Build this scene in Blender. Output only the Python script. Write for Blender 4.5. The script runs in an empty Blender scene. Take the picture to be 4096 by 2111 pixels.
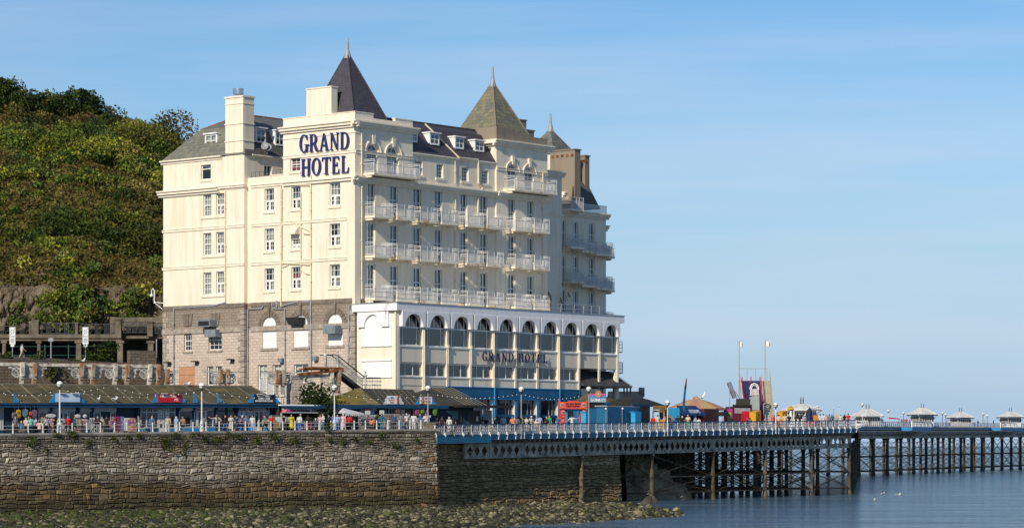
import bpy, bmesh, math, random
from mathutils import Vector, Matrix
random.seed(11)
SC = bpy.context.scene
COL = SC.collection
# ---------------------------------------------------------------- camera
F, CX, HY = 10856.0, 2048.0, 1781.0          # focal length / principal column / eye level of the 4096 x 2111 photograph
cam = bpy.data.cameras.new("camera")
cam.lens = 36.0 * F / 4096.0
cam.sensor_width = 36.0
cam.shift_y = (HY - 1055.5) / 4096.0
cam.clip_start, cam.clip_end = 1.0, 60000.0
camo = bpy.data.objects.new("camera", cam)
camo.rotation_euler = (math.radians(90), 0, 0)
COL.objects.link(camo)
SC.camera = camo
# ---------------------------------------------------------------- sun and sky
ELEV = math.radians(30)
AZ = Vector((-0.465, -0.885, 0)).normalized()     # horizontal direction towards the sun
TO_SUN = Vector((AZ.x * math.cos(ELEV), AZ.y * math.cos(ELEV), math.sin(ELEV)))
sl = bpy.data.lights.new("sun", 'SUN')
sl.energy, sl.angle, sl.color = 4.6, math.radians(0.5), (1.0, 0.90, 0.74)
slo = bpy.data.objects.new("sun", sl)
slo.rotation_euler = (-TO_SUN).to_track_quat('-Z', 'Y').to_euler()
slo.location = (-200, -300, 250)
COL.objects.link(slo)
wd = bpy.data.worlds.new("World")
SC.world = wd
wd.use_nodes = True
nt = wd.node_tree
nt.nodes.clear()
N = nt.nodes.new
sky = N('ShaderNodeTexSky')
sky.sky_type = 'NISHITA'
sky.sun_disc = False
sky.sun_elevation = ELEV
sky.sun_rotation = math.atan2(AZ.x, AZ.y)
sky.altitude, sky.air_density, sky.dust_density, sky.ozone_density = 0, 1.0, 0.0, 5.0
tc = N('ShaderNodeTexCoord')
mp = N('ShaderNodeMapping'); mp.inputs['Scale'].default_value = (2.4, 2.4, 26.0); mp.inputs['Location'].default_value = (3.1, 0.4, 1.7)
mp.inputs['Rotation'].default_value = (0.0, math.radians(6), 0)
nz = N('ShaderNodeTexNoise'); nz.inputs['Scale'].default_value = 1.7; nz.inputs['Detail'].default_value = 7; nz.inputs['Roughness'].default_value = 0.55
cr = N('ShaderNodeValToRGB'); cr.color_ramp.elements[0].position = 0.42; cr.color_ramp.elements[1].position = 0.68
cr.color_ramp.elements[1].color = (0.22, 0.22, 0.22, 1)
mix = N('ShaderNodeMixRGB'); mix.inputs['Color2'].default_value = (7.0, 7.1, 8.2, 1)
bg = N('ShaderNodeBackground'); bg.inputs['Strength'].default_value = 0.105
out = N('ShaderNodeOutputWorld')
L = nt.links.new
L(tc.outputs['Generated'], mp.inputs['Vector']); L(mp.outputs['Vector'], nz.inputs['Vector'])
L(nz.outputs['Fac'], cr.inputs['Fac']); L(cr.outputs['Color'], mix.inputs['Fac'])
sxyz = N('ShaderNodeSeparateXYZ'); L(tc.outputs['Generated'], sxyz.inputs[0])
hz = N('ShaderNodeValToRGB'); hz.color_ramp.elements[0].position = 0.0; hz.color_ramp.elements[0].color = (1, 1, 1, 1)
hz.color_ramp.elements[1].position = 0.16; hz.color_ramp.elements[1].color = (0, 0, 0, 1); L(sxyz.outputs['Z'], hz.inputs['Fac'])
hm = N('ShaderNodeMixRGB'); hm.inputs['Color2'].default_value = (3.55, 5.05, 7.0, 1); L(hz.outputs['Color'], hm.inputs['Fac']); hs = N('ShaderNodeHueSaturation'); hs.inputs['Saturation'].default_value = 1.14; L(sky.outputs['Color'], hs.inputs['Color']); L(hs.outputs['Color'], hm.inputs['Color1'])
L(hm.outputs['Color'], mix.inputs['Color1']); L(mix.outputs['Color'], bg.inputs['Color'])
L(bg.outputs['Background'], out.inputs['Surface'])
SC.view_settings.view_transform = 'Standard'
SC.view_settings.look = 'None'
SC.view_settings.exposure = 0.0
SC.view_settings.gamma = 1.0
SC.cycles.use_denoising = True
SC.cycles.max_bounces = 6
SC.cycles.transparent_max_bounces = 12
# ---------------------------------------------------------------- helpers
R = math.radians
def W(px, py, D):
 return Vector(((px - CX) / F * D, D, (HY - py) / F * D))
class Fr:
 """A local frame: origin (x, y) on the ground plan and a heading."""
 def __init__(s, ox, oy, ang):
  s.o = Vector((ox, oy)); s.a = ang
  s.ex = Vector((math.cos(ang), math.sin(ang))); s.ey = Vector((-math.sin(ang), math.cos(ang)))
 def ax(s, px, py=None, off=0.0):      # on the plane local y = off -> (x, z)
  return s._h(s.o + s.ey * off, s.ex, px, py)
 def ay(s, px, py=None, off=0.0):      # on the plane local x = off -> (y, z)
  return s._h(s.o + s.ex * off, s.ey, px, py)
 def _h(s, q, d, px, py):
  k = (px - CX) / F
  t = (k * q.y - q.x) / (d.x - k * d.y)
  D = q.y + t * d.y
  return (t, D) if py is None else (t, (HY - py) / F * D)
 def w(s, x, y, z=0.0):
  p = s.o + s.ex * x + s.ey * y
  return Vector((p.x, p.y, z))
class MB:
 """Collects faces for ONE mesh object."""
 def __init__(s): s.v, s.f, s.c, s.mi = [], [], [], []
 def add(s, vs, fs, col=None, mi=0):
  o = len(s.v); s.v += [tuple(v) for v in vs]
  for f in fs: s.f.append(tuple(i + o for i in f)); s.c.append(col); s.mi.append(mi)
 def quad(s, a, b, c, d, col=None, mi=0): s.add([a, b, c, d], [(0, 1, 2, 3)], col, mi)
 def box(s, x0, x1, y0, y1, z0, z1, m=None, col=None, mi=0):
  vs = [(x, y, z) for z in (z0, z1) for y in (y0, y1) for x in (x0, x1)]
  if m: vs = [m(*v) for v in vs]
  s.add(vs, [(0, 2, 3, 1), (4, 5, 7, 6), (0, 1, 5, 4), (2, 6, 7, 3), (0, 4, 6, 2), (1, 3, 7, 5)], col, mi)
  return s
 def prism(s, pts, h, m=None, col=None, mi=0):
  """pts: 2-D outline (u, z); from depth h[0] to h[1]; m maps (u, z, d)."""
  m = m or (lambda u, z, d: (u, d, z)); n = len(pts)
  vs = [m(u, z, h[0]) for u, z in pts] + [m(u, z, h[1]) for u, z in pts]
  fs = [tuple(range(n)), tuple(range(2 * n - 1, n - 1, -1))] + [(i, (i + 1) % n, (i + 1) % n + n, i + n) for i in range(n)]
  s.add(vs, fs, col, mi); return s
 def tube(s, ps, r, n=6, col=None, cap=True, mi=0):
  """tube along points ps, radius r (number or list)."""
  ps = [Vector(p) for p in ps]; k = len(ps); rr = r if isinstance(r, (list, tuple)) else [r] * k
  vs, fs = [], []
  for i, p in enumerate(ps):
   d = (ps[min(i + 1, k - 1)] - ps[max(i - 1, 0)])
   d = d.normalized() if d.length > 1e-9 else Vector((0, 0, 1))
   a = d.cross(Vector((0, 0, 1)) if abs(d.z) < .95 else Vector((1, 0, 0))).normalized(); b = d.cross(a)
   for j in range(n):
    t = 2 * math.pi * j / n + math.pi / n
    vs.append(p + (a * math.cos(t) + b * math.sin(t)) * rr[i])
  for i in range(k - 1):
   for j in range(n):
    q = (j + 1) % n
    fs.append((i * n + j, i * n + q, (i + 1) * n + q, (i + 1) * n + j))
  if cap: fs += [tuple(range(n)), tuple(range((k - 1) * n, k * n))]
  s.add(vs, fs, col, mi); return s
 def lathe(s, prof, c=(0, 0, 0), n=10, col=None, mi=0):
  """prof: list of (radius, z)."""
  vs = [(c[0] + r * math.cos(2 * math.pi * j / n), c[1] + r * math.sin(2 * math.pi * j / n), c[2] + z) for r, z in prof for j in range(n)]
  fs = [(i * n + j, i * n + (j + 1) % n, (i + 1) * n + (j + 1) % n, (i + 1) * n + j) for i in range(len(prof) - 1) for j in range(n)]
  fs += [tuple(range(n)), tuple(range((len(prof) - 1) * n, len(prof) * n))]
  s.add(vs, fs, col, mi); return s
 def ball(s, c, r, nu=8, nv=6, col=None, mi=0, m=None):
  rx, ry, rz = r if isinstance(r, (tuple, list)) else (r, r, r)
  vs = []
  for i in range(nv + 1):
   t = math.pi * i / nv
   for j in range(nu):
    p = 2 * math.pi * j / nu
    vs.append(Vector((c[0] + rx * max(math.sin(t), .02) * math.cos(p), c[1] + ry * max(math.sin(t), .02) * math.sin(p), c[2] + rz * math.cos(t))))
  if m: vs = [m @ v for v in vs]
  fs = [(i * nu + j, i * nu + (j + 1) % nu, (i + 1) * nu + (j + 1) % nu, (i + 1) * nu + j) for i in range(nv) for j in range(nu)]
  s.add(vs, fs, col, mi); return s
 def build(s, name, mat, parent=None, loc=None, rz=0.0, smooth=False):
  me = bpy.data.meshes.new(name)
  me.from_pydata(s.v, [], s.f)
  for mm in (mat if isinstance(mat, (list, tuple)) else [mat]): me.materials.append(mm)
  if any(s.mi): me.polygons.foreach_set('material_index', s.mi)
  if any(c is not None for c in s.c):
   at = me.color_attributes.new('Col', 'FLOAT_COLOR', 'CORNER')
   buf = []
   for c, f in zip(s.c, s.f):
    c = c or (1, 1, 1)
    buf += [c[0], c[1], c[2], 1.0] * len(f)
   at.data.foreach_set('color', buf)
  if smooth: me.polygons.foreach_set('use_smooth', [True] * len(me.polygons))
  me.validate(); me.update()
  o = bpy.data.objects.new(name, me); COL.objects.link(o)
  if parent is not None: o.parent = parent
  if loc is not None: o.location = loc
  o.rotation_euler.z = rz
  return o
def tag(o, label=None, cat=None, group=None, kind=None):
 if label: o['label'] = label
 if cat: o['category'] = cat
 if group: o['group'] = group
 if kind: o['kind'] = kind
 return o
def thing(name, label, cat, loc=(0, 0, 0), rz=0.0, group=None):
 o = bpy.data.objects.new(name, None); COL.objects.link(o)
 o.location = loc; o.rotation_euler.z = rz; o.empty_display_size = .5
 return tag(o, label, cat, group)
def copy_tree(o, parent=None, label=None):
 c = o.copy(); COL.objects.link(c); c.parent = parent
 if label: c['label'] = label
 for ch in o.children: copy_tree(ch, c)
 return c
# ---------------------------------------------------------------- text
_tx = {}
def text_geo(body):
 if body not in _tx:
  cu = bpy.data.curves.new('lettering', 'FONT'); cu.body = body; cu.fill_mode = 'FRONT'; cu.resolution_u = 2
  ob = bpy.data.objects.new('lettering', cu); COL.objects.link(ob)
  dg = bpy.context.evaluated_depsgraph_get(); dg.update()
  me = bpy.data.meshes.new_from_object(ob.evaluated_get(dg))
  vs = [v.co.copy() for v in me.vertices]; fs = [tuple(p.vertices) for p in me.polygons]
  bpy.data.objects.remove(ob); bpy.data.curves.remove(cu); bpy.data.meshes.remove(me)
  x0, x1 = min(v.x for v in vs), max(v.x for v in vs); y0, y1 = min(v.y for v in vs), max(v.y for v in vs)
  _tx[body] = ([((v.x - x0) / (x1 - x0), (v.y - y0) / (y1 - y0)) for v in vs], fs)
 return _tx[body]
def put_text(mb, body, m, u0, u1, z0, z1, d, col=None, bold=0.0):
 vs, fs = text_geo(body)
 for k in ((0,) if not bold else (-bold, 0, bold)):
  mb.add([m(u0 + (u1 - u0) * u + k, z0 + (z1 - z0) * z, d + abs(k) * .1) for u, z in vs], fs, col)
# ---------------------------------------------------------------- materials
def nm(name, rough=0.8, spec=0.3):
 m = bpy.data.materials.new(name); m.use_nodes = True
 t = m.node_tree; b = t.nodes['Principled BSDF']
 b.inputs['Roughness'].default_value = rough
 b.inputs['Specular IOR Level'].default_value = spec
 return m, t, b
def coords(t, scale=(1, 1, 1), kind='Object', rot=(0, 0, 0)):
 c = t.nodes.new('ShaderNodeTexCoord'); p = t.nodes.new('ShaderNodeMapping')
 p.inputs['Scale'].default_value = scale; p.inputs['Rotation'].default_value = rot
 t.links.new(c.outputs[kind], p.inputs['Vector']); return p.outputs['Vector']
def noise(t, vec, scale, detail=4, rough=.55):
 n = t.nodes.new('ShaderNodeTexNoise'); n.inputs['Scale'].default_value = scale; n.inputs['Detail'].default_value = detail
 n.inputs['Roughness'].default_value = rough
 if vec is not None: t.links.new(vec, n.inputs['Vector'])
 return n.outputs['Fac']
def ramp(t, fac, stops):
 r = t.nodes.new('ShaderNodeValToRGB'); e = r.color_ramp.elements
 while len(e) < len(stops): e.new(.5)
 for i, (p, c) in enumerate(stops): e[i].position = p; e[i].color = (*c, 1) if len(c) == 3 else c
 t.links.new(fac, r.inputs['Fac']); return r.outputs['Color']
def mixc(t, fac, a, b, mode='MIX'):
 m = t.nodes.new('ShaderNodeMixRGB'); m.blend_type = mode
 for k, x in (('Fac', fac), ('Color1', a), ('Color2', b)):
  if isinstance(x, (int, float)): m.inputs[k].default_value = x
  elif isinstance(x, tuple): m.inputs[k].default_value = (*x, 1)
  else: t.links.new(x, m.inputs[k])
 return m.outputs['Color']
def bump(t, b, h, strength=.3, dist=.05):
 n = t.nodes.new('ShaderNodeBump'); n.inputs['Strength'].default_value = strength; n.inputs['Distance'].default_value = dist
 t.links.new(h, n.inputs['Height']); t.links.new(n.outputs['Normal'], b.inputs['Normal'])
def paint(name, c, var=.12, rough=.55, scale=1.3, spec=.35, metal=0.0):
 m, t, b = nm(name, rough, spec); v = coords(t)
 f = noise(t, v, scale, 5)
 d = tuple(x * (1 - var * 2) for x in c); h = tuple(min(1, x * (1 + var)) for x in c)
 t.links.new(ramp(t, f, [(.3, d), (.7, h)]), b.inputs['Base Color'])
 b.inputs['Metallic'].default_value = metal
 return m
M = {}
def render_wall(name, c, stain):
 m, t, b = nm(name, .85, .2); v = coords(t)
 big = noise(t, v, .25, 5); streak = noise(t, coords(t, (1.5, 1.5, .13)), 1.0, 6, .62)
 col = mixc(t, big, tuple(x * .93 for x in c), c)
 s = ramp(t, streak, [(.47, (0, 0, 0)), (.74, (.6, .6, .6))])
 t.links.new(mixc(t, s, col, stain), b.inputs['Base Color'])
 bump(t, b, noise(t, v, 9, 4), .35, .03)
 return m
M['cream'] = render_wall('cream_render', (.82, .735, .585), (.58, .47, .32))
M['white'] = paint('white_paint', (.80, .79, .76), .05)
M['whitewall'] = render_wall('white_render', (.84, .83, .82), (.62, .6, .57))
M['whitemetal'] = paint('white_metal', (.66, .655, .64), .10, .5)
M['brownrender'] = render_wall('brown_render', (.27, .22, .165), (.17, .14, .11))
M['glassdark'], _t, _b = nm('dark_glass', .06, .6); _b.inputs['Base Color'].default_value = (.018, .022, .026, 1)
def glass(name, tint, mixv):
 m = bpy.data.materials.new(name); m.use_nodes = True; t = m.node_tree; t.nodes.clear()
 o = t.nodes.new('ShaderNodeOutputMaterial'); mx = t.nodes.new('ShaderNodeMixShader')
 tr = t.nodes.new('ShaderNodeBsdfTransparent'); tr.inputs['Color'].default_value = (*tint, 1)
 gl = t.nodes.new('ShaderNodeBsdfGlossy'); gl.inputs['Roughness'].default_value = .04
 mx.inputs['Fac'].default_value = mixv
 t.links.new(tr.outputs[0], mx.inputs[1]); t.links.new(gl.outputs[0], mx.inputs[2]); t.links.new(mx.outputs[0], o.inputs['Surface'])
 return m
M['glass'] = glass('window_glass', (.46, .54, .55), .11)
M['glassclear'] = glass('clear_window_glass', (.88, .90, .88), .06)
M['curtain'] = paint('net_curtain', (.60, .60, .54), .2, .9, 4)
M['redcurtain'] = paint('red_curtain', (.42, .03, .06), .2, .9, 4)
M['bluecurtain'] = paint('blue_grey_blind', (.20, .27, .28), .12, .8, 2)
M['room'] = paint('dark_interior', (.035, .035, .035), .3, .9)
def masonry(name, bw, bh, cols, mortar, msize=.03, bmp=.6, rot=(0, 0, 0), swap=False, stain=None):
 """Brick-pattern masonry; pattern runs along local x+y and z."""
 m, t, b = nm(name, .9, .2)
 c = t.nodes.new('ShaderNodeTexCoord'); sp = t.nodes.new('ShaderNodeSeparateXYZ'); t.links.new(c.outputs['Object'], sp.inputs[0])
 ad = t.nodes.new('ShaderNodeMath'); ad.operation = 'ADD'
 t.links.new(sp.outputs['X'], ad.inputs[0]); t.links.new(sp.outputs['Y'], ad.inputs[1])
 cb = t.nodes.new('ShaderNodeCombineXYZ'); t.links.new(ad.outputs[0], cb.inputs['X']); t.links.new(sp.outputs['Z'], cb.inputs['Y'])
 w = t.nodes.new('ShaderNodeTexNoise'); w.inputs['Scale'].default_value = 1.2; t.links.new(cb.outputs[0], w.inputs['Vector'])
 wm = t.nodes.new('ShaderNodeMixRGB'); wm.blend_type = 'ADD'; wm.inputs['Fac'].default_value = .08
 t.links.new(cb.outputs[0], wm.inputs['Color1']); t.links.new(w.outputs['Color'], wm.inputs['Color2'])
 br = t.nodes.new('ShaderNodeTexBrick'); t.links.new(wm.outputs[0], br.inputs['Vector'])
 br.inputs['Scale'].default_value = 1.0; br.inputs['Brick Width'].default_value = bw; br.inputs['Row Height'].default_value = bh
 br.inputs['Mortar Size'].default_value = msize; br.inputs['Mortar Smooth'].default_value = .4; br.inputs['Bias'].default_value = 0
 br.inputs['Color1'].default_value = (*cols[0], 1); br.inputs['Color2'].default_value = (*cols[1], 1); br.inputs['Mortar'].default_value = (*mortar, 1)
 v = coords(t); f = noise(t, v, 1.1, 6, .65)
 col = mixc(t, ramp(t, f, [(.35, (0, 0, 0)), (.7, (1, 1, 1))]), br.outputs['Color'], cols[2])
 col = mixc(t, .45, br.outputs['Color'], col)
 if stain:
  s2 = ramp(t, noise(t, coords(t, (.5, .5, .12)), 1.0, 5), [(.5, (0, 0, 0)), (.72, (.7, .7, .7))])
  col = mixc(t, s2, col, stain)
 t.links.new(col, b.inputs['Base Color'])
 iv = t.nodes.new('ShaderNodeMath'); iv.operation = 'SUBTRACT'; iv.inputs[0].default_value = 1; t.links.new(br.outputs['Fac'], iv.inputs[1])
 a2 = t.nodes.new('ShaderNodeMath'); a2.operation = 'ADD'; t.links.new(iv.outputs[0], a2.inputs[0]); t.links.new(noise(t, v, 3.5, 5), a2.inputs[1])
 bump(t, b, a2.outputs[0], bmp, .12)
 return m
M['stone'] = masonry('rock_faced_stone', .75, .34, ((.51, .415, .335), (.60, .50, .415), (.45, .37, .30)), (.57, .48, .39), .018, .9, stain=(.40, .33, .26))
M['stoneup'] = masonry('weathered_stone', .75, .34, ((.27, .215, .165), (.32, .26, .205), (.20, .16, .125)), (.24, .2, .16), .018, .9)
M['trimstone'] = paint('dressed_stone', (.36, .31, .25), .2, .9, 2)
M['trimdark'] = paint('dressed_dark_stone', (.20, .165, .13), .2, .9, 2)
def slate(name, a, b_, c, bw=.45, bh=.28):
 m = masonry(name, bw, bh, (a, b_, c), tuple(x * .45 for x in a), .012, .5)
 m.node_tree.nodes['Principled BSDF'].inputs['Roughness'].default_value = .6
 return m
M['slate'] = slate('purple_slate', (.056, .050, .064), (.074, .066, .080), (.085, .08, .092))
M['slategreen'] = slate('mossy_slate', (.115, .12, .105), (.225, .20, .115), (.22, .20, .13), .62, .42)
M['slatemoss'] = slate('mossy_grey_slate', (.15, .15, .12), (.23, .22, .17), (.10, .10, .085), .5, .34)
M['slateold'] = slate('old_grey_slate', (.13, .13, .12), (.20, .20, .17), (.09, .09, .08), .5, .34)
M['slateshade'] = slate('shaded_old_slate', (.10, .095, .085), (.15, .14, .12), (.05, .05, .045), .5, .34)  # old slate with the shade of the side slopes put into its colour
M['lead'] = paint('lead_grey', (.30, .31, .33), .12, .5, 2)
M['steel'] = paint('stainless_steel', (.55, .55, .55), .1, .25, 2, .5, .9)
M['pipegrey'] = paint('grey_pipe', (.33, .34, .36), .12, .5)
M['pipecream'] = paint('cream_pipe', (.74, .64, .46), .08, .5)
M['navy'] = paint('navy_letter_paint', (.018, .026, .17), .1, .4)
M['navydark'] = paint('dark_navy_letter_paint', (.02, .02, .06), .1, .4)
M['vent'] = paint('galvanised_sheet', (.20, .235, .26), .15, .45, 2)
M['black'] = paint('black_metal', (.02, .02, .022), .2, .5)
M['darkgrey'] = paint('dark_grey_panel', (.045, .047, .05), .15, .5)
M['blueband'] = paint('petrol_blue_board', (.012, .115, .25), .16, .5, .8)
M['bluelight'] = paint('light_blue_paint', (.02, .22, .46), .1, .5)
M['bluefascia'] = paint('blue_fascia_paint', (.008, .05, .115), .15, .5)
M['bluedark'] = paint('dark_teal_shopfront', (.012, .035, .06), .2, .5)
M['edgeblue'] = paint('teal_edge_beam', (.03, .19, .31), .2, .55, .8)
M['ply'] = paint('plywood_board', (.46, .24, .13), .12, .8, 1.0)
M['concrete'] = paint('weathered_concrete', (.17, .14, .10), .3, .95, .9)
M['concdark'] = paint('dark_concrete', (.075, .06, .045), .3, .95, .9)
M['rust'] = paint('rusty_iron', (.26, .085, .025), .45, .85, 2.0)
M['rustwhite'] = None
M['oldiron'] = paint('peeling_white_iron', (.62, .57, .47), .35, .8, 2.2)
M['greyiron'] = paint('weathered_grey_iron', (.19, .21, .22), .3, .7, 1.6)
import numpy as np
RNG = np.random.default_rng(5)
def attr_mat(name, rough=.9, var=.25, scale=2.5, bmp=.25, trans=0.0):
 """colour comes from the piece itself (one colour per stone, leaf or garment), varied by noise"""
 m, t, b = nm(name, rough, .2); a = t.nodes.new('ShaderNodeVertexColor'); a.layer_name = 'Col'
 f = noise(t, coords(t), scale, 4)
 t.links.new(mixc(t, 1.0, a.outputs['Color'], ramp(t, f, [(.3, (1 - var,) * 3), (.7, (1 + var,) * 3)]), 'MULTIPLY'), b.inputs['Base Color'])
 if bmp: bump(t, b, noise(t, coords(t), scale * 4, 4), bmp, .06)
 if trans:
  tr = t.nodes.new('ShaderNodeBsdfTranslucent'); ms = t.nodes.new('ShaderNodeMixShader'); ms.inputs['Fac'].default_value = trans
  o = t.nodes['Material Output']; t.links.new(a.outputs['Color'], tr.inputs['Color'])
  t.links.new(b.outputs[0], ms.inputs[1]); t.links.new(tr.outputs[0], ms.inputs[2]); t.links.new(ms.outputs[0], o.inputs['Surface'])
 return m
M['masonry'] = attr_mat('sea_wall_stone', .92, .28, 2.2, .5)
M['pebble'] = attr_mat('beach_stone', .85, .25, 3, .3)
M['leaf'] = attr_mat('leaf', .65, .25, .6, 0, .25)
def np_mesh(name, V, Q, cols, mat, parent=None, loc=None, smooth=False):
 """fast mesh: V (n,3), Q (m,k) faces of k corners, cols (m,3)"""
 me = bpy.data.meshes.new(name); n, m, k = len(V), len(Q), Q.shape[1]
 me.vertices.add(n); me.vertices.foreach_set('co', np.asarray(V, np.float32).ravel())
 me.loops.add(m * k); me.loops.foreach_set('vertex_index', Q.astype(np.int32).ravel())
 me.polygons.add(m); me.polygons.foreach_set('loop_start', np.arange(0, m * k, k, dtype=np.int32))
 try: me.polygons.foreach_set('loop_total', np.full(m, k, dtype=np.int32))
 except Exception: pass
 me.materials.append(mat)
 if cols is not None:
  at = me.color_attributes.new('Col', 'FLOAT_COLOR', 'CORNER')
  c = np.concatenate([np.repeat(np.asarray(cols, np.float32), k, axis=0), np.ones((m * k, 1), np.float32)], axis=1); at.data.foreach_set('color', c.ravel())
 if smooth: me.polygons.foreach_set('use_smooth', np.ones(m, bool))
 me.update(calc_edges=True)
 o = bpy.data.objects.new(name, me); COL.objects.link(o)
 if parent is not None: o.parent = parent
 if loc is not None: o.location = loc
 return o
def leaves(centres, size, cols, flat=0.0):
 """one folded-leaf quad per centre with random facing; returns V, Q"""
 n = len(centres); a = RNG.normal(size=(n, 3)); a[:, 2] *= (1 - flat); a /= np.linalg.norm(a, axis=1)[:, None] + 1e-9
 b = np.cross(a, RNG.normal(size=(n, 3))); b /= np.linalg.norm(b, axis=1)[:, None] + 1e-9
 s = (np.asarray(size) * RNG.uniform(.6, 1.35, n))[:, None]
 V = np.stack([centres - a * s, centres + b * s * .62, centres + a * s, centres - b * s * .62], axis=1).reshape(-1, 3)
 return V, np.arange(4 * n).reshape(n, 4)
def clump(lobes, per, rng=RNG):
 """leaf centres in the outer shell of ellipsoid lobes (cx,cy,cz,rx,ry,rz)"""
 out, ids = [], []
 for i, (cx, cy, cz, rx, ry, rz) in enumerate(lobes):
  k = max(6, int(per * (rx * ry + rx * rz + ry * rz) / 3)); d = rng.normal(size=(k, 3)); d /= np.linalg.norm(d, axis=1)[:, None]
  r = rng.uniform(.55, 1.08, k)[:, None]; out.append(np.array([cx, cy, cz]) + d * r * np.array([rx, ry, rz])); ids += [i] * k
 return np.concatenate(out), np.array(ids)
GREENS = np.array([(.022, .042, .008), (.044, .066, .010), (.074, .094, .012), (.115, .116, .014), (.078, .066, .018), (.034, .052, .012), (.074, .074, .018)])
def leaf_cols(ids, pal=GREENS, jitter=.35, w=None):
 k = int(ids.max()) + 1; base = pal[RNG.choice(len(pal), k, p=w)] * RNG.uniform(.75, 1.25, (k, 1))
 return base[ids] * RNG.uniform(1 - jitter, 1 + jitter, (len(ids), 1))
# ================================================================ HOTEL
HA = math.atan2(.7681, .6404)
DC = 300.0
HO = W(1420, HY, DC)
H = Fr(HO.x, HO.y, HA)                        # local x runs along the shaded front, local y along the sunlit side
class Wl:
 """A wall plane: 'L' is the plane x = off seen from -x, 'R' the plane y = off seen from -y."""
 def __init__(s, kind, off, fr=H): s.k, s.o, s.fr = kind, off, fr
 def m(s, u, z, d): return (s.o - d, u, z) if s.k == 'L' else (u, s.o - d, z)
 def px(s, px, py): return s.fr.ay(px, py, s.o) if s.k == 'L' else s.fr.ax(px, py, s.o)
 def u(s, px): return s.px(px, 1000)[0]
 def z(s, px, py): return s.px(px, py)[1]
 def rect(s, x0, x1, y0, y1):
  a, b = s.u(x0), s.u(x1); xm = (x0 + x1) / 2
  return (min(a, b), max(a, b), s.z(xm, y1), s.z(xm, y0))
 def box(s, mb, u0, u1, z0, z1, d0, d1, **k): mb.box(u0, u1, d0, d1, z0, z1, m=lambda a, b, c: s.m(a, c, b), **k)
 def panel(s, mb, u0, u1, z0, z1, holes=(), dep=.28, bands=None):
  """wall sheet with real openings; holes: (u0,u1,z0,z1[,arched]).  bands: [(z, material index)]"""
  us = sorted({u0, u1, *[h[0] for h in holes], *[h[1] for h in holes]}); us = [u for u in us if u0 <= u <= u1]
  zs = sorted({z0, z1, *[h[2] for h in holes], *[h[3] for h in holes], *[b[0] for b in (bands or [])]}); zs = [z for z in zs if z0 <= z <= z1]
  def mi(z):
   r = 0
   for b in (bands or []):
    if z >= b[0]: r = b[1]
   return r
  for i in range(len(us) - 1):
   for j in range(len(zs) - 1):
    uc, zc = (us[i] + us[i + 1]) / 2, (zs[j] + zs[j + 1]) / 2
    if any(h[0] < uc < h[1] and h[2] < zc < h[3] for h in holes): continue
    mb.quad(s.m(us[i], zs[j], 0), s.m(us[i + 1], zs[j], 0), s.m(us[i + 1], zs[j + 1], 0), s.m(us[i], zs[j + 1], 0), mi=mi(zc))
  for h in holes:
   a, b, c, e = h[:4]; ar = len(h) > 4 and h[4]; k = mi((c + e) / 2)
   if ar:
    r = (b - a) / 2; rz = r * (ar if ar is not True else 1); sp = e - rz; uc = (a + b) / 2; n = 12
    arc = [(uc - r * math.cos(math.pi * i / n), sp + rz * math.sin(math.pi * i / n)) for i in range(n + 1)]
    for i in range(n):
     p, q = arc[i], arc[i + 1]
     mb.quad(s.m(p[0], p[1], 0), s.m(q[0], q[1], 0), s.m(q[0], e, 0), s.m(p[0], e, 0), mi=k)
    path = [(a, c)] + arc + [(b, c), (a, c)]
   else: path = [(a, c), (a, e), (b, e), (b, c), (a, c)]
   for p, q in zip(path, path[1:]):
    mb.quad(s.m(*p, 0), s.m(*q, 0), s.m(*q, -dep), s.m(*p, -dep), mi=k)
def arcpts(u0, u1, z0, z1, k=1.0, n=12):
 r = (u1 - u0) / 2; rz = r * k; sp = z1 - rz; uc = (u0 + u1) / 2
 return [(u0, z0)] + [(uc - r * math.cos(math.pi * i / n), sp + rz * math.sin(math.pi * i / n)) for i in range(n + 1)] + [(u1, z0)]
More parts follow.
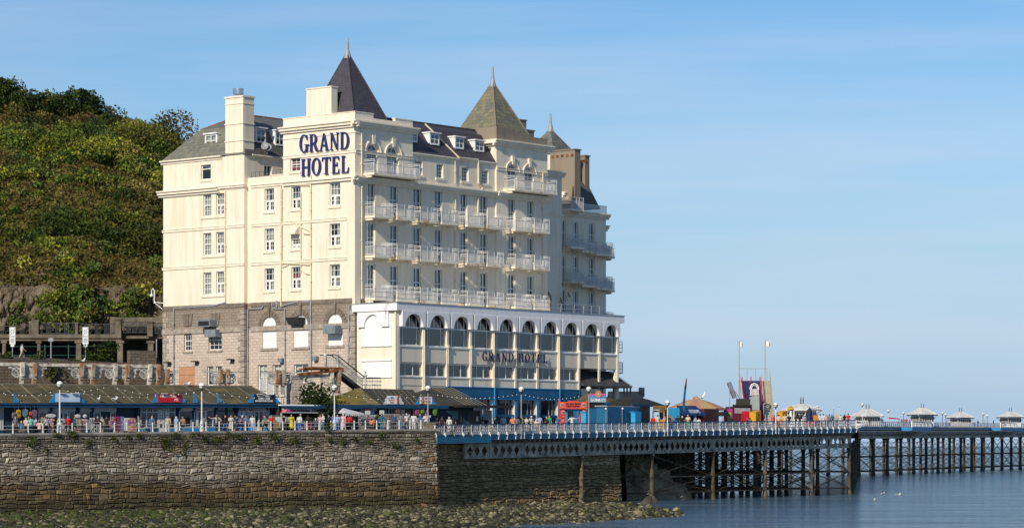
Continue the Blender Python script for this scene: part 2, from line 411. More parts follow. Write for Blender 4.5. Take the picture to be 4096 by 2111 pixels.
def window(wl, r, parent, cols=3, rows=4, mid=.5, dep=.28, curtain=None, arch=False, name='window', fw=.10, mw=.045, sill=True, opens=False, matf='white', gl='glass', trans=None):
 """a window set dep behind the wall face: frame > glass, curtain, sill"""
 u0, u1, z0, z1 = r; f = MB(); B = lambda a, b, c, d, e0=0.0, e1=.07: wl.box(f, a, b, c, d, -dep + e0, -dep + e1)
 zt = z1 - (u1 - u0) / 2 if arch else z1
 B(u0, u0 + fw, z0, zt); B(u1 - fw, u1, z0, zt); B(u0 + fw, u1 - fw, z0, z0 + fw)
 if not arch: B(u0 + fw, u1 - fw, z1 - fw, z1)
 else:
  o = arcpts(u0, u1, zt, z1)[1:-1]; i_ = arcpts(u0 + fw, u1 - fw, zt, z1 - fw)[1:-1]
  for k in range(len(o) - 1):
   f.prism([o[k], o[k + 1], i_[k + 1], i_[k]], (-dep, -dep + .07), m=wl.m)
 if mid: zm = z0 + (z1 - z0) * mid; B(u0 + fw, u1 - fw, zm - .05, zm + .05, 0, .08)
 for k in range(1, cols):
  u = u0 + (u1 - u0) * k / cols; B(u - mw / 2, u + mw / 2, z0 + fw, (z1 if arch else z1 - fw) - (.12 if arch else 0), .01, .05)
 for k in range(1, rows):
  z = z0 + (z1 - z0) * k / rows
  if mid and abs(z - zm) < .12: continue
  B(u0 + fw, u1 - fw, z - mw / 2, z + mw / 2, .012, .048)
 if opens:                                   # lower casements with heavier sash frames
  uc = (u0 + u1) / 2 + .06
  for a, b in ((u0 + .05, uc), (uc + .02, u1 - .05)):
   B(a, a + .12, z0 + .05, zm - .06, .05, .10); B(b - .12, b, z0 + .05, zm - .06, .05, .10)
   B(a + .12, b - .12, z0 + .05, z0 + .17, .05, .10); B(a + .12, b - .12, zm - .18, zm - .06, .05, .10)
 if trans: zm2 = z0 + (z1 - z0) * trans; B(u0 + fw, u1 - fw, zm2 - .07, zm2 + .07, 0, .09)
 w = f.build(name, M[matf], parent)
 g = MB()
 if arch: g.prism(arcpts(u0 + .02, u1 - .02, z0 + .02, z1 - .02), (-dep + .02, -dep + .03), m=wl.m)
 else: wl.box(g, u0 + .02, u1 - .02, z0 + .02, z1 - .02, -dep + .02, -dep + .03)
 g.build('glass', M['glassclear' if wl.k == 'L' else gl], w)
 if curtain:
  c = MB(); W_ = u1 - u0; Hh = z1 - z0
  def folds(a, b, lo, hi, dd=-.18):
   n = max(3, int((b - a) / .09))
   for i in range(n):
    x0, x1 = a + (b - a) * i / n, a + (b - a) * (i + 1) / n; e = (.05 if i % 2 else 0) + dd - dep
    e2 = (0 if i % 2 else .05) + dd - dep
    c.quad(wl.m(x0, lo, e), wl.m(x1, lo, e2), wl.m(x1, hi, e2), wl.m(x0, hi, e))
  kind, mat = curtain if isinstance(curtain, tuple) else (curtain, 'curtain')
  if kind == 'both': folds(u0, u0 + W_ * .36, z0, z1); folds(u1 - W_ * .30, u1, z0, z1)
  elif kind == 'left': folds(u0 + W_ * .42, u1, z0, z1)       # u grows to the left on the sunlit side
  elif kind == 'right': folds(u0, u0 + W_ * .5, z0, z1)
  elif kind == 'full': folds(u0, u1, z0, z1)
  elif kind == 'top': folds(u0, u1, z0 + Hh * .55, z1)
  elif kind == 'mid': folds(u0, u1, z0 + Hh * .5, z0 + Hh * .68)
  c.build('curtain', M[mat], w)
 if sill:
  s_ = MB(); wl.box(s_, u0 - .18, u1 + .18, z0 - .26, z0 - .02, -dep + .05, .12)
  s_.build('sill', M[sill if isinstance(sill, str) else 'cream'], w)
 return w
LW, LC, RF = Wl('L', -.55), Wl('L', 0.0), Wl('R', 0.0)
G0, ZS, Z2, Z1, ZC, ZT, ZTP = .9, 16.28, 20.7, 25.1, 29.65, 35.75, 36.85
yw0, yw1 = LW.u(977), LW.u(653)
yt = LC.u(1133)
xt1 = RF.u(1651); xm = RF.u(1986); x2 = RF.u(2190)
hotel = thing('grand_hotel', 'large cream seafront hotel with slate pyramid towers, balconies and blue GRAND HOTEL letters', 'hotel', (HO.x, HO.y, 0), HA)
# ---- openings on the sunlit side
WINR = [(777, 865), (932, 1021), (1089.5, 1179)]
wing_w = []
for (a, b) in WINR:
 wing_w.append((LW.rect(813, 845, a, b), dict(cols=3, rows=4, mid=.5, curtain='full')))
 wing_w.append((LW.rect(864, 896, a - 4, b - 4), dict(cols=3, rows=4, mid=.5, opens=True, curtain=random.choice(['full', 'left', 'top']))))
attic = LW.rect(803, 843, 659, 718)
stone_w = [LW.rect(736, 767, 1321, 1403), LW.rect(834, 887, 1318, 1399)]
stone_low = [LW.rect(828, 853, 1464, 1540), LW.rect(863, 888, 1464, 1540)]
board = LW.rect(716, 780, 1465, 1560)
wm_ = MB(); holes = [r for r, _ in wing_w] + [attic] + stone_w + stone_low + [board]
ZE = LW.z(660, 650)
LW.panel(wm_, yw0, yw1, G0, ZE, holes, bands=[(G0, 0), (13.3, 1), (ZS, 2)])
XB = 22.0
sidew = Wl('R', yw0)
fw_hole = sidew.rect(1057, 1089, 661, 704)
sidew.panel(wm_, -.55, XB, G0, ZE, [fw_hole], bands=[(G0, 0), (13.3, 1), (ZS, 2)])
wm_.quad((-.55, yw1, G0), (XB, yw1, G0), (XB, yw1, ZE), (-.55, yw1, ZE), mi=2)
wm_.quad((XB, yw0, G0), (XB, yw1, G0), (XB, yw1, ZE), (XB, yw0, ZE), mi=2)
wm_.quad((-.55, yw0, 30.1), (XB, yw0, 30.1), (XB, yw1, 30.1), (-.55, yw1, 30.1), mi=2)
# central strip and corner tower, sunlit side
cen_w = []
for (a, b), cu in zip([(754, 845), (914, 1004), (1073, 1163)], ['both', 'top', 'right']): cen_w.append((LC.rect(1058, 1096, a, b), cu, True))
for (a, b), cu in zip([(747, 836), (956, 995), (1067, 1156)], [('mid', 'bluecurtain'), None, ('mid', 'redcurtain')]): cen_w.append((LC.rect(1165, 1202, a, b), cu, True))
for (a, b), cu in zip([(731.6, 824), (894, 985), (1057, 1148)], ['left', 'right', 'both']): cen_w.append((LC.rect(1318, 1360, a, b), cu, True))
redw = LC.rect(1161, 1201, 629, 686)
arches = [LC.rect(1050, 1106, 1265, 1391), LC.rect(1174, 1232.5, 1259, 1387), LC.rect(1311.5, 1370.6, 1253, 1380)]
low = [LC.rect(1031, 1068, 1458, 1610), LC.rect(1090, 1126, 1458, 1610), LC.rect(1175, 1233, 1456, 1530)]
zpar = LC.z(1060, 706)
holes = [w[0] for w in cen_w] + [(*a, True) for a in arches] + low
LC.panel(wm_, yt, yw0, G0, 30.2, [h for h in holes if h[0] > yt], bands=[(G0, 0), (13.3, 1), (ZS, 2)])
LC.panel(wm_, 0, yt, G0, ZT, [h for h in holes if h[1] < yt] + [redw], bands=[(G0, 0), (13.3, 1), (ZS, 2)])
wm_.quad((0, yt, 30.2), (XB, yt, 30.2), (XB, yw0, 30.2), (0, yw0, 30.2), mi=3)
wm_.quad((0, yt, 29), (xt1, yt, 29), (xt1, yt, ZT), (0, yt, ZT), mi=2)
wm_.quad((0, 0, ZT), (xt1, 0, ZT), (xt1, yt, ZT), (0, yt, ZT), mi=3)
# shaded front openings
CXS = [(1472, 1501), (1561.5, 1593), (1660, 1691), (1746, 1774.5), (1848, 1875), (1928, 1956), (2033.5, 2061), (2110, 2135)]
wid = [RF.rect(a, b, 700, 800)[:2] for a, b in CXS]
RZ = [(29.15, 25.45), (24.75, 21.05), (20.2, 16.35)]        # head and floor of the three storeys
doors = [(u0, u1, zf, zt_) for (zt_, zf) in RZ for (u0, u1) in wid]
arch1 = [RF.rect(1468.5, 1513, 577, 701), RF.rect(1547.6, 1595, 588, 712)]
arch2 = [RF.rect(2030, 2068, 657.7, 762), RF.rect(2098.5, 2135, 668, 774)]
ZB1 = RF.z(1560, 705)
arch1 = [(a, b, ZB1, d) for a, b, c, d in arch1]; ZB2 = ZB1; arch2 = [(a, b, ZB2, d) for a, b, c, d in arch2]
RF.panel(wm_, 0, xt1, G0, ZT, [d for d in doors if d[1] < xt1] + [(*a, True) for a in arch1], bands=[(G0, 0), (13.3, 1), (ZS, 2)])
RF.panel(wm_, xm, x2, G0, ZT, [d for d in doors if d[0] > xm] + [(*a, True) for a in arch2], bands=[(G0, 2)])
RM = Wl('R', .22)
ZME = RM.z(1800, 630)
attw = [RM.rect(*q) for q in ((1660, 1690, 643, 701), (1746, 1773, 656, 711.5), (1846.5, 1875, 669, 725), (1928, 1954, 681, 735))]
RM.panel(wm_, xt1, xm, G0, ZME, [d for d in doors if xt1 < d[0] < xm] + attw, bands=[(G0, 2)])
for x, y0, y1, z1 in ((xm, 0, 8, ZT), (x2, 0, 8, ZT), (xt1, 0, yt, ZT)):
 wm_.quad((x, y0, 14), (x, y1, 14), (x, y1, z1), (x, y0, z1), mi=2)
wm_.quad((xm, 8, 14), (x2, 8, 14), (x2, 8, ZT), (xm, 8, ZT), mi=2)
wm_.quad((xm, 0, ZT), (x2, 0, ZT), (x2, 8, ZT), (xm, 8, ZT), mi=3)
wm_.quad((xt1, 14, 14), (xm + 10, 14, 14), (xm + 10, 14, ZME), (xt1, 14, ZME), mi=2)
wm_.build('wall', [M['stone'], M['stoneup'], M['cream'], M['lead']], hotel)
# interior floors and a spine wall keep the rooms dark
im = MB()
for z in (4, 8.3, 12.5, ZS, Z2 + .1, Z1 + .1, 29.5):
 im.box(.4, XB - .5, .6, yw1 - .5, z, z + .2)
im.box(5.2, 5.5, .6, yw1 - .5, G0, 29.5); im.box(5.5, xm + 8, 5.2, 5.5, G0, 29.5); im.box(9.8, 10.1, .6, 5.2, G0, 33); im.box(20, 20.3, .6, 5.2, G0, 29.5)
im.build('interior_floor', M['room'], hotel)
# ---- windows
for r, kw in wing_w: window(LW, r, hotel, sill=False, **kw)
for (a, b) in WINR:
 s = MB(); r1 = LW.rect(813, 845, a, b); r2 = LW.rect(864, 896, a, b)
 LW.box(s, r2[0] - .1, r1[1] + .35, r1[2] - .3, r1[2] - .06, -.2, .12); s.build('window_sill', M['cream'], hotel)
window(LW, attic, hotel, cols=1, rows=1, mid=.72)
for r in stone_w: window(LW, r, hotel, cols=3, rows=4, mid=.5, sill='trimstone', curtain=None)
for r in stone_low: window(LW, r, hotel, cols=1, rows=1, mid=.7, sill='trimstone', curtain=('top', 'curtain'))
b = MB(); LW.box(b, *board[:2], board[2], board[3], -.2, -.1); LW.box(b, (board[0] + board[1]) / 2 - .25, (board[0] + board[1]) / 2 + .25, board[2], board[3] - 1.0, -.12, -.05)
LW.box(b, board[0], board[1], board[3] - .95, board[3], -.14, -.04); b.build('boarded_door', M['ply'], hotel)
for r, cu, op in cen_w: window(LC, r, hotel, cols=3, rows=4, mid=.48, curtain=cu, opens=op)
window(LC, redw, hotel, cols=2, rows=3, mid=.5, curtain=('full', 'redcurtain'))
for a in arches:
 f = MB(); f.prism(arcpts(*a), (-.26, -.12), m=LC.m); o = f.build('blocked_arch_panel', M['white'], hotel)
 s = MB(); LC.box(s, a[0] - .3, a[1] + .3, a[2] - .3, a[2] - .02, -.15, .14); s.build('sill', M['trimstone'], o)
 s = MB(); uc = (a[0] + a[1]) / 2; r = (a[1] - a[0]) / 2; sp = a[3] - r
 for i in range(11):                       # voussoirs
  t0, t1 = math.pi * i / 11 + .02, math.pi * (i + 1) / 11 - .02; ro = r + (1.1 if i == 5 else .62); dd = .22 if i == 5 else .10
  zz = 1.75 if i == 5 else 0
  pts = [(uc - r * math.cos(t0), sp + r * math.sin(t0)), (uc - r * math.cos(t1), sp + r * math.sin(t1)),
 (uc - ro * math.cos(t1), sp + ro * math.sin(t1) + zz * .3), (uc - ro * math.cos(t0), sp + ro * math.sin(t0) + zz * .3)]
  s.prism(pts, (-.02, dd), m=LC.m)
 s.build('arch_surround', M['trimdark'], hotel)
for r in low[:2]:
 window(LC, (r[0], r[1], r[2], r[3]), hotel, cols=2, rows=3, mid=.6, curtain=('full', 'white'), sill=False)
window(LC, low[2], hotel, cols=2, rows=2, mid=.5, curtain=('full', 'white'), sill='trimstone')
ri = 0
for zi, (zt_, zf) in enumerate(RZ):
 for k, (u0, u1) in enumerate(wid):
  wl = RM if xt1 < u0 < xm else RF
  cu = random.choice([('full', 'bluecurtain'), ('top', 'bluecurtain'), ('full', 'bluecurtain'), ('top', 'curtain'), None])
  window(wl, (u0, u1, zf, zt_), hotel, cols=2, rows=1, mid=.56, curtain=cu, name='balcony_door', sill=False, fw=.12, mw=.16)
for r in attw: window(RM, r, hotel, cols=2, rows=4, mid=None, curtain=('full', 'bluecurtain'), mw=.06)
for r in arch1 + arch2: window(RF, r, hotel, cols=2, rows=5, mid=.46, arch=True, name='arched_window', curtain=('full', 'bluecurtain'), sill=False, fw=.12, mw=.06)
window(sidew, fw_hole, hotel, cols=2, rows=1, mid=None, mw=.2, sill=False, name='terrace_door')
# ---- mouldings
def course(wl, u0, u1, z, prof, name='string_course', mat='cream', par=hotel):
 s = MB()
 for (a, b, d) in prof: wl.box(s, u0, u1, z + a, z + b, -.02, d)
 return s.build(name, M[mat], par)
BIG = [(-.55, -.3, .22), (-.298, .0, .45), (.002, .16, .62)]
SMALL = [(-.16, .12, .10), (.122, .17, .16)]
for z in (Z2, Z1):
 course(LW, yw0, yw1 + .12, z, SMALL); course(LC, 1.2, yw0 - .56, z, SMALL); course(RF, 0, xt1, z - .0, [(-.1, .1, .06)])
course(LW, yw0 + 4.0, yw1 + .6, ZC, BIG, 'cornice'); course(LW, yw0 - .2, yw0 + 4.0, ZC, [(-.12, .1, .25), (.102, .2, .35)], 'cornice')
course(LC, yt - .1, yw0 - .58, ZC - .05, [(-.2, .05, .12), (.052, .12, .22)], 'cornice'); course(LC, -.62, yt - .1, ZC - .05, [(-.3, .0, .25), (.002, .14, .42)], 'cornice')
course(RF, -.6, xt1 + .1, ZC - .05, BIG, 'cornice'); course(RM, xt1 + .1, xm - .1, ZC - .05, BIG, 'cornice'); course(RF, xm - .1, x2 + .5, ZC - .05, BIG, 'cornice')
course(LW, yw0 + 3.6, yw1 + .35, ZE, [(-.25, .0, .12), (.002, .16, .35)], 'eaves_cornice')
course(sidew, .5, XB, ZE, [(-.25, .0, .12), (.002, .16, .35)], 'eaves_cornice')
course(LC, -.7, yt + .3, ZT, BIG, 'cornice'); course(RF, -.7, xt1 + .7, ZT, BIG, 'cornice')
course(LC, 0, yt, 32.5, SMALL); course(RF, 0, xt1, 32.5, SMALL); course(RF, xm, x2, 32.5, SMALL); course(LC, 0, yt, ZT - 1.15, [(-.05, .07, .08)]); course(RF, 0, xt1, ZT - 1.15, [(-.05, .07, .08)])
course(RF, xm - .7, x2 + .7, ZT, BIG, 'cornice')
s = MB(); s.box(xm - .62, xm, 0.02, 2.2, ZT - .3, ZT + .16); s.box(xm - .25, xm, 0.02, 2.2, ZT - .55, ZT - .31); s.build('cornice', M['cream'], hotel)
course(RM, xt1, xm, ZME - .1, [(-.2, .0, .1), (.002, .14, .26)], 'eaves_gutter')
# parapets
s = MB(); LC.box(s, yt - .2, yt, ZT + .17, ZTP, -.4, 0); LC.box(s, 0, yt - .2, ZT + .17, ZTP, -.4, 0)
RF.box(s, .4, 3.0, ZT + .17, ZTP, -.4, 0); RF.box(s, 3.0, 6.6, ZT + .17, ZTP - .45, -.4, 0); RF.box(s, 6.6, xt1, ZT + .17, ZTP - .15, -.4, 0)
LC.box(s, -.06, yt + .06, ZTP, ZTP + .1, -.46, .06); RF.box(s, .4, 3.05, ZTP + .001, ZTP + .099, -.46, .06); RF.box(s, 6.55, xt1, ZTP - .15, ZTP - .05, -.46, .06)
s.build('parapet', M['cream'], hotel)
s = MB(); LC.box(s, yt + .02, yw0 - .02, 30.2, zpar, -.35, 0); LC.box(s, yt + .02, LC.u(1080), zpar, zpar + .12, -.42, .06); s.build('parapet', M['cream'], hotel)
s = MB(); RF.box(s, xm, xm + 3.4, ZT + .17, ZTP + .55, -.4, 0); RF.box(s, xm + 3.4, xm + 6.2, ZT + .17, ZTP + .1, -.4, 0); RF.box(s, xm + 6.2, x2, ZT + .17, ZTP - .1, -.4, 0)
s.box(xm, xm + .4, .4, 3, ZT + .17, ZTP + .55); s.build('parapet', M['brownrender'], hotel)
s = MB(); RF.box(s, x2 - 4.2, x2 - .1, ZTP - .1, ZTP + .95, -3.2, -2); RF.box(s, x2 - 4.4, x2, ZTP + .95, ZTP + 1.1, -3.3, -1.9); s.build('roof_stack', M['brownrender'], hotel)
# corner pilaster and arch hoods
for ar in (arch1, arch2):
 for a in ar:
  s = MB()
  uc = (a[0] + a[1]) / 2; r = (a[1] - a[0]) / 2; sp = a[3] - r
  n = 14
  for i in range(n):
   t0, t1 = math.pi * i / n, math.pi * (i + 1) / n
   for r0, r1, d in ((r + .05, r + .32, .08), (r + .32, r + .42, .16)):
    s.prism([(uc - r0 * math.cos(t0), sp + r0 * math.sin(t0)), (uc - r0 * math.cos(t1), sp + r0 * math.sin(t1)),
 (uc - r1 * math.cos(t1), sp + r1 * math.sin(t1)), (uc - r1 * math.cos(t0), sp + r1 * math.sin(t0))], (-.02, d), m=RF.m)
  s.prism([(uc - .16, a[3] - .02), (uc + .16, a[3] - .02), (uc + .3, a[3] + 1.0), (uc - .3, a[3] + 1.0)], (-.02, .24), m=RF.m)
  s.build('arch_surround', M['cream'], hotel)
s = MB(); RF.box(s, -.12, .75, ZS - .9, ZC - .6, -.3, .1); s.build('corner_pilaster', M['cream'], hotel)
# stone trim: band ledge, quoins, plinth cap
course(LW, yw0, yw1 + .12, 13.3, [(-.28, .28, .14)], 'stone_band', 'trimstone'); course(LC, .3, yw0 - .56, 13.3, [(-.28, .28, .12)], 'stone_band', 'trimstone')
course(LW, yw0 - .1, yw1 + .08, ZS - .1, [(-.35, .12, .10)], 'stone_band', 'trimdark'); course(LC, 0, yw0 - .66, ZS - .1, [(-.35, .12, .10)], 'stone_band', 'trimdark')
s = MB()
for i in range(24):
 z = 1.2 + i * .6
 w_ = .55 if i % 2 else .95
 LW.box(s, yw0 - .12, yw0 + w_, z + .03, z + .56, -.3, .13); LC.box(s, -.1, w_, z + .03, z + .56, -.3, .13)
 LW.box(s, yw1 - w_, yw1 + .06, z + .03, z + .56, -.3, .06)
s.build('corner_quoin', M['trimstone'], hotel)
for a in stone_w:                              # keystone fans over the stone windows
 s = MB(); uc = (a[0] + a[1]) / 2
 for k in (-1, 0, 1): s.prism([(uc - .2 + k * .42, a[3] + .5), (uc + .2 + k * .42, a[3] + .5), (uc + .26 + k * .62, a[3] + 1.9), (uc - .26 + k * .62, a[3] + 1.9)], (-.02, .1 + .06 * (k == 0)), m=LW.m)
 s.build('keystone', M['trimdark'], hotel)
# ---- roofs
def pyramid(name, x0, x1, y0, y1, z0, za, ztop, mat, eave=.0, hips=None):
 s = MB(); cx, cy = (x0 + x1) / 2, (y0 + y1) / 2; b_ = [(x0, y0), (x1, y0), (x1, y1), (x0, y1)]
 t = .06
 k = [(cx + (x - cx) * t, cy + (y - cy) * t, za - (za - z0) * t) for x, y in b_]
 for i in range(4):
  j = (i + 1) % 4
  s.quad((*b_[i], z0), (*b_[j], z0), k[j], k[i])
 s.quad(*k)
 s.quad(*[(x, y, z0 - .001) for x, y in b_])
 o = s.build(name, M[mat], hotel)
 f = MB(); zz = k[0][2]
 f.lathe([(.42, zz - .3), (.36, zz + .1), (.20, zz + .7), (.13, zz + 1.6), (.09, ztop)], (cx, cy, 0), 8); f.build('finial', M['lead'], o)
 if hips:
  f = MB()
  for i in range(4): f.tube([(*b_[i], z0 + .03), (k[i][0], k[i][1], k[i][2] + .03)], .07, 5)
  f.build('ridge_tile', M[hips], o)
 return o
pyramid('tower_roof', .55, RF.u(1570) + .25, .55, LC.u(1205), ZT + .25, 44.3, LC.z(1393, 155) * 1.018, 'slate', hips='slate')
tx0, tx1 = xm + .9, Wl('R', .8).u(2117); tyb = H.ay(1824, None, tx0)[0]
pyramid('tower_roof', tx0, tx1, .8, tyb, ZTP + .2, RF.z(1947, 318) * 1.016, RF.z(1947, 258) * 1.016, 'slategreen', hips='brownrender')
# mansard of the middle range
ym, zr = 4.2, RF.z(1571, 461) * 1.007
s = MB()
prof = [(.0, ZME), (.55, ZME + .75), (2.3, ZME + 3.4), (3.4, zr - .35), (ym, zr), (8.0, zr - .6), (14, ZME)]
for (a, b), (c, d) in zip(prof, prof[1:]): s.quad((xt1 - 2, a, b), (xm + 9, a, b), (xm + 9, c, d), (xt1 - 2, c, d))
s.v = [(x, max(y, .0), z) for x, y, z in s.v]
mroof = s.build('mansard_roof', M['slate'], hotel)
r_ = MB(); r_.tube([(xt1 - 2, ym, zr + .05), (xm + 4, ym, zr + .05)], .12, 6); r_.build('ridge_tile', M['slate'], mroof)
def dormer(wl, r, back, parent, fx=True, lefts='white'):
 u0, u1, z0, z1 = r; s = MB()
 wl.box(s, u0 - .1, u0, z0, z1 + .08, -back, .0); wl.box(s, u1, u1 + .1, z0, z1 + .08, -back, 0)
 wl.box(s, u0 - .22, u1 + .22, z1 + .08, z1 + .22, -back, .2); wl.box(s, u0, u1, z0 - .1, z0, -back, .06)
 o = s.build('dormer', M['whitewall'], parent)
 window(wl, (u0, u1, z0, z1), o, cols=2, rows=2, mid=None, dep=.06, sill=False, mw=.09, fw=.1, curtain='full')
for q in ((1721, 1756, 537, 577), (1822, 1854, 553, 593), (1901, 1935, 567, 604), (1650, 1668, 528, 566)):
 dw = Wl('R', .75); dormer(dw, dw.rect(*q), 1.9, mroof)
# wing mansard
zb = LW.z(770, 520) * 1.006; zrid = LW.z(899, 464) * 1.015
e0, e1 = -.55, 18.0
yb0, yb1 = yw0 + 1.9, yw1 - 4.2
ins = 2.0; xr = 5.2
yr = (yw0 + yw1) / 2 - .6
A = [(-.75, yw0 - .25, ZE + .1), (-.75, yw1 + .3, ZE + .1), (e1, yw1 + .3, ZE + .1), (e1, yw0 - .25, ZE + .1)]
Bk = [(-.55 + ins, yb0, zb), (-.55 + ins, yb1, zb), (e1, yb1, zb), (e1, yb0, zb)]
s = MB()
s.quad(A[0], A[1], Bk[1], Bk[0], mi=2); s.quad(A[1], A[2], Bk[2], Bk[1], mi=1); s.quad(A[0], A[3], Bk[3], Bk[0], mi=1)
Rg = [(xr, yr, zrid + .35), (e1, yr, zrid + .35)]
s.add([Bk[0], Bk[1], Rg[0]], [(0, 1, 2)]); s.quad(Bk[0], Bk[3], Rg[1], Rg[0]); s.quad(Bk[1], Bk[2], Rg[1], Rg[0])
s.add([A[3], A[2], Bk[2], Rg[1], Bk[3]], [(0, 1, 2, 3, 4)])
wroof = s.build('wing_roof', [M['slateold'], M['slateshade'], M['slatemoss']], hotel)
r_ = MB(); r_.tube([Rg[0], Rg[1]], .13, 6); r_.tube([Bk[0], Rg[0]], .09, 5); r_.tube([Bk[1], Rg[0]], .09, 5); r_.build('ridge_tile', M['rust'], wroof)
dw = Wl('L', .35); dormer(dw, dw.rect(822, 866, 540, 587), 1.6, wroof)
dw = Wl('R', yw0 + .55); dormer(dw, dw.rect(1026, 1062, 517, 568), 1.4, wroof); dormer(dw, dw.rect(1103, 1135, 528, 580), 1.4, wroof)
# wing chimney
c0, c1 = LW.u(974), LW.u(903); zct = LW.z(940, 392)
s = MB(); s.box(-.62, 1.15, c0, c1, ZC - .3, zct); s.box(-.72, 1.25, c0 - .1, c1 + .1, zct, zct + .2); s.box(-.70, 1.23, c0 - .08, c1 + .08, zct - 3.05, zct - 2.93); s.box(-.70, 1.23, c0 - .08, c1 + .08, zct - 5.0, zct - 4.88)
s.box(-.68, 1.21, c0 - .06, c1 + .06, zct - .75, zct - .68)
ch = s.build('chimney', M['cream'], hotel)
k = MB(); cyc = (c0 + c1) / 2 + .2; k.lathe([(.25, 0), (.25, .3), (.62, .3), (.62, .95), (.55, .95), (.5, .9)], (.25, cyc, zct + .2), 14); k.build('chimney_cowl', M['steel'], ch, smooth=False)
c0, c1 = LC.u(1326), LC.u(1226); zct = LC.z(1280, 354)
s = MB(); s.box(-.02, .95, c0, c1, ZTP - .7, zct); s.box(-.09, 1.02, c0 - .07, c1 + .07, zct, zct + .13); s.build('chimney', M['cream'], hotel)
# ---- balconies
def _slab():
 m, t, b = nm('rust_stained_slab', .85, .2); c = ramp(t, noise(t, coords(t), 1.1, 4, .6), [(.56, (.78, .70, .55)), (.66, (.50, .27, .10)), (.74, (.72, .62, .46))])
 t.links.new(c, b.inputs['Base Color']); return m
M['slabrust'] = _slab()
def balcony(x0, wd_, dp, z, y=0.0, sets=1, brackets=True):
 s = MB(); s.box(x0, x0 + wd_, y - dp, y, z - .26, z); s.box(x0 + .12, x0 + .3, y - dp * .7, y, z - .5, z - .26); s.box(x0 + wd_ - .3, x0 + wd_ - .12, y - dp * .7, y, z - .5, z - .26)
 o = s.build('balcony', M['slabrust'], hotel)
 r_ = MB(); p = .05
 for h in (.12, 1.0): r_.box(x0 + .04, x0 + wd_ - .04, y - dp + .04, y - dp + .1, z + h, z + h + .06); r_.box(x0 + .04, x0 + .1, y - dp + .1, y, z + h, z + h + .06); r_.box(x0 + wd_ - .1, x0 + wd_ - .04, y - dp + .1, y, z + h, z + h + .06)
 n = int((wd_ - .1) / .15)
 for i in range(n + 1):
  x = x0 + .07 + (wd_ - .14) * i / n; r_.box(x - .022, x + .022, y - dp + .05, y - dp + .09, z, z + 1.0)
 n = int(dp / .15)
 for i in range(1, n):
  yy = y - dp + dp * i / n
  for x in (x0 + .07, x0 + wd_ - .07): r_.box(x - .02, x + .02, yy - .022, yy + .022, z, z + 1.0)
 for h in (1.28, 1.46):                     # safety rails added above the old ironwork
  r_.box(x0 + .04, x0 + wd_ * .42, y - dp + .05, y - dp + .09, z + h, z + h + .05); r_.box(x0 + wd_ * .62, x0 + wd_ - .04, y - dp + .05, y - dp + .09, z + h, z + h + .05)
  for x in (x0 + .05, x0 + wd_ - .09): r_.box(x, x + .04, y - dp + .09, y, z + h, z + h + .05)
 for x in (x0 + .06, x0 + wd_ * .42, x0 + wd_ * .62, x0 + wd_ - .1): r_.box(x, x + .045, y - dp + .03, y - dp + .075, z, z + 1.5)
 r_.build('railing', M['whitemetal'], o)
for zi, (zt_, zf) in enumerate(RZ):
 for k, (u0, u1) in enumerate(wid):
  y = .22 if xt1 < u0 < xm else 0
  balcony(u0 - .62, (u1 - u0) + 1.75, 1.6, zf, y)
balcony(arch1[0][0] - .75, xt1 - arch1[0][0] + .1, 1.75, ZB1); balcony(arch2[0][0] - .75, x2 - arch2[0][0] + .5, 1.75, ZB2)
# ---- rainwater and waste pipes
def pipe(wl, pts, r=.075, mat='pipecream', d=.14, name='drainpipe'):
 mb = MB(); q = [wl.m(*wl.px(*p), d) for p in pts]; mb.tube(q, r, 6)
 for a, b in zip(q, q[1:]):
  if abs(a[2] - b[2]) > 2:
   nn = int(abs(a[2] - b[2]) / 2.2)
   for i in range(1, nn + 1):
    t = i / (nn + 1); z = a[2] + (b[2] - a[2]) * t; x = a[0] + (b[0] - a[0]) * t; y = a[1] + (b[1] - a[1]) * t
    mb.box(x - r * 1.5, x + r * 1.5, y - r * 1.5, y + r * 1.5, z, z + .12)
 mb.build(name, M[mat], hotel)
pipe(LW, [(904, 762), (904, 1212)]); pipe(LW, [(906, 1210), (860, 1222), (698, 1233), (698, 1560)], .09, 'pipegrey')
pipe(LC, [(1127, 738), (1127, 1225)]); pipe(LC, [(1132, 755), (1132, 1060)], .05); pipe(LC, [(1246, 700), (1246, 1198)], .08); pipe(LC, [(1206, 770), (1206, 1090)], .05)
pipe(LC, [(1246, 742), (1172, 741), (1165, 728)], .08); pipe(LC, [(1246, 926), (1200, 905), (1166, 880)], .07); pipe(LC, [(1246, 937), (1220, 935), (1212, 928)], .07)
pipe(LC, [(1246, 1059), (1133, 1053)], .08); pipe(LC, [(1246, 1097), (1225, 1094), (1205, 1075)], .06); pipe(LC, [(1155, 1058), (1145, 1066), (1131, 1068)], .05)
pipe(LC, [(1056, 1222), (1052, 1233), (995, 1238), (993, 1580)], .085, 'pipegrey'); pipe(LC, [(1091, 1213), (1094, 1234), (1142, 1236), (1143, 1480)], .085, 'pipegrey')
pipe(LC, [(1109, 1202), (1109, 1230)], .08, 'pipegrey'); pipe(LC, [(1126, 1226), (1190, 1207), (1246, 1206)], .08, 'pipegrey'); pipe(LC, [(1246, 1198), (1247, 1480)], .09, 'pipegrey')
pipe(LC, [(1432, 1212), (1400, 1225), (1396, 1460)], .085, 'pipegrey')
pipe(RF, [(1443, 505), (1443, 1195)], .085); pipe(RF, [(1443, 736), (1443, 752)], .2); pipe(RM, [(1817, 640), (1817, 735)], .06); pipe(RM, [(1818, 760), (1818, 1200)], .06)
pipe(RM, [(1908, 880), (1908, 1200)], .07); pipe(RF, [(2168, 690), (2168, 1200)], .07)
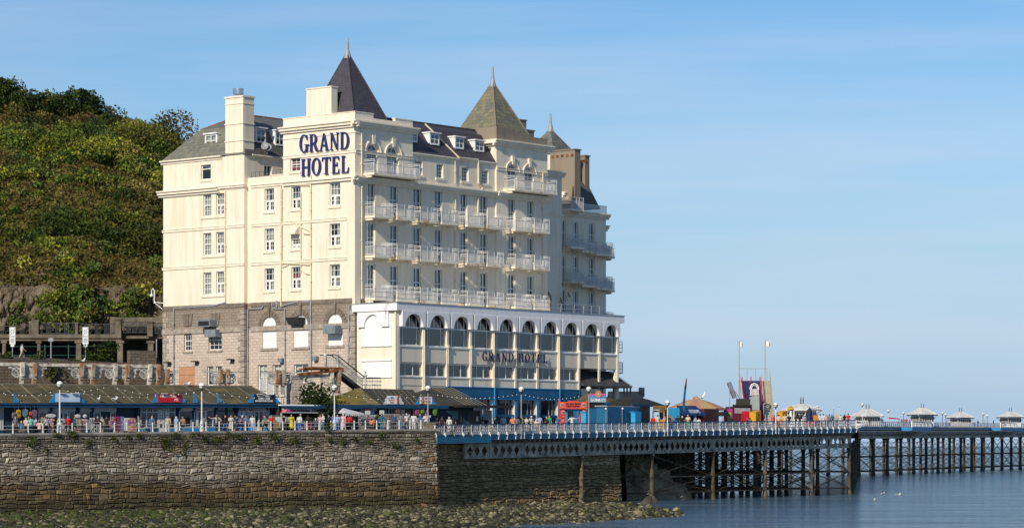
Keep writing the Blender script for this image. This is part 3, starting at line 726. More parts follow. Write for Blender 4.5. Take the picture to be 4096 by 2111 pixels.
mb = MB(); pts = [RM.m(*RM.px(1908, 640), .2), RM.m(*RM.px(1908, 735), .2), RM.m(*RM.px(1924, 752), .25), RM.m(*RM.px(1908, 790), .2), RM.m(*RM.px(1905, 870), .2)]
mb.tube([(xt1 + 5.0, 2.6, ZME + 3.9), (xt1 + 7.9, -.1, ZME + .05), RM.m(*RM.px(1908, 640), .2)], .1, 6); mb.tube(pts, .1, 6); mb.build('drainpipe', M['pipecream'], hotel)
# ---- extract ducts on the stone base
def duct(wl, r, d0, d1, name='vent_box'):
 s = MB(); u0, u1, z0, z1 = r; wl.box(s, u0, u1, z0, z1, d0, d1); o = s.build(name, M['vent'], hotel); return o
r = LW.rect(822, 870, 1281, 1308); o = duct(LW, r, .0, 1.25)
s = MB(); LW.box(s, r[0] + .12, r[1] - .12, r[2] + .12, r[3] - .12, 1.255, 1.27); s.build('grille', M['black'], o)
r = LW.rect(838, 882, 1318, 1348); duct(LW, r, -.2, .8); r = LC.rect(1318, 1368, 1302, 1335); duct(LC, r, -.1, 1.1)
r = LC.rect(1172, 1220, 1270, 1298); s = MB(); s.prism([(0, r[3]), (1.3, r[3]), (.75, r[2]), (0, r[2])], (r[0], r[1]), m=lambda u, z, d: (-u, d, z)); s.build('vent_hood', M['darkgrey'], hotel)
r = LC.rect(1168, 1200, 912, 938); s = MB(); s.prism([(0, r[3]), (.3, r[3]), (.75, r[3] - .35), (.8, r[2]), (0, r[2])], (r[0], r[1]), m=lambda u, z, d: (-u, d, z)); s.build('vent_hood', M['cream'], hotel)
s = MB()
for px, py in ((680, 1450), (790, 1446), (932, 1438)):
 u, z = LW.px(px, py); LW.box(s, u - .35, u + .35, z - .05, z + .1, .15, .75); LW.box(s, u - .1, u + .1, z - .25, z, 0, .3)
s.build('floodlight', M['darkgrey'], hotel)
for px, py in ((1130, 1442), (1268, 1434)):
 s = MB(); u, z = LC.px(px, py); LC.box(s, u - .3, u + .3, z - .2, z + .28, .1, .5); LC.box(s, u - .08, u + .08, z - .1, z + .1, 0, .12); s.build('floodlight', M['vent'], hotel)
# camera arm on the far corner
s = MB(); p = LW.m(yw1, LW.z(653, 1212), 0); s.tube([p, (p[0] - .3, p[1] + 1.2, p[2] + .15)], .05); s.tube([(p[0], p[1], p[2] - .8), (p[0] - .3, p[1] + 1.2, p[2] + .1)], .04)
q = (p[0] - .3, p[1] + 1.2, p[2]); s.tube([q, (q[0], q[1], q[2] + 1.5), (q[0], q[1] + .25, q[2] + 1.75), (q[0], q[1] + .5, q[2] + 1.5), (q[0], q[1] + .5, q[2] + 1.1)], .07); s.ball((q[0], q[1] + .5, q[2] + .95), .2)
s.build('security_camera', M['white'], hotel)
# satellite dishes
def dish(p, r, n, mat='darkgrey', par=hotel):
 s = MB(); n = Vector(n).normalized(); q = n.to_track_quat('Z', 'Y').to_matrix().to_4x4(); q.translation = Vector(p)
 k = 12; rows = [(0, 0), (.5, .06), (.85, .18), (1, .26), (.98, .3), (.5, .1), (0.02, .04)]
 vs = [q @ Vector((rr * r * math.cos(2 * math.pi * j / k), rr * r * math.sin(2 * math.pi * j / k), zz * r)) for rr, zz in rows for j in range(k)]
 s.add(vs, [(i * k + j, i * k + (j + 1) % k, (i + 1) * k + (j + 1) % k, (i + 1) * k + j) for i in range(len(rows) - 1) for j in range(k)])
 s.tube([q @ Vector((0, -r * .9, .1 * r)), q @ Vector((0, 0, r * .8))], .025, 4); s.tube([q @ Vector((0, 0, 0)), q @ Vector((0, -.3 * r, -.5 * r)), q @ Vector((0, -1.4 * r, -.55 * r))], .05, 5)
 return s.build('satellite_dish', M[mat], par)
p = sidew.px(1060, 587); dish((p[0], yw0 - .35, p[1] - .1), .5, (-.6, -.8, .3), 'lead'); dish((p[0] - .3, yw0 - .3, p[1]), .45, (-.9, -.5, .3), 'lead')
# ---- GRAND HOTEL lettering
def letter(ch):
 """polygons of a serif capital in a box of width w and height 1"""
 T, t, sf = .17, .055, .05
 def rect(a, b, c, d): return [(a, c), (b, c), (b, d), (a, d)]
 def serif(x0, x1, top): return [rect(x0 - .09, x1 + .09, 1 - sf, 1)] if top else [rect(x0 - .09, x1 + .09, 0, sf)]
 def ring(cx, cy, rx, ry, a0, a1, thick, thin, n=18):
  out = []
  for i in range(n):
   q = []
   for a in (a0 + (a1 - a0) * i / n, a0 + (a1 - a0) * (i + 1) / n):
    ar = math.radians(a); q.append(((cx + rx * math.cos(ar), cy + ry * math.sin(ar)), (cx + (rx - thick) * math.cos(ar), cy + (ry - thin) * math.sin(ar))))
   out.append([q[0][0], q[1][0], q[1][1], q[0][1]])
  return out
 if ch == 'G': return .86, ring(.43, .5, .42, .51, 42, 318, T, t) + [rect(.62, .62 + T, .08, .42), rect(.52, .90, .40, .45), rect(.70, .75, .68, .98), [(.62, .08), (.79, .08), (.74, .0), (.66, .12)]]
 if ch == 'R': return .88, [rect(.1, .1 + T, 0, 1)] + serif(.1, .27, 0) + [rect(.01, .45, 1 - sf, 1), rect(.27, .45, .46, .51)] + ring(.44, .73, .29, .27, -90, 90, T, t) + [[(.38, .5), (.56, .5), (.84, .04), (.66, 0)], rect(.66, .92, 0, sf)]
 if ch == 'A': return .92, [[(.40, 1), (.52, 1), (.85, 0), (.67, 0)], [(.40, 1), (.46, .9), (.17, 0), (.10, 0)], rect(.24, .66, .30, .355), rect(.0, .28, 0, sf), rect(.58, .94, 0, sf)]
 if ch == 'N': return .90, [rect(.13, .13 + t, 0, 1), rect(.72, .72 + t, 0, 1), [(.06, 1), (.26, 1), (.775, 0), (.66, 0)], rect(.02, .20, 1 - sf, 1)] + [rect(.62, .88, 1 - sf, 1), rect(.03, .30, 0, sf)]
 if ch == 'D': return .90, [rect(.1, .1 + T, 0, 1), rect(.01, .42, 0, sf), rect(.01, .42, 1 - sf, 1)] + ring(.40, .5, .46, .5, -90, 90, T, t)
 if ch == 'H': return .94, [rect(.1, .1 + T, 0, 1), rect(.66, .66 + T, 0, 1), rect(.27, .66, .49, .545)] + serif(.1, .27, 0) + serif(.1, .27, 1) + serif(.66, .83, 0) + serif(.66, .83, 1)
 if ch == 'O': return .88, ring(.44, .5, .43, .51, 0, 360, T, t, 26)
 if ch == 'T': return .84, [rect(.335, .335 + T, 0, 1), rect(.02, .82, 1 - sf, 1), [(.02, 1), (.09, 1), (.05, .74), (.02, .74)], [(.75, 1), (.82, 1), (.82, .74), (.79, .74)]] + serif(.335, .505, 0)
 if ch == 'E': return .80, [rect(.1, .1 + T, 0, 1), rect(.01, .70, 0, sf), rect(.01, .68, 1 - sf, 1), rect(.27, .52, .485, .54), [(.66, 0), (.74, .26), (.70, .26), (.58, 0)], [(.68, 1), (.68, .76), (.64, .76), (.58, 1)], rect(.49, .53, .38, .65)]
 if ch == 'L': return .78, [rect(.1, .1 + T, 0, 1), rect(.01, .70, 0, sf), [(.66, 0), (.74, .30), (.70, .30), (.56, 0)]] + serif(.1, .27, 1)
def sign_word(wl, word, p0, p1, top0, bot0, top1, bot1, parent, mat, d=(.12, .26), flip=True, name='sign_lettering', gap=.10):
 """p0..p1 pixel columns; letter height follows the perspective through the wall plane"""
 ws = [letter(c)[0] for c in word]; tot = sum(ws) + gap * (len(ws) - 1); ua, ub = wl.u(p0), wl.u(p1)
 za0, za1 = wl.z(p0, bot0), wl.z(p0, top0); zb0, zb1 = wl.z(p1, bot1), wl.z(p1, top1); mb = MB(); x = 0
 for c, w_ in zip(word, ws):
  for i, poly in enumerate(letter(c)[1]):
   pts = []
   for (a, b) in poly:
    t = (x + a) / tot; lo, hi = za0 + (zb0 - za0) * t, za1 + (zb1 - za1) * t
    pts.append((ua + (ub - ua) * t, lo + (hi - lo) * b))
   mb.prism(pts, (d[0], d[1] + .0011 * i), m=wl.m)
  x += w_ + gap
 return mb.build(name, M[mat], parent)
sign_word(LC, 'GRAND', 1203, 1402, 541, 612, 527, 596, hotel, 'navy')
sign_word(LC, 'HOTEL', 1209, 1402, 637, 706, 622, 690, hotel, 'navy')
# terrace rail on the central parapet
s = MB(); a, b = LC.u(1130), LC.u(998); z = zpar
for k in range(9):
 y = a + (b - a) * k / 8; s.box(.3, .33, y - .015, y + .015, z - .4, z + .65)
s.box(.3, .33, a, b, z + .62, z + .65); s.build('terrace_railing', M['black'], hotel)
# ---- rear link and far wing of the hotel
LK = Wl('R', 6.0); lx0, lx1 = LK.u(2180), LK.u(2247); zl = LK.z(2215, 690)
s = MB(); lh = [LK.rect(2189, 2199, a, b) for a, b in ((905, 975), (1055, 1130))]
LK.panel(s, lx0, lx1, G0, zl, lh); s.box(lx0, lx1, 6.02, 20, G0, zl); s.build('link_wall', M['cream'], hotel)
course(LK, lx0, lx1 + .3, zl, BIG, 'cornice'); course(LK, lx0, lx1 + .3, zl - 5.2, SMALL, 'cornice')
for z in (Z1 - 2, Z2 - 2): course(LK, lx0, lx1, z, SMALL)
for r in lh: window(LK, r, hotel, cols=1, rows=2, mid=.5, sill=False)
FW = Wl('R', 10.0); fx0, fx1 = FW.u(2246), FW.u(2424); fxe = FW.u(2446)
zf0 = FW.z(2330, 852)
fc = [(2246, 2254), (2295, 2313), (2355, 2378)]; fr = [(887, 1012, 1015), (1024, 1148, 1152), (1161, 1290, 1290)]
fw_h = []
for (a, b) in fc:
 u0, u1 = FW.u(a), FW.u(b)
 for (yt_, yb_, fl) in fr:
  zz = [FW.z(2345, q) for q in (yt_ + 4, yb_ - 4)]
  fw_h.append((u0, max(u1, u0 + .9), zz[1], zz[0]))
s = MB(); FW.panel(s, fx0, fx1, G0, zf0, fw_h); s.box(fx1, fxe, 11.2, 22, G0, FW.z(2440, 905)); s.box(fx0, fx1, 10.4, 22, G0, zf0)
xl_ = FW.u(2246); s.box(xl_ - .1, FW.u(2292), 10.02, 22, zf0, FW.z(2270, 775)); s.build('far_wing_wall', M['cream'], hotel)
course(FW, fx0, fx1 + .4, zf0, BIG, 'cornice'); course(Wl('R', 11.2), fx1 + .5, fxe + .5, FW.z(2440, 905), BIG, 'cornice'); course(FW, xl_, FW.u(2296), FW.z(2270, 775), BIG, 'cornice')
for r in fw_h: window(FW, r, hotel, cols=2, rows=1, mid=.6, sill=False, name='balcony_door', curtain=('full', 'bluecurtain'), fw=.12, mw=.14)
for (yt_, yb_, fl) in fr:
 z = FW.z(2345, yb_ - 4)
 a = FW.u(2240); balcony(a, FW.u(2290) - a, 1.9, z + .35, 10); a = FW.u(2291); balcony(a, FW.u(2350) - a, 1.5, z, 10); a = FW.u(2352); balcony(a, FW.u(2415) - a, 1.5, z - .2, 10); a = FW.u(2418); balcony(a, FW.u(2450) - a, 1.6, z - .3, 11.2)
a = FW.u(2240); balcony(a, FW.u(2290) - a, 1.9, FW.z(2270, 840), 10)
rr = MB(); x0, x1 = FW.u(2292), fx1
for i in range(40): x = x0 + (x1 - x0) * i / 39; rr.box(x - .03, x + .03, 9.9, 9.95, zf0 + .2, zf0 + 1.1)
rr.box(x0, x1, 9.88, 9.97, zf0 + 1.1, zf0 + 1.2); rr.build('roof_railing', M['whitemetal'], hotel)
z0_ = zf0 + .9; k13 = Wl('R', 14.5); s = MB(); xa, xb = FW.u(2262), Wl('R', 11.2).u(2402); zt_ = k13.z(2336, 706) - .8; dxr = xb - k13.u(2336)
s.quad((xa, 11.2, z0_), (xb, 11.2, z0_), (xb - dxr, 14.5, zt_ + .8), (xa, 14.5, zt_ + .8)); s.quad((xb, 11.2, z0_), (xb, 22, z0_), (xb - dxr, 18, zt_ + .8), (xb - dxr, 14.5, zt_ + .8)); s.quad((xa, 14.5, zt_ + .8), (xb - dxr, 14.5, zt_ + .8), (xb - dxr, 18, zt_ + .8), (xa, 18, zt_ + .8)); s.quad((xa, 11.2, z0_), (xa, 14.5, zt_ + .8), (xa, 18, zt_ + .8), (xa, 22, z0_))
s.quad((xa, 22, z0_), (xb, 22, z0_), (xb - dxr, 18, zt_ + .8), (xa, 18, zt_ + .8))
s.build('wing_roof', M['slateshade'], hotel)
# brown rendered stacks
CK = Wl('R', 9.6)
def stack(px0, px1, px2, pt, pb, y0):
 k = Wl('R', y0); x0, x1 = k.u(px1), k.u(px2); ly = H.ay(px0, None, x0)[0]
 zt = k.z(px1, pt); s = MB(); s.box(x0, x1, y0, ly, k.z(px1, pb), zt); s.box(x0 - .12, x1 + .12, y0 - .12, ly + .12, zt, zt + .14)
 o = s.build('chimney', M['brownrender'], hotel)
 q = MB()
 for i in range(5): yy = y0 + (ly - y0) * (i + .5) / 5; q.box(x0 - .03, x0 + .1, yy - .2, yy + .2, zt - .85, zt - .5)
 q.build('flue_opening', M['rust'], o)
stack(2200, 2299, 2322, 599, 830, 8.2); stack(2318, 2340, 2358, 624, 760, 13.5)
k2 = Wl('R', 16.0); xa = k2.u(2202); pyramid('turret_roof', xa - 2.6, xa + 2.6, 13.4, 18.6, k2.z(2202, 625), k2.z(2202, 512), k2.z(2202, 453), 'slateold')
s = MB(); s.box(xa - 2.4, xa + 2.4, 13.6, 18.4, 25, k2.z(2202, 624)); s.build('turret_wall', M['cream'], hotel)
k3 = Wl('R', 3.5); s = MB(); a = k3.u(2078); s.box(a, a + 1.3, 3.5, 5.2, ZT, k3.z(2090, 482)); s.box(a - .1, a + 1.4, 3.4, 5.3, k3.z(2090, 482), k3.z(2090, 478)); s.build('chimney', M['brownrender'], hotel)
# ================================================================ ARCADED SEAFRONT EXTENSION
AY = H.ay(1584, None, 0.0)[0]                 # local y of its long front (negative: in front of the hotel)
AF, AL = Wl('R', AY), Wl('L', 0.04)
annex = thing('seafront_extension', 'white and cream arcaded flat-roofed extension with blue ground floor below the hotel balconies', 'building', (HO.x, HO.y, 0), HA)
bx = [1591, 1691, 1787, 1880, 1970, 2059, 2147, 2231, 2313, 2394, 2468]
BX = [AF.u(p) for p in bx]
AX1 = BX[-1]
zfT, zfB, zaB, zwB, zsT, zsB, zlB = 15.55, 14.72, 13.02, 10.95, 10.75, 9.10, 7.62
zbT, zbB = AF.z(1950, 1551), AF.z(1950, 1594)
DZ = 2.45                                      # terrace level in front
# shell: openings for big windows, ribbon windows and the blue ground floor
holes = []; big = []; rib = []; gnd = []
for i in range(10):
 a, b = BX[i] + .16, BX[i + 1] - .16
 big.append((a + .05, b - .05, zwB, zfB - .12)); holes.append(big[-1])
 if i < 8: rib.append((a, b, zlB, zsB - .05)); holes.append(rib[-1])
 if 2 <= i < 8: gnd.append((a + .1, b - .1, DZ, zbB - .05)); holes.append(gnd[-1])
s = MB()
XT = BX[8]                                     # beyond this the ground storeys are an open terrace
AF.panel(s, BX[0] - .5, XT, DZ - 2, zfB, [h for h in holes if h[1] <= XT], dep=.3)
AF.panel(s, XT, AX1, zsB, zfB, [h for h in holes if h[0] >= XT], dep=.3)
for (x, z0) in ((AX1, zsB), (XT, DZ - 2)):
 s.quad((x, AY, z0), (x, 0, z0), (x, 0, zfB), (x, AY, zfB))
s.quad((XT, AY, zsB), (AX1, AY, zsB), (AX1, 0, zsB), (XT, 0, zsB))
AL.panel(s, AY, -.25, DZ - 2, zfB, [])
s.build('wall', M['cream'], annex)
s = MB()
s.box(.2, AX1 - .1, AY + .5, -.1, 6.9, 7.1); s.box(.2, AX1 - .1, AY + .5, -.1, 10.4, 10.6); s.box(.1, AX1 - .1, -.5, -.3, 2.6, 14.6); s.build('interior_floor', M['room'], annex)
# flat roof and deep white fascia
s = MB(); s.box(-.45, AX1 + .75, AY - .55, AY - .45, zfB, zfT); s.box(-.45, -.35, AY - .45, .05, zfB, zfT); s.box(AX1 + .65, AX1 + .75, AY - .45, 3.0, zfB, zfT)
s.box(-.35, AX1 + .65, AY - .45, -.02, zfT - .22, zfT - .02); s.box(-.35, AX1 + .65, AY - .45, AY, zfB + .02, zfB + .12)
s.build('roof_fascia', M['whitewall'], annex)
s = MB(); s.box(-.52, AX1 + .82, AY - .62, AY - .40, zfT + .002, zfT + .07); s.box(-.52, -.30, AY - .40, .05, zfT + .002, zfT + .07); s.build('roof_edge', M['pipegrey'], annex)
# columns, arch hoods, windows, spandrels
s = MB()
for i, x in enumerate(BX):
 AF.box(s, x - .15, x + .15, DZ - .3, zfB, 0, .16)
AF.box(s, BX[0] - .5, BX[0] + .1, DZ - .3, zfB, 0.0, .14); s.build('column', M['cream'], annex)
for i in range(10):
 a, b = BX[i] + .10, BX[i + 1] - .16
 r = (b - a) * .385; uc = (a + b) / 2 + .02; n = 16; rz = (zfB - zaB) * .83; zs = zaB
 s = MB(); arc = [(uc - r * math.cos(math.pi * k / n), zs + rz * math.sin(math.pi * k / n)) for k in range(n + 1)]
 for d0, d1 in ((.62, .50),):
  for k in range(n):
   p, q = arc[k], arc[k + 1]
   s.prism([p, q, (q[0], zfB), (p[0], zfB)], (d1, d0), m=AF.m)
  AF.box(s, a, uc - r, zaB, zfB, d1, d0); AF.box(s, uc + r, b, zaB, zfB, d1, d0)
  for k in range(n):
   p, q = arc[k], arc[k + 1]; s.quad(AF.m(*p, d1), AF.m(*q, d1), AF.m(*q, .0), AF.m(*p, .0))
  AF.box(s, a, a + .06, zaB, zfB, 0, d1); AF.box(s, b - .06, b, zaB, zfB, 0, d1); AF.box(s, a + .06, uc - r, zaB, zaB + .06, 0, d1); AF.box(s, uc + r, b - .06, zaB, zaB + .06, 0, d1)
 s.build('arch_hood', M['whitewall'], annex)
 u0, u1, z0, z1 = big[i]; f = MB(); w_ = u1 - u0
 B = lambda p, q, c, d, e=.06: AF.box(f, p, q, c, d, -.2, -.2 + e)
 for t in (0, .19, .80, .965): B(u0 + w_ * t, u0 + w_ * t + .10, z0, zaB - .05)
 B(u0, u1, z0, z0 + .12, .07); B(u0, u1, zaB - .12, zaB + .02, .07); B((u0 + u1) / 2 - .07, (u0 + u1) / 2 + .07, zaB + .02, z1); B(u0 + w_ * .2, u0 + w_ * .2 + .08, zaB + .02, z1); B(u0 + w_ * .8, u0 + w_ * .8 + .08, zaB + .02, z1)
 o = f.build('window', M['white'], annex)
 g = MB(); AF.box(g, u0, u1, z0, z1, -.19, -.18); g.build('glass', M['glass'], o)
 if i in (0, 1, 5, 8, 9):
  c = MB(); lo, hi = ((z0, zaB) if i == 0 else (zaB, z1) if i > 7 else (z0, zaB)); ua, ub = (u0 + .3, u1 - .5) if i != 1 else (u0 + .6, u0 + w_ * .52)
  for k in range(12): c.quad(AF.m(ua + (ub - ua) * k / 12, lo, -.5 - .06 * (k % 2)), AF.m(ua + (ub - ua) * (k + 1) / 12, lo, -.5 - .06 * ((k + 1) % 2)), AF.m(ua + (ub - ua) * (k + 1) / 12, hi, -.5 - .06 * ((k + 1) % 2)), AF.m(ua + (ub - ua) * k / 12, hi, -.5 - .06 * (k % 2)))
  c.build('curtain', M['bluecurtain' if i < 6 else 'curtain'], o)
 s = MB(); AF.box(s, u0 - .08, u1 + .08, z0 - .14, z0 - .002, -.25, .14); s.build('sill', M['white'], o)
 s = MB(); AF.box(s, u0, u1, zsB + .06, zsT - .08, 0, .055); s.build('spandrel_panel', M['cream'], annex)
 if i < 8:
  u0, u1, z0, z1 = rib[i]; f = MB()
  for t in (0, .30, .64, .965): B(u0 + (u1 - u0) * t, u0 + (u1 - u0) * t + .075, z0, z1)
  B(u0, u1, z0, z0 + .09, .07); B(u0, u1, z1 - .09, z1, .07); o = f.build('window', M['white'], annex)
  g = MB(); AF.box(g, u0, u1, z0, z1, -.19, -.18); g.build('glass', M['glass'], o)
  if i in (0, 1, 2, 4, 5):
   c = MB(); p = .62 if i != 2 else .05; AF.box(c, u0 + (u1 - u0) * p, u0 + (u1 - u0) * (p + .3), z0, z1, -.42, -.4); c.build('curtain', M['bluecurtain'], o)
  s = MB(); AF.box(s, u0 - .1, u1 + .1, z0 - .12, z0 - .002, -.25, .12); s.build('sill', M['white'], o)
  s = MB(); AF.box(s, u0, u1, zbT + .1, z0 - .3, 0, .05); s.build('spandrel_panel', M['cream'], annex)
# sunlit end wall
y0, y1 = AY + .35, -.15
s = MB(); c0, c1 = AL.u(1558), AL.u(1437)
n = 18; uc = (c0 + c1) / 2; r = AL.u(1463) - uc; rz = (zfB - zaB) * .80
arc = [(uc - r * math.cos(math.pi * k / n), zaB + rz * math.sin(math.pi * k / n)) for k in range(n + 1)]
for k in range(n): p, q = arc[k], arc[k + 1]; s.prism([p, q, (q[0], zfB), (p[0], zfB)], (.0, .34), m=AL.m)
AL.box(s, c0 - .1, uc - r, zaB, zfB, 0, .34); AL.box(s, uc + r, c1, zaB, zfB, 0, .34); s.build('arch_hood', M['whitewall'], annex)
s = MB(); AL.box(s, c0 - .35, c1 - .3, zwB, zaB + rz + .05, 0, .08); AL.box(s, c0 - .35, c1 - .35, AL.z(1500, 1506), AL.z(1500, 1443), 0, .08); s.build('white_panel', M['whitewall'], annex)
s = MB(); AL.box(s, c0 - .4, c1 - .3, zwB - .1, zwB - .002, 0, .16); AL.box(s, c0 - .4, c1 - .35, AL.z(1500, 1444), AL.z(1500, 1438), 0, .2); AL.box(s, c0 - .4, c1 - .35, AL.z(1500, 1511), AL.z(1500, 1506.3), 0, .14); s.build('ledge', M['white'], annex)
# blue ground floor
s = MB(); AF.box(s, BX[2] - .2, XT - .05, zbB, zbT, -.05, .24); s.build('blue_fascia', M['blueband'], annex)
s = MB(); AF.box(s, BX[2] - .2, XT - .05, zbT + .002, zbT + .07, -.0, .3); AF.box(s, BX[2] - .2, XT - .05, zbB - .07, zbB - .002, 0, .28); s.build('blue_moulding', M['bluelight'], annex)
for i in range(2, 9):
 s = MB(); AF.box(s, BX[i] - .22, BX[i] + .22, DZ - .3, zbB - .075, .165, .26); s.build('blue_column', M['bluelight'], annex)
zt = zbB - 1.75
for (u0, u1, z0, z1) in gnd:
 f = MB()
 for t in (0, .16, .62, .80, .95): AF.box(f, u0 + (u1 - u0) * t, u0 + (u1 - u0) * t + .12, zt, z1, -.2, -.12)
 o = f.build('window', M['lead'], annex); g = MB(); AF.box(g, u0, u1, zt, z1, -.19, -.18); g.build('glass', M['glassdark'], o)
 f = MB(); AF.box(f, u0, u1, zt - .3, zt - .002, -.25, .1)
 for t in (0, .2, .4, .62, .82, .96): AF.box(f, u0 + (u1 - u0) * t, u0 + (u1 - u0) * t + .13, z0, zt - .3, -.2, -.1)
 o = f.build('door', M['blueband'], annex); g = MB(); AF.box(g, u0, u1, z0, zt - .3, -.19, -.18); g.build('glass', M['glassdark'], o)
# drainpipes on the columns
for i, (zb_, mat) in enumerate([(1, 6), (4, 2.5), (7, 2.5)]):
 x = BX[zb_]; s = MB(); s.tube([AF.m(x, zaB - .1, .25), AF.m(x, zbT + .1 if zb_ > 1 else DZ + 3, .25)], .09, 6); s.build('drainpipe', M['pipecream'], annex)
 if zb_ > 1: s = MB(); s.tube([AF.m(x, zbT + .1, .33), AF.m(x, DZ, .33)], .09, 6); s.build('drainpipe', M['bluelight'], annex)
for i in (2, 3, 5, 6, 8, 9):
 x = BX[i]; s = MB(); s.tube([AF.m(x, zwB, .24), AF.m(x, zsB, .24)], .05, 5); AF.box(s, x - .12, x + .12, zwB - .05, zwB + .25, .17, .36); s.build('drainpipe', M['pipecream'], annex)
# lettering
u0p, u1p = 1920, 2180
ztop, zbot = AF.z(1920, 1408), AF.z(1920, 1443)
def flat_word(word, pa, pb):
 za = AF.z(pa, 1407 + (pa - 1920) * .042); zc = AF.z(pa, 1442 + (pa - 1920) * .038)
 ws = [letter(c)[0] for c in word]; gap = .26; tot = sum(ws) + gap * (len(ws) - 1); ua, ub = AF.u(pa), AF.u(pb); x = 0; mb = MB()
 for c, w_ in zip(word, ws):
  for k, poly in enumerate(letter(c)[1]):
   mb.prism([(ua + (ub - ua) * (x + p) / tot, zc + (za - zc) * q) for p, q in poly], (.30, .40 + .001 * k), m=AF.m)
  x += w_ + gap
 for t in (.1, .3, .5, .7, .9): AF.box(mb, ua + (ub - ua) * t - .012, ua + (ub - ua) * t + .012, za, za + .42, .32, .36)
 mb.build('sign_lettering', M['navydark'], annex)
flat_word('GRAND', 1920, 2045); flat_word('HOTEL', 2064, 2180)
# roof guard rail
s = MB(); xs = [AF.u(p) for p in (1500, 1563, 1630, 1686, 1743, 1801, 1853, 1904, 1948, 2012, 2070, 2110, 2162, 2210, 2258, 2311, 2348, 2380, 2412)]
for k, x in enumerate(xs): s.tube([(x, AY + .6, zfT - .02), (x + (.15 if k > 8 else 0), AY + .6, zfT + 1.15)], .035, 5)
for h in (.55, 1.1): s.tube([(x + (.1 if k > 8 else 0), AY + .6, zfT + h + .05 * math.sin(k * 2.1)) for k, x in enumerate(xs)], .03, 5)
s.build('roof_railing', M['pipegrey'], annex)
for (px, py, r) in ((2193, 1184, .62), (2241, 1203, .45), (2272, 1180, .42)):
 w_ = Wl('R', -1.2); u, z = w_.px(px, py); o = dish((u, -1.2, z), r, (.45, -.85, .3), par=annex)
s = MB(); w_ = Wl('R', -1.2); u, z = w_.px(2200, 1210); s.box(u - .25, u + .35, -1.2, -.7, zfT, zfT + 2.0); s.build('roof_stack', M['brownrender'], annex)
# open terrace with black sheet awning
s = MB(); za, zb = zsB - .15, AF.z(2450, 1545); yo = AY - .7
s.quad((XT + .2, AY + 1.4, za), (AX1 + .5, AY + 1.4, za), (AX1 + 2.1, yo, zb), (XT + .2, yo, zb)); s.quad((AX1 + .5, AY + 1.4, za), (AX1 + .5, 0, za), (AX1 + 2.1, 0, zb), (AX1 + 2.1, yo, zb))
s.quad((XT + .2, yo, zb - .15), (AX1 + 2.1, yo, zb - .15), (AX1 + 2.1, yo, zb), (XT + .2, yo, zb)); s.quad((AX1 + 2.1, yo, zb - .15), (AX1 + 2.1, 0, zb - .15), (AX1 + 2.1, 0, zb), (AX1 + 2.1, yo, zb))
k = 16
for i in range(k):
 t = i / (k - 1); xa = XT + .25 + (AX1 + .4 - XT) * t; xb = XT + .25 + (AX1 + 2.0 - XT) * t
 s.tube([(xa, AY + 1.4, za + .03), (xb, yo, zb + .03)], .035, 4)
s.build('terrace_awning', M['darkgrey'], annex)
s = MB()
for x in (AX1 + 1.95, AX1 + 1.3, AX1 + .7, XT + 1.5, XT + 4.0): s.box(x - .07, x + .07, yo + .1, yo + .24, DZ, zb - .15)
for y in (AY + 2, AY + 4): s.box(AX1 + 1.9, AX1 + 2.04, y, y + .14, DZ, zb - .15)
s.build('awning_post', M['black'], annex)
s = MB(); s.box(XT + .2, AX1, -.6, -.5, DZ - 2, zsB); s.box(XT - .1, XT + .02, AY + .3, -.6, DZ - 2, zsB)
for x in (XT + 1.2, XT + 3.0, XT + 4.6): s.box(x, x + .12, AY + 3.4, AY + 3.5, DZ - 2, zb + 1)
s.build('terrace_wall', M['trimdark'], annex)
s = MB(); AF.box(s, AX1 - .35, AX1 + .05, DZ - 2, zsB - .01, -.3, .05); s.build('column', M['cream'], annex)
# fire escape at the end
s = MB(); x0 = AX1 + .05; yb = AY + 1.0
for (zz, wd_) in ((AF.z(2480, 1404), 2.3), (AF.z(2480, 1488), 2.4)):
 s.box(x0, x0 + wd_, yb, yb + 1.6, zz - .12, zz)
 for h in (.45, .85, 1.25): s.tube([(x0, yb, zz + h), (x0 + wd_, yb, zz + h), (x0 + wd_, yb + 1.6, zz + h)], .03, 4)
 for i in range(5 if zz > 10 else 13): t = i / (4 if zz > 10 else 12); s.tube([(x0 + wd_ * t, yb, zz), (x0 + wd_ * t, yb, zz + 1.25)], .025, 4)
 s.tube([(x0 + wd_, yb + .02, zz), (x0 + wd_, yb + .02, zz + 1.25)], .04, 4); s.tube([(x0, yb + .5, zz - 1.2), (x0 + wd_ * .7, yb + .5, zz - .1)], .06, 4)
zz = AF.z(2480, 1404); s.tube([(x0, yb + .2, zz + .1), (x0 + 1.2, yb + .2, zz + 1.4)], .04, 4); s.tube([(x0, yb + .2, zz + .6), (x0 + 1.0, yb + .2, zz + 1.7)], .03, 4)
s.build('fire_escape', M['pipegrey'], annex)
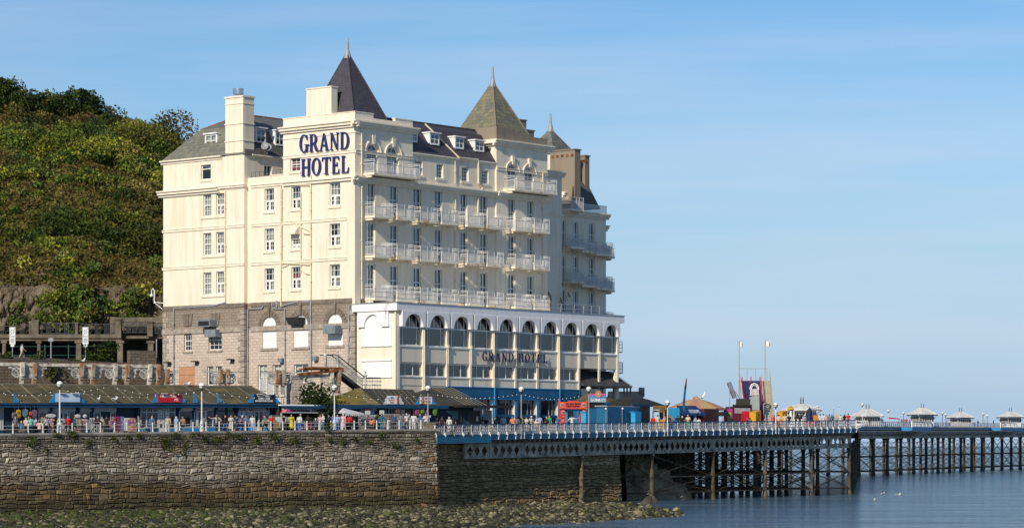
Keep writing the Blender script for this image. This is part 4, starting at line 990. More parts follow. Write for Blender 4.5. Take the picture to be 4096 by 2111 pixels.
# ================================================================ SEA, BEACH, SEA WALL, PROMENADE, HILL
SEA = -6.3
def water_mat():
 m, t, b = nm('sea_water', .16, .5); v = coords(t, (1, 1, 1))
 f = noise(t, coords(t, (.035, .11, 1)), 1.0, 9, .78)
 t.links.new(ramp(t, f, [(.38, (.026, .058, .092)), (.62, (.070, .115, .155))]), b.inputs['Base Color'])
 h = None
 for sc, amp, dt in (((.03, .075, 1), 5.0, 3), ((.10, .24, 1), 2.4, 3), ((.34, .8, 1), .9, 4), ((1.2, 2.6, 1), .3, 3)):
  mu = t.nodes.new('ShaderNodeMath'); mu.operation = 'MULTIPLY'; mu.inputs[1].default_value = amp; t.links.new(noise(t, coords(t, sc), 1.0, dt, .6), mu.inputs[0])
  if h is not None: ad = t.nodes.new('ShaderNodeMath'); ad.operation = 'ADD'; t.links.new(h, ad.inputs[0]); t.links.new(mu.outputs[0], ad.inputs[1]); h = ad.outputs[0]
  else: h = mu.outputs[0]
 bump(t, b, h, 1.0, 1.0); return m
M['water'] = water_mat()
s = MB(); s.quad((-22000, 120, SEA), (22000, 120, SEA), (22000, 40000, SEA), (-22000, 40000, SEA))
tag(s.build('sea', M['water']), kind='structure')
PA0, PA1 = W(0, HY, 250), W(1740, HY, 275)
PR = Fr(PA0.x, PA0.y, math.atan2(PA1.y - PA0.y, PA1.x - PA0.x))
PLEN = (Vector((PA1.x, PA1.y)) - Vector((PA0.x, PA0.y))).length
PDROP = .12
def ZP(x): return 1.105 + .595 * min(max(x, -30), 75) / PLEN          # level of the promenade along its length
# ---- promenade paving and the ground up to the hotel
pm, t, b = nm('promenade_paving', .9, .2); v = coords(t); t.links.new(ramp(t, noise(t, v, 1.5, 6), [(.3, (.16, .145, .125)), (.7, (.24, .22, .19))]), b.inputs['Base Color']); M['paving'] = pm
xs = [-40, -20, 0, PLEN - .02]; s = MB(); ZG = lambda x: ZP(x) - PDROP
for a, c in zip(xs, xs[1:]):
 s.quad(PR.w(a, .25, ZG(a)), PR.w(c, .25, ZG(c)), PR.w(c, 90, ZG(c)), PR.w(a, 90, ZG(a)))
tag(s.build('promenade', M['paving']), kind='structure')
# ---- sea wall: every stone is modelled in the wall's own mesh
def stone_face(mb, m0, x0, x1, ztop, zbot, colf, bulge=(.03, .12), rows=(.18, .48), wide=(.26, .85)):
 def m(x, z, d):
  k = min(1, max(0, (ztop(x) - z) / 1.2)) * min(1, max(0, (x1 - x) / 1.0))
  return m0(min(x, x1) + .05 * math.sin(z * 5.1 + x * .3), z + k * (.07 * math.sin(x * .41 + z * .9) + .05 * math.sin(x * 1.7 - z * 1.3) + .05 * math.sin(x * 3.9 + z * 2.7)), d)
 z = zbot; ri = 0
 top = max(ztop(x0), ztop(x1))
 while z < top:
  h = random.uniform(*rows); x = x0 - random.uniform(0, .5)
  if z < -3.2: h *= 1.25
  zrow = z
  while x < x1:
   w_ = random.uniform(*wide) * (1.25 if z < -3.2 else 1); zt_ = min(z + h * random.uniform(.95, 1.0), ztop(x) - .02)
   cut = random.uniform(.35, .65) if (random.random() < .28 and h > .27) else 0
   for z, zt in (((z, zt_),) if not cut else ((z, z + h * cut), (z + h * cut, zt_))):
    if zt - z <= .07 or x >= x1: continue
    b_ = random.uniform(*bulge); g = .022; i = min(w_, zt - z) * random.uniform(.18, .3)
    o = [(x + g, z + g), (x + w_ - g, z + g), (x + w_ - g, zt - g), (x + g, zt - g)]
    q = [(x + g + i, z + g + i * .8), (x + w_ - g - i, z + g + i), (x + w_ - g - i * .8, zt - g - i), (x + g + i, zt - g - i * .7)]
    vs = [m(a, c, .0) for a, c in o] + [m(a, c, .05) for a, c in o] + [m(a, c, .05 + b_ * random.uniform(.6, 1.3)) for a, c in q]
    mb.add(vs, [(0, 1, 5, 4), (1, 2, 6, 5), (2, 3, 7, 6), (3, 0, 4, 7), (4, 5, 9, 8), (5, 6, 10, 9), (6, 7, 11, 10), (7, 4, 8, 11), (8, 9, 10, 11)], colf(x, (z + zt) / 2))
   x += w_; z = zrow
  z += h; ri += 1
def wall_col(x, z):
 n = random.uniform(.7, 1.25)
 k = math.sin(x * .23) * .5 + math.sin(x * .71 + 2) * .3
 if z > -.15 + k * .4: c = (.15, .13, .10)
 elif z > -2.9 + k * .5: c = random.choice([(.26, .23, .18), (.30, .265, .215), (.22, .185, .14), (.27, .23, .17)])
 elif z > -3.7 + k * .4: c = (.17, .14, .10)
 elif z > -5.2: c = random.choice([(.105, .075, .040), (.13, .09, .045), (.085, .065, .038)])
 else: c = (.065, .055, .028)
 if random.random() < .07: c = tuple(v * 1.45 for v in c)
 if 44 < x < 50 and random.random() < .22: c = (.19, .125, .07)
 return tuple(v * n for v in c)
swall = thing('sea_wall', 'tall rough stone sea wall along the beach, grey above and brown below the tide line', 'sea wall', PR.w(0, 0, 0), PR.a)
bat = lambda x, z, d: (x, -(2.0 - z) * .06 - d, z)
s = MB(); s.quad(bat(-40, -7.5, 0), bat(PLEN + .3, -7.5, 0), bat(PLEN + .3, ZP(PLEN) - .3, 0), bat(-40, ZP(-30) - .3, 0)); s.c = [(.05, .042, .032)]
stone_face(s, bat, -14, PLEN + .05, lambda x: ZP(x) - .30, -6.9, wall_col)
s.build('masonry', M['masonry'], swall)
s = MB(); x = -14.0
while x < PLEN:
 w_ = random.uniform(.9, 1.6); n = random.uniform(.8, 1.2); z = ZP(x); d = random.uniform(.14, .22)
 vs = [(x + .01, -d, z - .30), (x + w_ - .01, -d, z - .30), (x + w_ - .01, .5, z - .30), (x + .01, .5, z - .30), (x + .01, -d - .06, z - .16), (x + w_ - .01, -d - .05, z - .14), (x + w_ - .01, .5, z - .1), (x + .01, .5, z - .1), (x + .03, -d + .08, z + .02), (x + w_ - .03, -d + .06, z + .02), (x + w_ - .01, .5, z + .02), (x + .01, .5, z + .02)]
 s.add(vs, [(0, 1, 2, 3), (0, 1, 5, 4), (4, 5, 9, 8), (8, 9, 10, 11), (1, 2, 6, 5), (5, 6, 10, 9), (3, 0, 4, 7), (7, 4, 8, 11)], (.19 * n, .172 * n, .148 * n)); x += w_
s.build('coping', M['masonry'], swall)
# ---- beach
SHORE = [(-4, 120), (-2.5, 170), (-.3, 209), (5.1, 219), (16.1, 242), (17.2, 258), (15.8, 275), (14.5, 292), (15, 330)]
def shore_x(y):
 for (a, c), (d, e) in zip(SHORE, SHORE[1:]):
  if c <= y <= e: return a + (d - a) * (y - c) / (e - c)
 return SHORE[0][0]
def beach_z(x, y):
 e = shore_x(y) - x
 return SEA - .12 + min(.24, .05 * e) + .05 * math.sin(x * .9 + y * .4) if e > -4 else SEA - .5
bm_, t, b = nm('wet_shingle', .7, .4); v = coords(t); t.links.new(ramp(t, noise(t, v, 3, 6, .7), [(.3, (.012, .012, .007)), (.6, (.035, .034, .018)), (.75, (.05, .06, .02))]), b.inputs['Base Color']); bump(t, b, noise(t, v, 5, 6), .8, .15); M['shingle'] = bm_
s = MB(); ys = list(range(120, 331, 3)); nx = 44
for y in ys:
 x1 = shore_x(y) + 1.5
 for i in range(nx): x = -75 + (x1 + 75) * i / (nx - 1); s.v.append((x, y, beach_z(x, y)))
for j in range(len(ys) - 1):
 for i in range(nx - 1): s.f.append((j * nx + i, j * nx + i + 1, (j + 1) * nx + i + 1, (j + 1) * nx + i)); s.c.append(None); s.mi.append(0)
tag(s.build('beach', M['shingle'], smooth=True), kind='structure')
def stones(n, sampler, size, pal, name):
 nu, nv = 6, 4; th = np.pi * np.arange(nv + 1) / nv; ph = 2 * np.pi * np.arange(nu) / nu
 base = np.array([(max(math.sin(a), .15) * math.cos(p), max(math.sin(a), .15) * math.sin(p), math.cos(a)) for a in th for p in ph])
 q0 = np.array([(i * nu + j, i * nu + (j + 1) % nu, (i + 1) * nu + (j + 1) % nu, (i + 1) * nu + j) for i in range(nv) for j in range(nu)])
 Vs, Qs, Cs = [], [], []; o = 0
 for k in range(n):
  x, y = sampler(); r = size * random.lognormvariate(0, .45); a = random.uniform(0, 6.28); sc = np.array([r * random.uniform(.8, 1.5), r * random.uniform(.7, 1.1), r * random.uniform(.45, .8)])
  v = base * sc * RNG.uniform(.78, 1.18, (len(base), 1)); c, s_ = math.cos(a), math.sin(a)
  v = np.stack([v[:, 0] * c - v[:, 1] * s_ + x, v[:, 0] * s_ + v[:, 1] * c + y, v[:, 2] + beach_z(x, y) + r * .12], 1)
  Vs.append(v); Qs.append(q0 + o); o += len(base)
  cc = np.array(pal[random.choices(range(len(pal)), weights=[p[3] for p in pal])[0]][:3]) * random.uniform(.7, 1.25)
  if x < -22 + random.uniform(-14, 8) and random.random() < .45: cc = np.array((.045, .06, .012)) * random.uniform(.6, 1.3)
  Cs.append(np.repeat(cc[None], len(q0), 0))
 return np_mesh(name, np.concatenate(Vs), np.concatenate(Qs), np.concatenate(Cs), M['pebble'])
def samp():
 while True:
  y = random.uniform(192, 292); x = random.uniform(-62, 18)
  if abs((x) / y) > .26: continue
  l = Vector((x, y)) - PR.o
  if l.dot(PR.ey) > -.75 - random.uniform(0, .3) and x < PA1.x + 2: continue
  if x > shore_x(y) - .3 - random.expovariate(2): continue
  if x > PA1.x and y > 296: continue
  if random.random() < .55 and math.sin(x * .31 + y * .17) + math.sin(x * .13 - y * .36 + 1) + .6 * math.sin(x * .8 + y * .5) < -.2: continue
  return x, y
PAL = [(.25, .22, .13, 1.6), (.15, .135, .08, 4), (.075, .07, .04, 7), (.03, .028, .016, 9), (.065, .075, .016, 1.5)]
tag(stones(23000, samp, .118, PAL, 'beach_stones'), 'loose rounded beach stones with patches of green weed', 'stones', kind='stuff')
def bigs():
 while True:
  x, y = samp()
  if random.random() < .4 or x > 2: return x, y
tag(stones(150, bigs, .22, PAL[:3], 'beach_boulders'), 'larger pale boulders strewn over the beach', 'boulders', kind='stuff')
# dark timber groyne at the foot of the wall
g = thing('timber_groyne', 'low weathered timber breastwork lying at the foot of the sea wall', 'groyne', (0, 0, 0))
s = MB(); p0, p1 = W(1660, 2035, 262), W(1910, 2014, 268)
d = (p1 - p0)
for i in range(13): q = p0 + d * (i / 12); s.box(q.x - .09, q.x + .09, q.y - .09, q.y + .09, SEA - .5, q.z + random.uniform(-.1, .15))
s.build('post', M['black'], g)
s = MB()
for k in (0, .3): s.tube([p0 + Vector((0, -.12, -.05 - k)), p1 + Vector((0, -.12, -.05 - k))], .13, 4)
s.build('rail', M['concdark'], g)
# ---- hill
SKY = [(-700, 290), (-200, 335), (0, 372), (60, 380), (150, 396), (250, 402), (330, 408), (390, 440), (450, 476), (520, 492), (590, 514), (660, 550), (727, 592), (800, 660), (900, 790), (1050, 1000), (1200, 1250), (1400, 1500)]
def skyl(px):
 for (a, c), (d, e) in zip(SKY, SKY[1:]):
  if a <= px <= d: return c + (e - c) * (px - a) / (d - a)
 return 345
def fnoise(x, y, z):
 from mathutils import noise as mn
 return mn.fractal(Vector((x, y, z)), 1.0, 2.0, 5)
def hill_pt(px, f):
 yS = skyl(px); y = 1320 + (yS - 1320) * f
 D = 338 + 8 * f + 120 * max(0, f - .18) ** 1.15
 p = W(px, y, D); n = fnoise(p.x * .05, p.y * .05, p.z * .07)
 amp = 3.4 * min(1, .3 + f * 2.4)
 p += Vector((.2, -1, .25)) * n * amp * (1 - .75 * max(0, (f - .8) / .2))
 if f < .30:
  from mathutils import noise as mn
  k = min(1, (.30 - f) / .08); d = mn.voronoi(Vector((p.x * .20, p.y * .12, p.z * .13)))[0]; e = mn.voronoi(Vector((p.x * .55, p.y * .3, p.z * .4 + 7)))[0]
  p += Vector((.25, -1, .1)) * k * ((d[1] - d[0]) * 2.6 + (e[1] - e[0]) * 1.6 + abs(mn.noise(Vector((p.x * 1.1, p.y, p.z * .7)))) * 1.4 - 1.2)
 return p
NPX, NF = 300, 130
s = MB(); pxs = [-700 + 1880 * i / (NPX - 1) for i in range(NPX)]
HG = [[hill_pt(px, j / (NF - 1)) for px in pxs] for j in range(NF)]
back = [[W(px, 1320 + (skyl(px) - 1320) * q, D) for px in pxs] for q, D in ((.985, 470), (.9, 540), (.5, 640), (0.0, 760), (-.8, 900))]
for row in HG + back: s.v += [tuple(v) for v in row]
for j in range(NF + len(back) - 1):
 for i in range(NPX - 1): s.f.append((j * NPX + i, j * NPX + i + 1, (j + 1) * NPX + i + 1, (j + 1) * NPX + i)); s.c.append(None); s.mi.append(0)
hm_, t, b = nm('hillside', .95, .1); v = coords(t)
rock = ramp(t, noise(t, coords(t, (1.3, 1.3, .6)), .8, 8, .75), [(.36, (.035, .027, .018)), (.46, (.17, .13, .085)), (.56, (.26, .21, .145)), (.7, (.40, .33, .235))])
turf = ramp(t, noise(t, v, .18, 8, .65), [(.32, (.020, .030, .008)), (.5, (.050, .056, .014)), (.62, (.085, .070, .022)), (.75, (.10, .062, .025))])
sp = t.nodes.new('ShaderNodeSeparateXYZ'); c_ = t.nodes.new('ShaderNodeTexCoord'); t.links.new(c_.outputs['Object'], sp.inputs[0])
ma = t.nodes.new('ShaderNodeMath'); ma.operation = 'MULTIPLY_ADD'; ma.inputs[1].default_value = 14.0; t.links.new(noise(t, v, .12, 4), ma.inputs[0]); t.links.new(sp.outputs['Z'], ma.inputs[2])
t.links.new(mixc(t, ramp(t, ma.outputs[0], [(.0, (0, 0, 0)), (1.0, (1, 1, 1))]), rock, turf), b.inputs['Base Color'])
mr = t.nodes.new('ShaderNodeMapRange'); mr.inputs['From Min'].default_value = 27; mr.inputs['From Max'].default_value = 31; t.links.new(ma.outputs[0], mr.inputs['Value'])
t.links.new(mixc(t, mr.outputs[0], rock, turf), b.inputs['Base Color'])
bump(t, b, noise(t, coords(t, (1, 1, .6)), .9, 9, .7), 1.0, 1.2)
hill = tag(s.build('hill', hm_), kind='structure')
# scrub: bushes and rough grass covering the slope as one mass
lob = []
for k in range(1150):
 px = random.uniform(-120, 820); f = random.uniform(.03, 1.0)
 if f < .32 and not (225 < px < 355 or f < .05) and random.random() < .93: continue
 if .50 < f < .74 and random.random() < .5: continue
 p = hill_pt(px, f); big = fnoise(p.x * .045 + 9, p.y * .045, p.z * .045)
 r = random.uniform(.6, 1.8) * (.7 if .5 < f < .74 else 1) * (1.7 if big > .12 else .85) * (1.25 if f > .62 else 1)
 for q in range(random.randint(1, 3)):
  lob.append((p.x + random.uniform(-r, r), p.y + random.uniform(-r, r) * .6 - .2, p.z + random.uniform(-.2, .5) * r, r * random.uniform(.8, 1.25), r * random.uniform(.8, 1.2), r * random.uniform(.6, .95)))
C, ids = clump(lob, 80)
V, Q = leaves(C, .23, None)
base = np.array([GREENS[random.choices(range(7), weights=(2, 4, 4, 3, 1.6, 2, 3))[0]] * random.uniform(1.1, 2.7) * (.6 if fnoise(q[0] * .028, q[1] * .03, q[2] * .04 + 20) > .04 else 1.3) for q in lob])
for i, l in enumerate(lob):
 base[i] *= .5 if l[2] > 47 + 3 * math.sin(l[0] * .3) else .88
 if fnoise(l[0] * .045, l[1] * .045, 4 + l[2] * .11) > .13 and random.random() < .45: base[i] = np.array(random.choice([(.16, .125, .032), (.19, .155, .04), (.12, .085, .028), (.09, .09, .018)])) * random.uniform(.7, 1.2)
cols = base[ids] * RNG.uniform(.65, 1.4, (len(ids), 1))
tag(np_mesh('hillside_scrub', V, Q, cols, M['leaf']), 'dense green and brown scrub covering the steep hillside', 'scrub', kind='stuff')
# grass tufts between the bushes
n = 26000; pts = []
for k in range(n):
 px = random.uniform(-100, 800); f = random.uniform(.2, .97); i = (px + 700) / 1880 * (NPX - 1); j = f * (NF - 1)
 a, c = int(i), int(j); p = HG[c][a].lerp(HG[c][a + 1], i - a).lerp(HG[c + 1][a].lerp(HG[c + 1][a + 1], i - a), j - c); pts.append((p.x, p.y - .1, p.z + .12))
pts = np.array(pts); V, Q = leaves(pts, .30, None)
gc = np.array([(.11, .10, .02), (.16, .125, .03), (.08, .085, .015), (.17, .11, .035)])[RNG.integers(0, 4, n)] * RNG.uniform(.6, 1.3, (n, 1))
tag(np_mesh('hillside_grass', V, Q, gc, M['leaf']), 'rough yellowing grass between the bushes on the hillside', 'grass', kind='stuff')
# trees along the brow of the hill
bark = paint('bark', (.07, .055, .04), .3, .95)
def tree(p, h, w, label, pal_w=None, per=120, name='hill_tree', group='trees along the brow of the hill', size=.2, cat='tree'):
 t_ = thing(name, label, cat, p, 0, group)
 s = MB(); s.tube([(0, 0, -1.2), (.1, 0, h * .25), (.0, .1, h * .6)], [h * .045, h * .03, h * .014], 6)
 for k in range(5):
  a = random.uniform(0, 6.28); s.tube([(0, 0, h * (.2 + .07 * k)), (math.cos(a) * w * .45, math.sin(a) * w * .4, h * (.45 + .08 * k))], [h * .016, h * .006], 4)
 s.build('trunk', bark, t_)
 lob = []
 for k in range(int(9 + w * 1.5)):
  a = random.uniform(0, 6.28); rr = random.uniform(.15, .5) * w; z = random.uniform(.30, .92) * h; sh = 1 - abs(z / h - .5) * .9
  r = random.uniform(.16, .27) * w
  lob.append((math.cos(a) * rr * sh, math.sin(a) * rr * sh, z, r, r, r * .8))
 C, ids = clump(lob, per); V, Q = leaves(C, size, None)
 np_mesh('crown', V, Q, leaf_cols(ids, w=pal_w), M['leaf'], t_)
 return t_
DK = (.45, .25, .05, .0, .05, .2, .0); MD = (.2, .35, .2, .05, .05, .15, .0)
TR = [(-70, 362, 6.0, 7, DK, 'dark tree cut by the left edge of the picture on the hill brow'), (30, 362, 4.2, 4.0, DK, 'tall dark tree at the top of the hill near the left edge'), (95, 368, 2.6, 5.0, MD, 'low spreading green tree right of the tall dark tree on the hill brow'),
 (148, 372, 3.0, 3.6, MD, 'bright green rounded tree on the hill brow beside the gap'), (195, 380, 2.0, 3.4, DK, 'small dark tree in the dip of the hill brow'), (268, 380, 3.6, 4.6, DK, 'ragged dark tree with bare tips on the hill brow'),
 (325, 388, 3.6, 5.0, DK, 'broad dark tree rising from the middle of the hill brow'), (375, 425, 4.2, 4.4, DK, 'tree with drooping right side above the slope'), (438, 455, 2.6, 4.0, MD, 'small lone tree where the brow drops towards the hotel'), (540, 492, 2.4, 6.0, DK, 'dome shaped dense bush tree on the lower brow'),
 (610, 545, 1.7, 5.5, DK, 'low rounded tree close to the hotel roof on the brow'), (680, 592, 1.4, 4.0, DK, 'last low tree of the brow touching the hotel roof line')]
for px, py, h, w, pw, lab in TR:
 D = 433; p = W(px, py + 92, D); tree((p.x, p.y, p.z), h + 1.0, w, lab, pw)
# bright shrub on the slope
p = hill_pt(330, .43); tree((p.x, p.y - 1, p.z - .4), 3.2, 4.2, 'bright lime green bush standing out on the hillside', (0, .1, .3, .6, 0, 0, 0), 90, 'hillside_bush', None, .22, 'bush')
# ================================================================ PIER
PBp = W(3422, HY, 350)
PF = Fr(PA1.x, PA1.y, math.atan2(PBp.y - PA1.y, PBp.x - PA1.x))
FLEN = (Vector((PBp.x, PBp.y)) - Vector((PA1.x, PA1.y))).length
def ZR(x): return 2.14 + 1.18 * x / FLEN            # top of the balustrade
def ZD(x): return ZR(x) - .95                       # deck
pier = thing('pier', 'long iron seaside pier on dark piles with white lattice railing and blue edge beam', 'pier')
# the three straights of the seaward edge: (frame, length, z at start, z at end, depth)
PCp, PEp = W(3442, HY, 560), W(4092, HY, 720)
dirE = Vector((PEp.x - PCp.x, PEp.y - PCp.y)).normalized()
NK = Fr(PBp.x, PBp.y, math.atan2(PCp.y - PBp.y, PCp.x - PBp.x)); NLEN = (Vector((PCp.x - PBp.x, PCp.y - PBp.y))).length
FP = Fr(PCp.x, PCp.y, math.atan2(dirE.y, dirE.x)); PLN = 330.0
ZC0, ZE0 = 97 / 10856 * 560, 97 / 10856 * 560 + (88 / 10856 * 720 - 97 / 10856 * 560) * PLN / 172
def zn(x): return ZR(FLEN) + (ZC0 - ZR(FLEN)) * x / NLEN
def zfp(x): return ZC0 + (ZE0 - ZC0) * x / PLN
def seg(fr, zf):
 """map (along, z relative to the rail top, outward distance) to the world"""
 return lambda u, z, d: tuple(fr.w(u, -d, zf(u) + z))
mN, mK, mF = seg(PF, ZR), seg(NK, zn), seg(FP, zfp)
dm, t, b = nm('deck_planks', .85, .2); v = coords(t, (1, 1, 1)); t.links.new(ramp(t, noise(t, v, .8, 6), [(.3, (.17, .14, .11)), (.7, (.27, .235, .19))]), b.inputs['Base Color']); M['deck'] = dm
def slab(fr, zf, L_, y0, y1, n=6):
 s = MB()
 for i in range(n):
  a, c = L_ * i / n, L_ * (i + 1) / n
  for _ in (0,):
   P = [fr.w(a, y0, zf(a) - .95), fr.w(c, y0, zf(c) - .95), fr.w(c, y1, zf(c) - .95), fr.w(a, y1, zf(a) - .95)]; Q = [(*p[:2], p[2] - .35) for p in P]
   s.add(P + Q, [(0, 1, 2, 3), (4, 5, 6, 7), (0, 1, 5, 4), (2, 3, 7, 6), (1, 2, 6, 5), (3, 0, 4, 7)])
 return s.build('deck', M['deck'], pier)
slab(PF, ZR, FLEN, .1, 17); slab(NK, zn, NLEN, .1, 15); slab(FP, zfp, PLN, .1, 11)
s = MB(); xa = 52; s.add([PF.w(xa, 17, ZD(xa)), PF.w(FLEN, 17, ZD(FLEN)), PF.w(FLEN - 4, 26, ZD(FLEN)), PF.w(xa, 26, ZD(xa))], [(0, 1, 2, 3)]); s.build('deck', M['deck'], pier)
# edge beams
for m, L_, n in ((mN, FLEN, 12), (mK, NLEN, 6), (mF, PLN, 12)):
 s = MB()
 for i in range(n): s.box(L_ * i / n, L_ * (i + 1) / n, -.08, .1, -1.66, -1.14, m=lambda a, b_, c: m(a, c, b_)); s.box(L_ * i / n, L_ * (i + 1) / n, -.1, .18, -1.2, -1.139, m=lambda a, b_, c: m(a, c, b_))
 s.build('edge_beam', M['edgeblue'], pier)
 s = MB()
 for i in range(n):
  s.box(L_ * i / n, L_ * (i + 1) / n, -.09, .06, -.08, 0, m=lambda a, b_, c: m(a, c, b_))
 s.build('handrail', M['bluefascia'], pier)
s = MB(); s.box(.0, 9.5, .1, .3, -1.95, -1.3, m=lambda a, b_, c: mN(a, c, b_)); s.build('edge_beam', M['edgeblue'], pier)
# balustrade: cast posts and lattice panels
def post_mb(m=lambda u, z, d: (u, -d, z), x=0):
 s = MB(); M_ = lambda a, b_, c: m(a, c, b_)
 s.box(x - .055, x + .055, -.05, .06, -1.14, -.09, m=M_); s.box(x - .08, x + .08, -.06, .09, -1.14, -1.02, m=M_); s.box(x - .075, x + .075, -.06, .08, -.2, -.085, m=M_)
 s.box(x - .035, x + .035, .12, .20, -1.45, -1.2, m=M_); s.box(x - .035, x + .035, .12, .26, -1.2, -1.05, m=M_); s.box(x - .05, x + .05, .06, .2, -1.05, -.85, m=M_); s.box(x - .045, x + .045, .1, .2, -1.62, -1.45, m=M_)
 return s
def panel_mb(m, x0, w_, s=None, cols=4, k=10):
 s = s or MB(); cw = w_ / cols
 for r, (zc, rz) in enumerate(((-.30, .19), (-.60, .19))):
  for c in range(cols):
   xc = x0 + cw * (c + .5); pts = []
   for j in range(k):
    a = 2 * math.pi * j / k; e = abs(math.cos(a)) ** .7 * (1 if math.cos(a) > 0 else -1)
    pts.append((xc + cw * .46 * math.sin(a), zc + rz * e))
   for j in range(k):
    p, q = pts[j], pts[(j + 1) % k]; o = .026; dx, dz = q[0] - p[0], q[1] - p[1]; l = math.hypot(dx, dz); nx_, nz_ = -dz / l * o, dx / l * o
    s.add([m(p[0] + nx_, p[1] + nz_, .0), m(q[0] + nx_, q[1] + nz_, .0), m(q[0] - nx_, q[1] - nz_, .0), m(p[0] - nx_, p[1] - nz_, .0),
 m(p[0] + nx_, p[1] + nz_, .035), m(q[0] + nx_, q[1] + nz_, .035), m(q[0] - nx_, q[1] - nz_, .035), m(p[0] - nx_, p[1] - nz_, .035)], [(4, 5, 6, 7), (0, 1, 5, 4), (2, 3, 7, 6), (0, 3, 2, 1)])
 for z in (-.82, -1.06): s.box(x0, x0 + w_, .0, .04, z, z + .045, m=lambda a, b_, c: m(a, c, b_))
 for c in range(cols * 3):
  xc = x0 + w_ * (c + .5) / (cols * 3); s.box(xc - .022, xc + .022, .0, .035, -1.02, -.82, m=lambda a, b_, c: m(a, c, b_))
 return s
nP = 58; sp = FLEN / nP; rise = (ZR(FLEN) - ZR(0)) / FLEN
pm0 = post_mb(); pn0 = panel_mb(lambda u, z, d: (u, -d, z + rise * u), .07, sp - .14)
p0 = pm0.build('railing_post', M['whitemetal'], pier); q0 = pn0.build('railing_panel', M['whitemetal'], pier)
for i in range(nP + 1):
 o = p0 if i == 0 else p0.copy()
 if i: COL.objects.link(o); o.parent = pier
 o.location = PF.w(sp * i, 0, ZR(sp * i)); o.rotation_euler.z = PF.a
 if i == nP: break
 o = q0 if i == 0 else q0.copy()
 if i: COL.objects.link(o); o.parent = pier
 o.location = PF.w(sp * i, 0, ZR(sp * i)); o.rotation_euler.z = PF.a
for m, L_, step in ((mK, NLEN, 1.9), (mF, PLN, 1.75)):
 s = MB(); n = int(L_ / step); w_ = L_ / n
 for i in range(n):
  x = i * w_
  for a, c, e, f_ in ((x - .06, x + .06, -1.62, -.05),): s.box(a, c, -.04, .14, e, f_, m=lambda p, q, r: m(p, r, q))
  for j in range(6):
   xx = x + w_ * (j + .5) / 6; s.add([m(xx - w_ / 12, -.15, .02), m(xx - w_ / 12 + .03, -.15, .02), m(xx + w_ / 12 + .03, -.75, .02), m(xx + w_ / 12, -.75, .02)], [(0, 1, 2, 3)])
   s.add([m(xx + w_ / 12, -.15, .03), m(xx + w_ / 12 + .03, -.15, .03), m(xx - w_ / 12 + .03, -.75, .03), m(xx - w_ / 12, -.75, .03)], [(0, 1, 2, 3)])
   s.box(xx - .03, xx + .03, 0, .03, -1.1, -.78, m=lambda p, q, r: m(p, r, q))
  for z in (-.8, -1.1): s.box(x, x + w_, 0, .04, z, z + .05, m=lambda p, q, r: m(p, r, q))
 tag(s.build('far_railing', M['whitemetal'], pier), kind='stuff')
# joist ends under the edge
jm = paint('joist_end_iron', (.22, .19, .14), .35, .8, 3); M['joist'] = jm
for m, L_, st in ((mN, FLEN, .92), (mF, PLN, 1.6)):
 s = MB(); n = int(L_ / st)
 for i in range(n):
  x = st * (i + .5); s.add([m(x - .09, -1.67, .12), m(x + .09, -1.67, .12), m(x + .09, -1.98, .02), m(x - .09, -1.98, .02), m(x - .09, -1.67, -1.2), m(x + .09, -1.67, -1.2), m(x + .09, -2.0, -1.2), m(x - .09, -2.0, -1.2)], [(0, 1, 2, 3), (0, 3, 7, 4), (1, 2, 6, 5), (2, 3, 7, 6), (0, 1, 5, 4)])
 tag(s.build('joist_end', jm, pier), kind='stuff')
# plate girders with lozenge openings
gm = paint('girder_iron', (.44, .39, .30), .35, .75, 1.5); M['girder'] = gm
def girder(m, x0, x1, zt, zb, inset=.55, cell=.62, th=.06):
 s = MB(); MM = lambda u, z, d: m(u, z, d - inset)
 s.box(x0, x1, -.16, .16, zt - .1, zt, m=lambda a, b_, c: MM(a, c, b_)); s.box(x0, x1, -.16, .16, zb, zb + .1, m=lambda a, b_, c: MM(a, c, b_))
 n = max(3, int((x1 - x0 - .8) / cell)); w_ = (x1 - x0 - .8) / n; a, c = zb + .1, zt - .1; zm = (a + c) / 2; hh = (c - a) / 2
 s.box(x0, x0 + .4, -th / 2, th / 2, a, c, m=lambda p, q, r: MM(p, r, q)); s.box(x1 - .4, x1, -th / 2, th / 2, a, c, m=lambda p, q, r: MM(p, r, q))
 for x in (x0 + .02, x1 - .16): s.box(x, x + .14, -.12, .14, a, c, m=lambda p, q, r: MM(p, r, q))
 for i in range(n):
  l = x0 + .4 + w_ * i; r = l + w_; xc = (l + r) / 2; dw, dh = w_ * .36, hh * .80
  dia = [(xc, zm + dh), (xc + dw, zm + dh * .1), (xc + dw, zm - dh * .1), (xc, zm - dh), (xc - dw, zm - dh * .1), (xc - dw, zm + dh * .1)]
  for poly in ([(l, c), (xc, c), dia[0], dia[5], (l, zm)], [(xc, c), (r, c), (r, zm), dia[1], dia[0]], [(r, zm), (r, a), (xc, a), dia[3], dia[2], dia[1]], [(xc, a), (l, a), (l, zm), dia[5], dia[4], dia[3]]):
   s.prism(poly, (-th / 2, th / 2), m=MM)
 return s.build('girder', gm, pier)
def pile(fr, x, y, zt, r=.27, mat=None):
 s = MB(); p = fr.w(x, y); h = zt - SEA
 s.lathe([(r * 1.35, -1.2), (r * 1.35, .5), (r * 1.02, .7), (r * 1.0, h * .48), (r * 1.22, h * .49), (r * 1.22, h * .53), (r, h * .54), (r * .98, h - .5), (r * 1.45, h - .25), (r * 1.45, h)], (p.x, p.y, SEA), 9)
 return s.build('pile', mat or M['pileiron'], pier)
M['pileiron'] = paint('pile_iron', (.10, .074, .046), .4, .8, 1.5); M['pilepale'] = paint('scaly_pile_iron', (.15, .12, .08), .45, .85, 2.5)
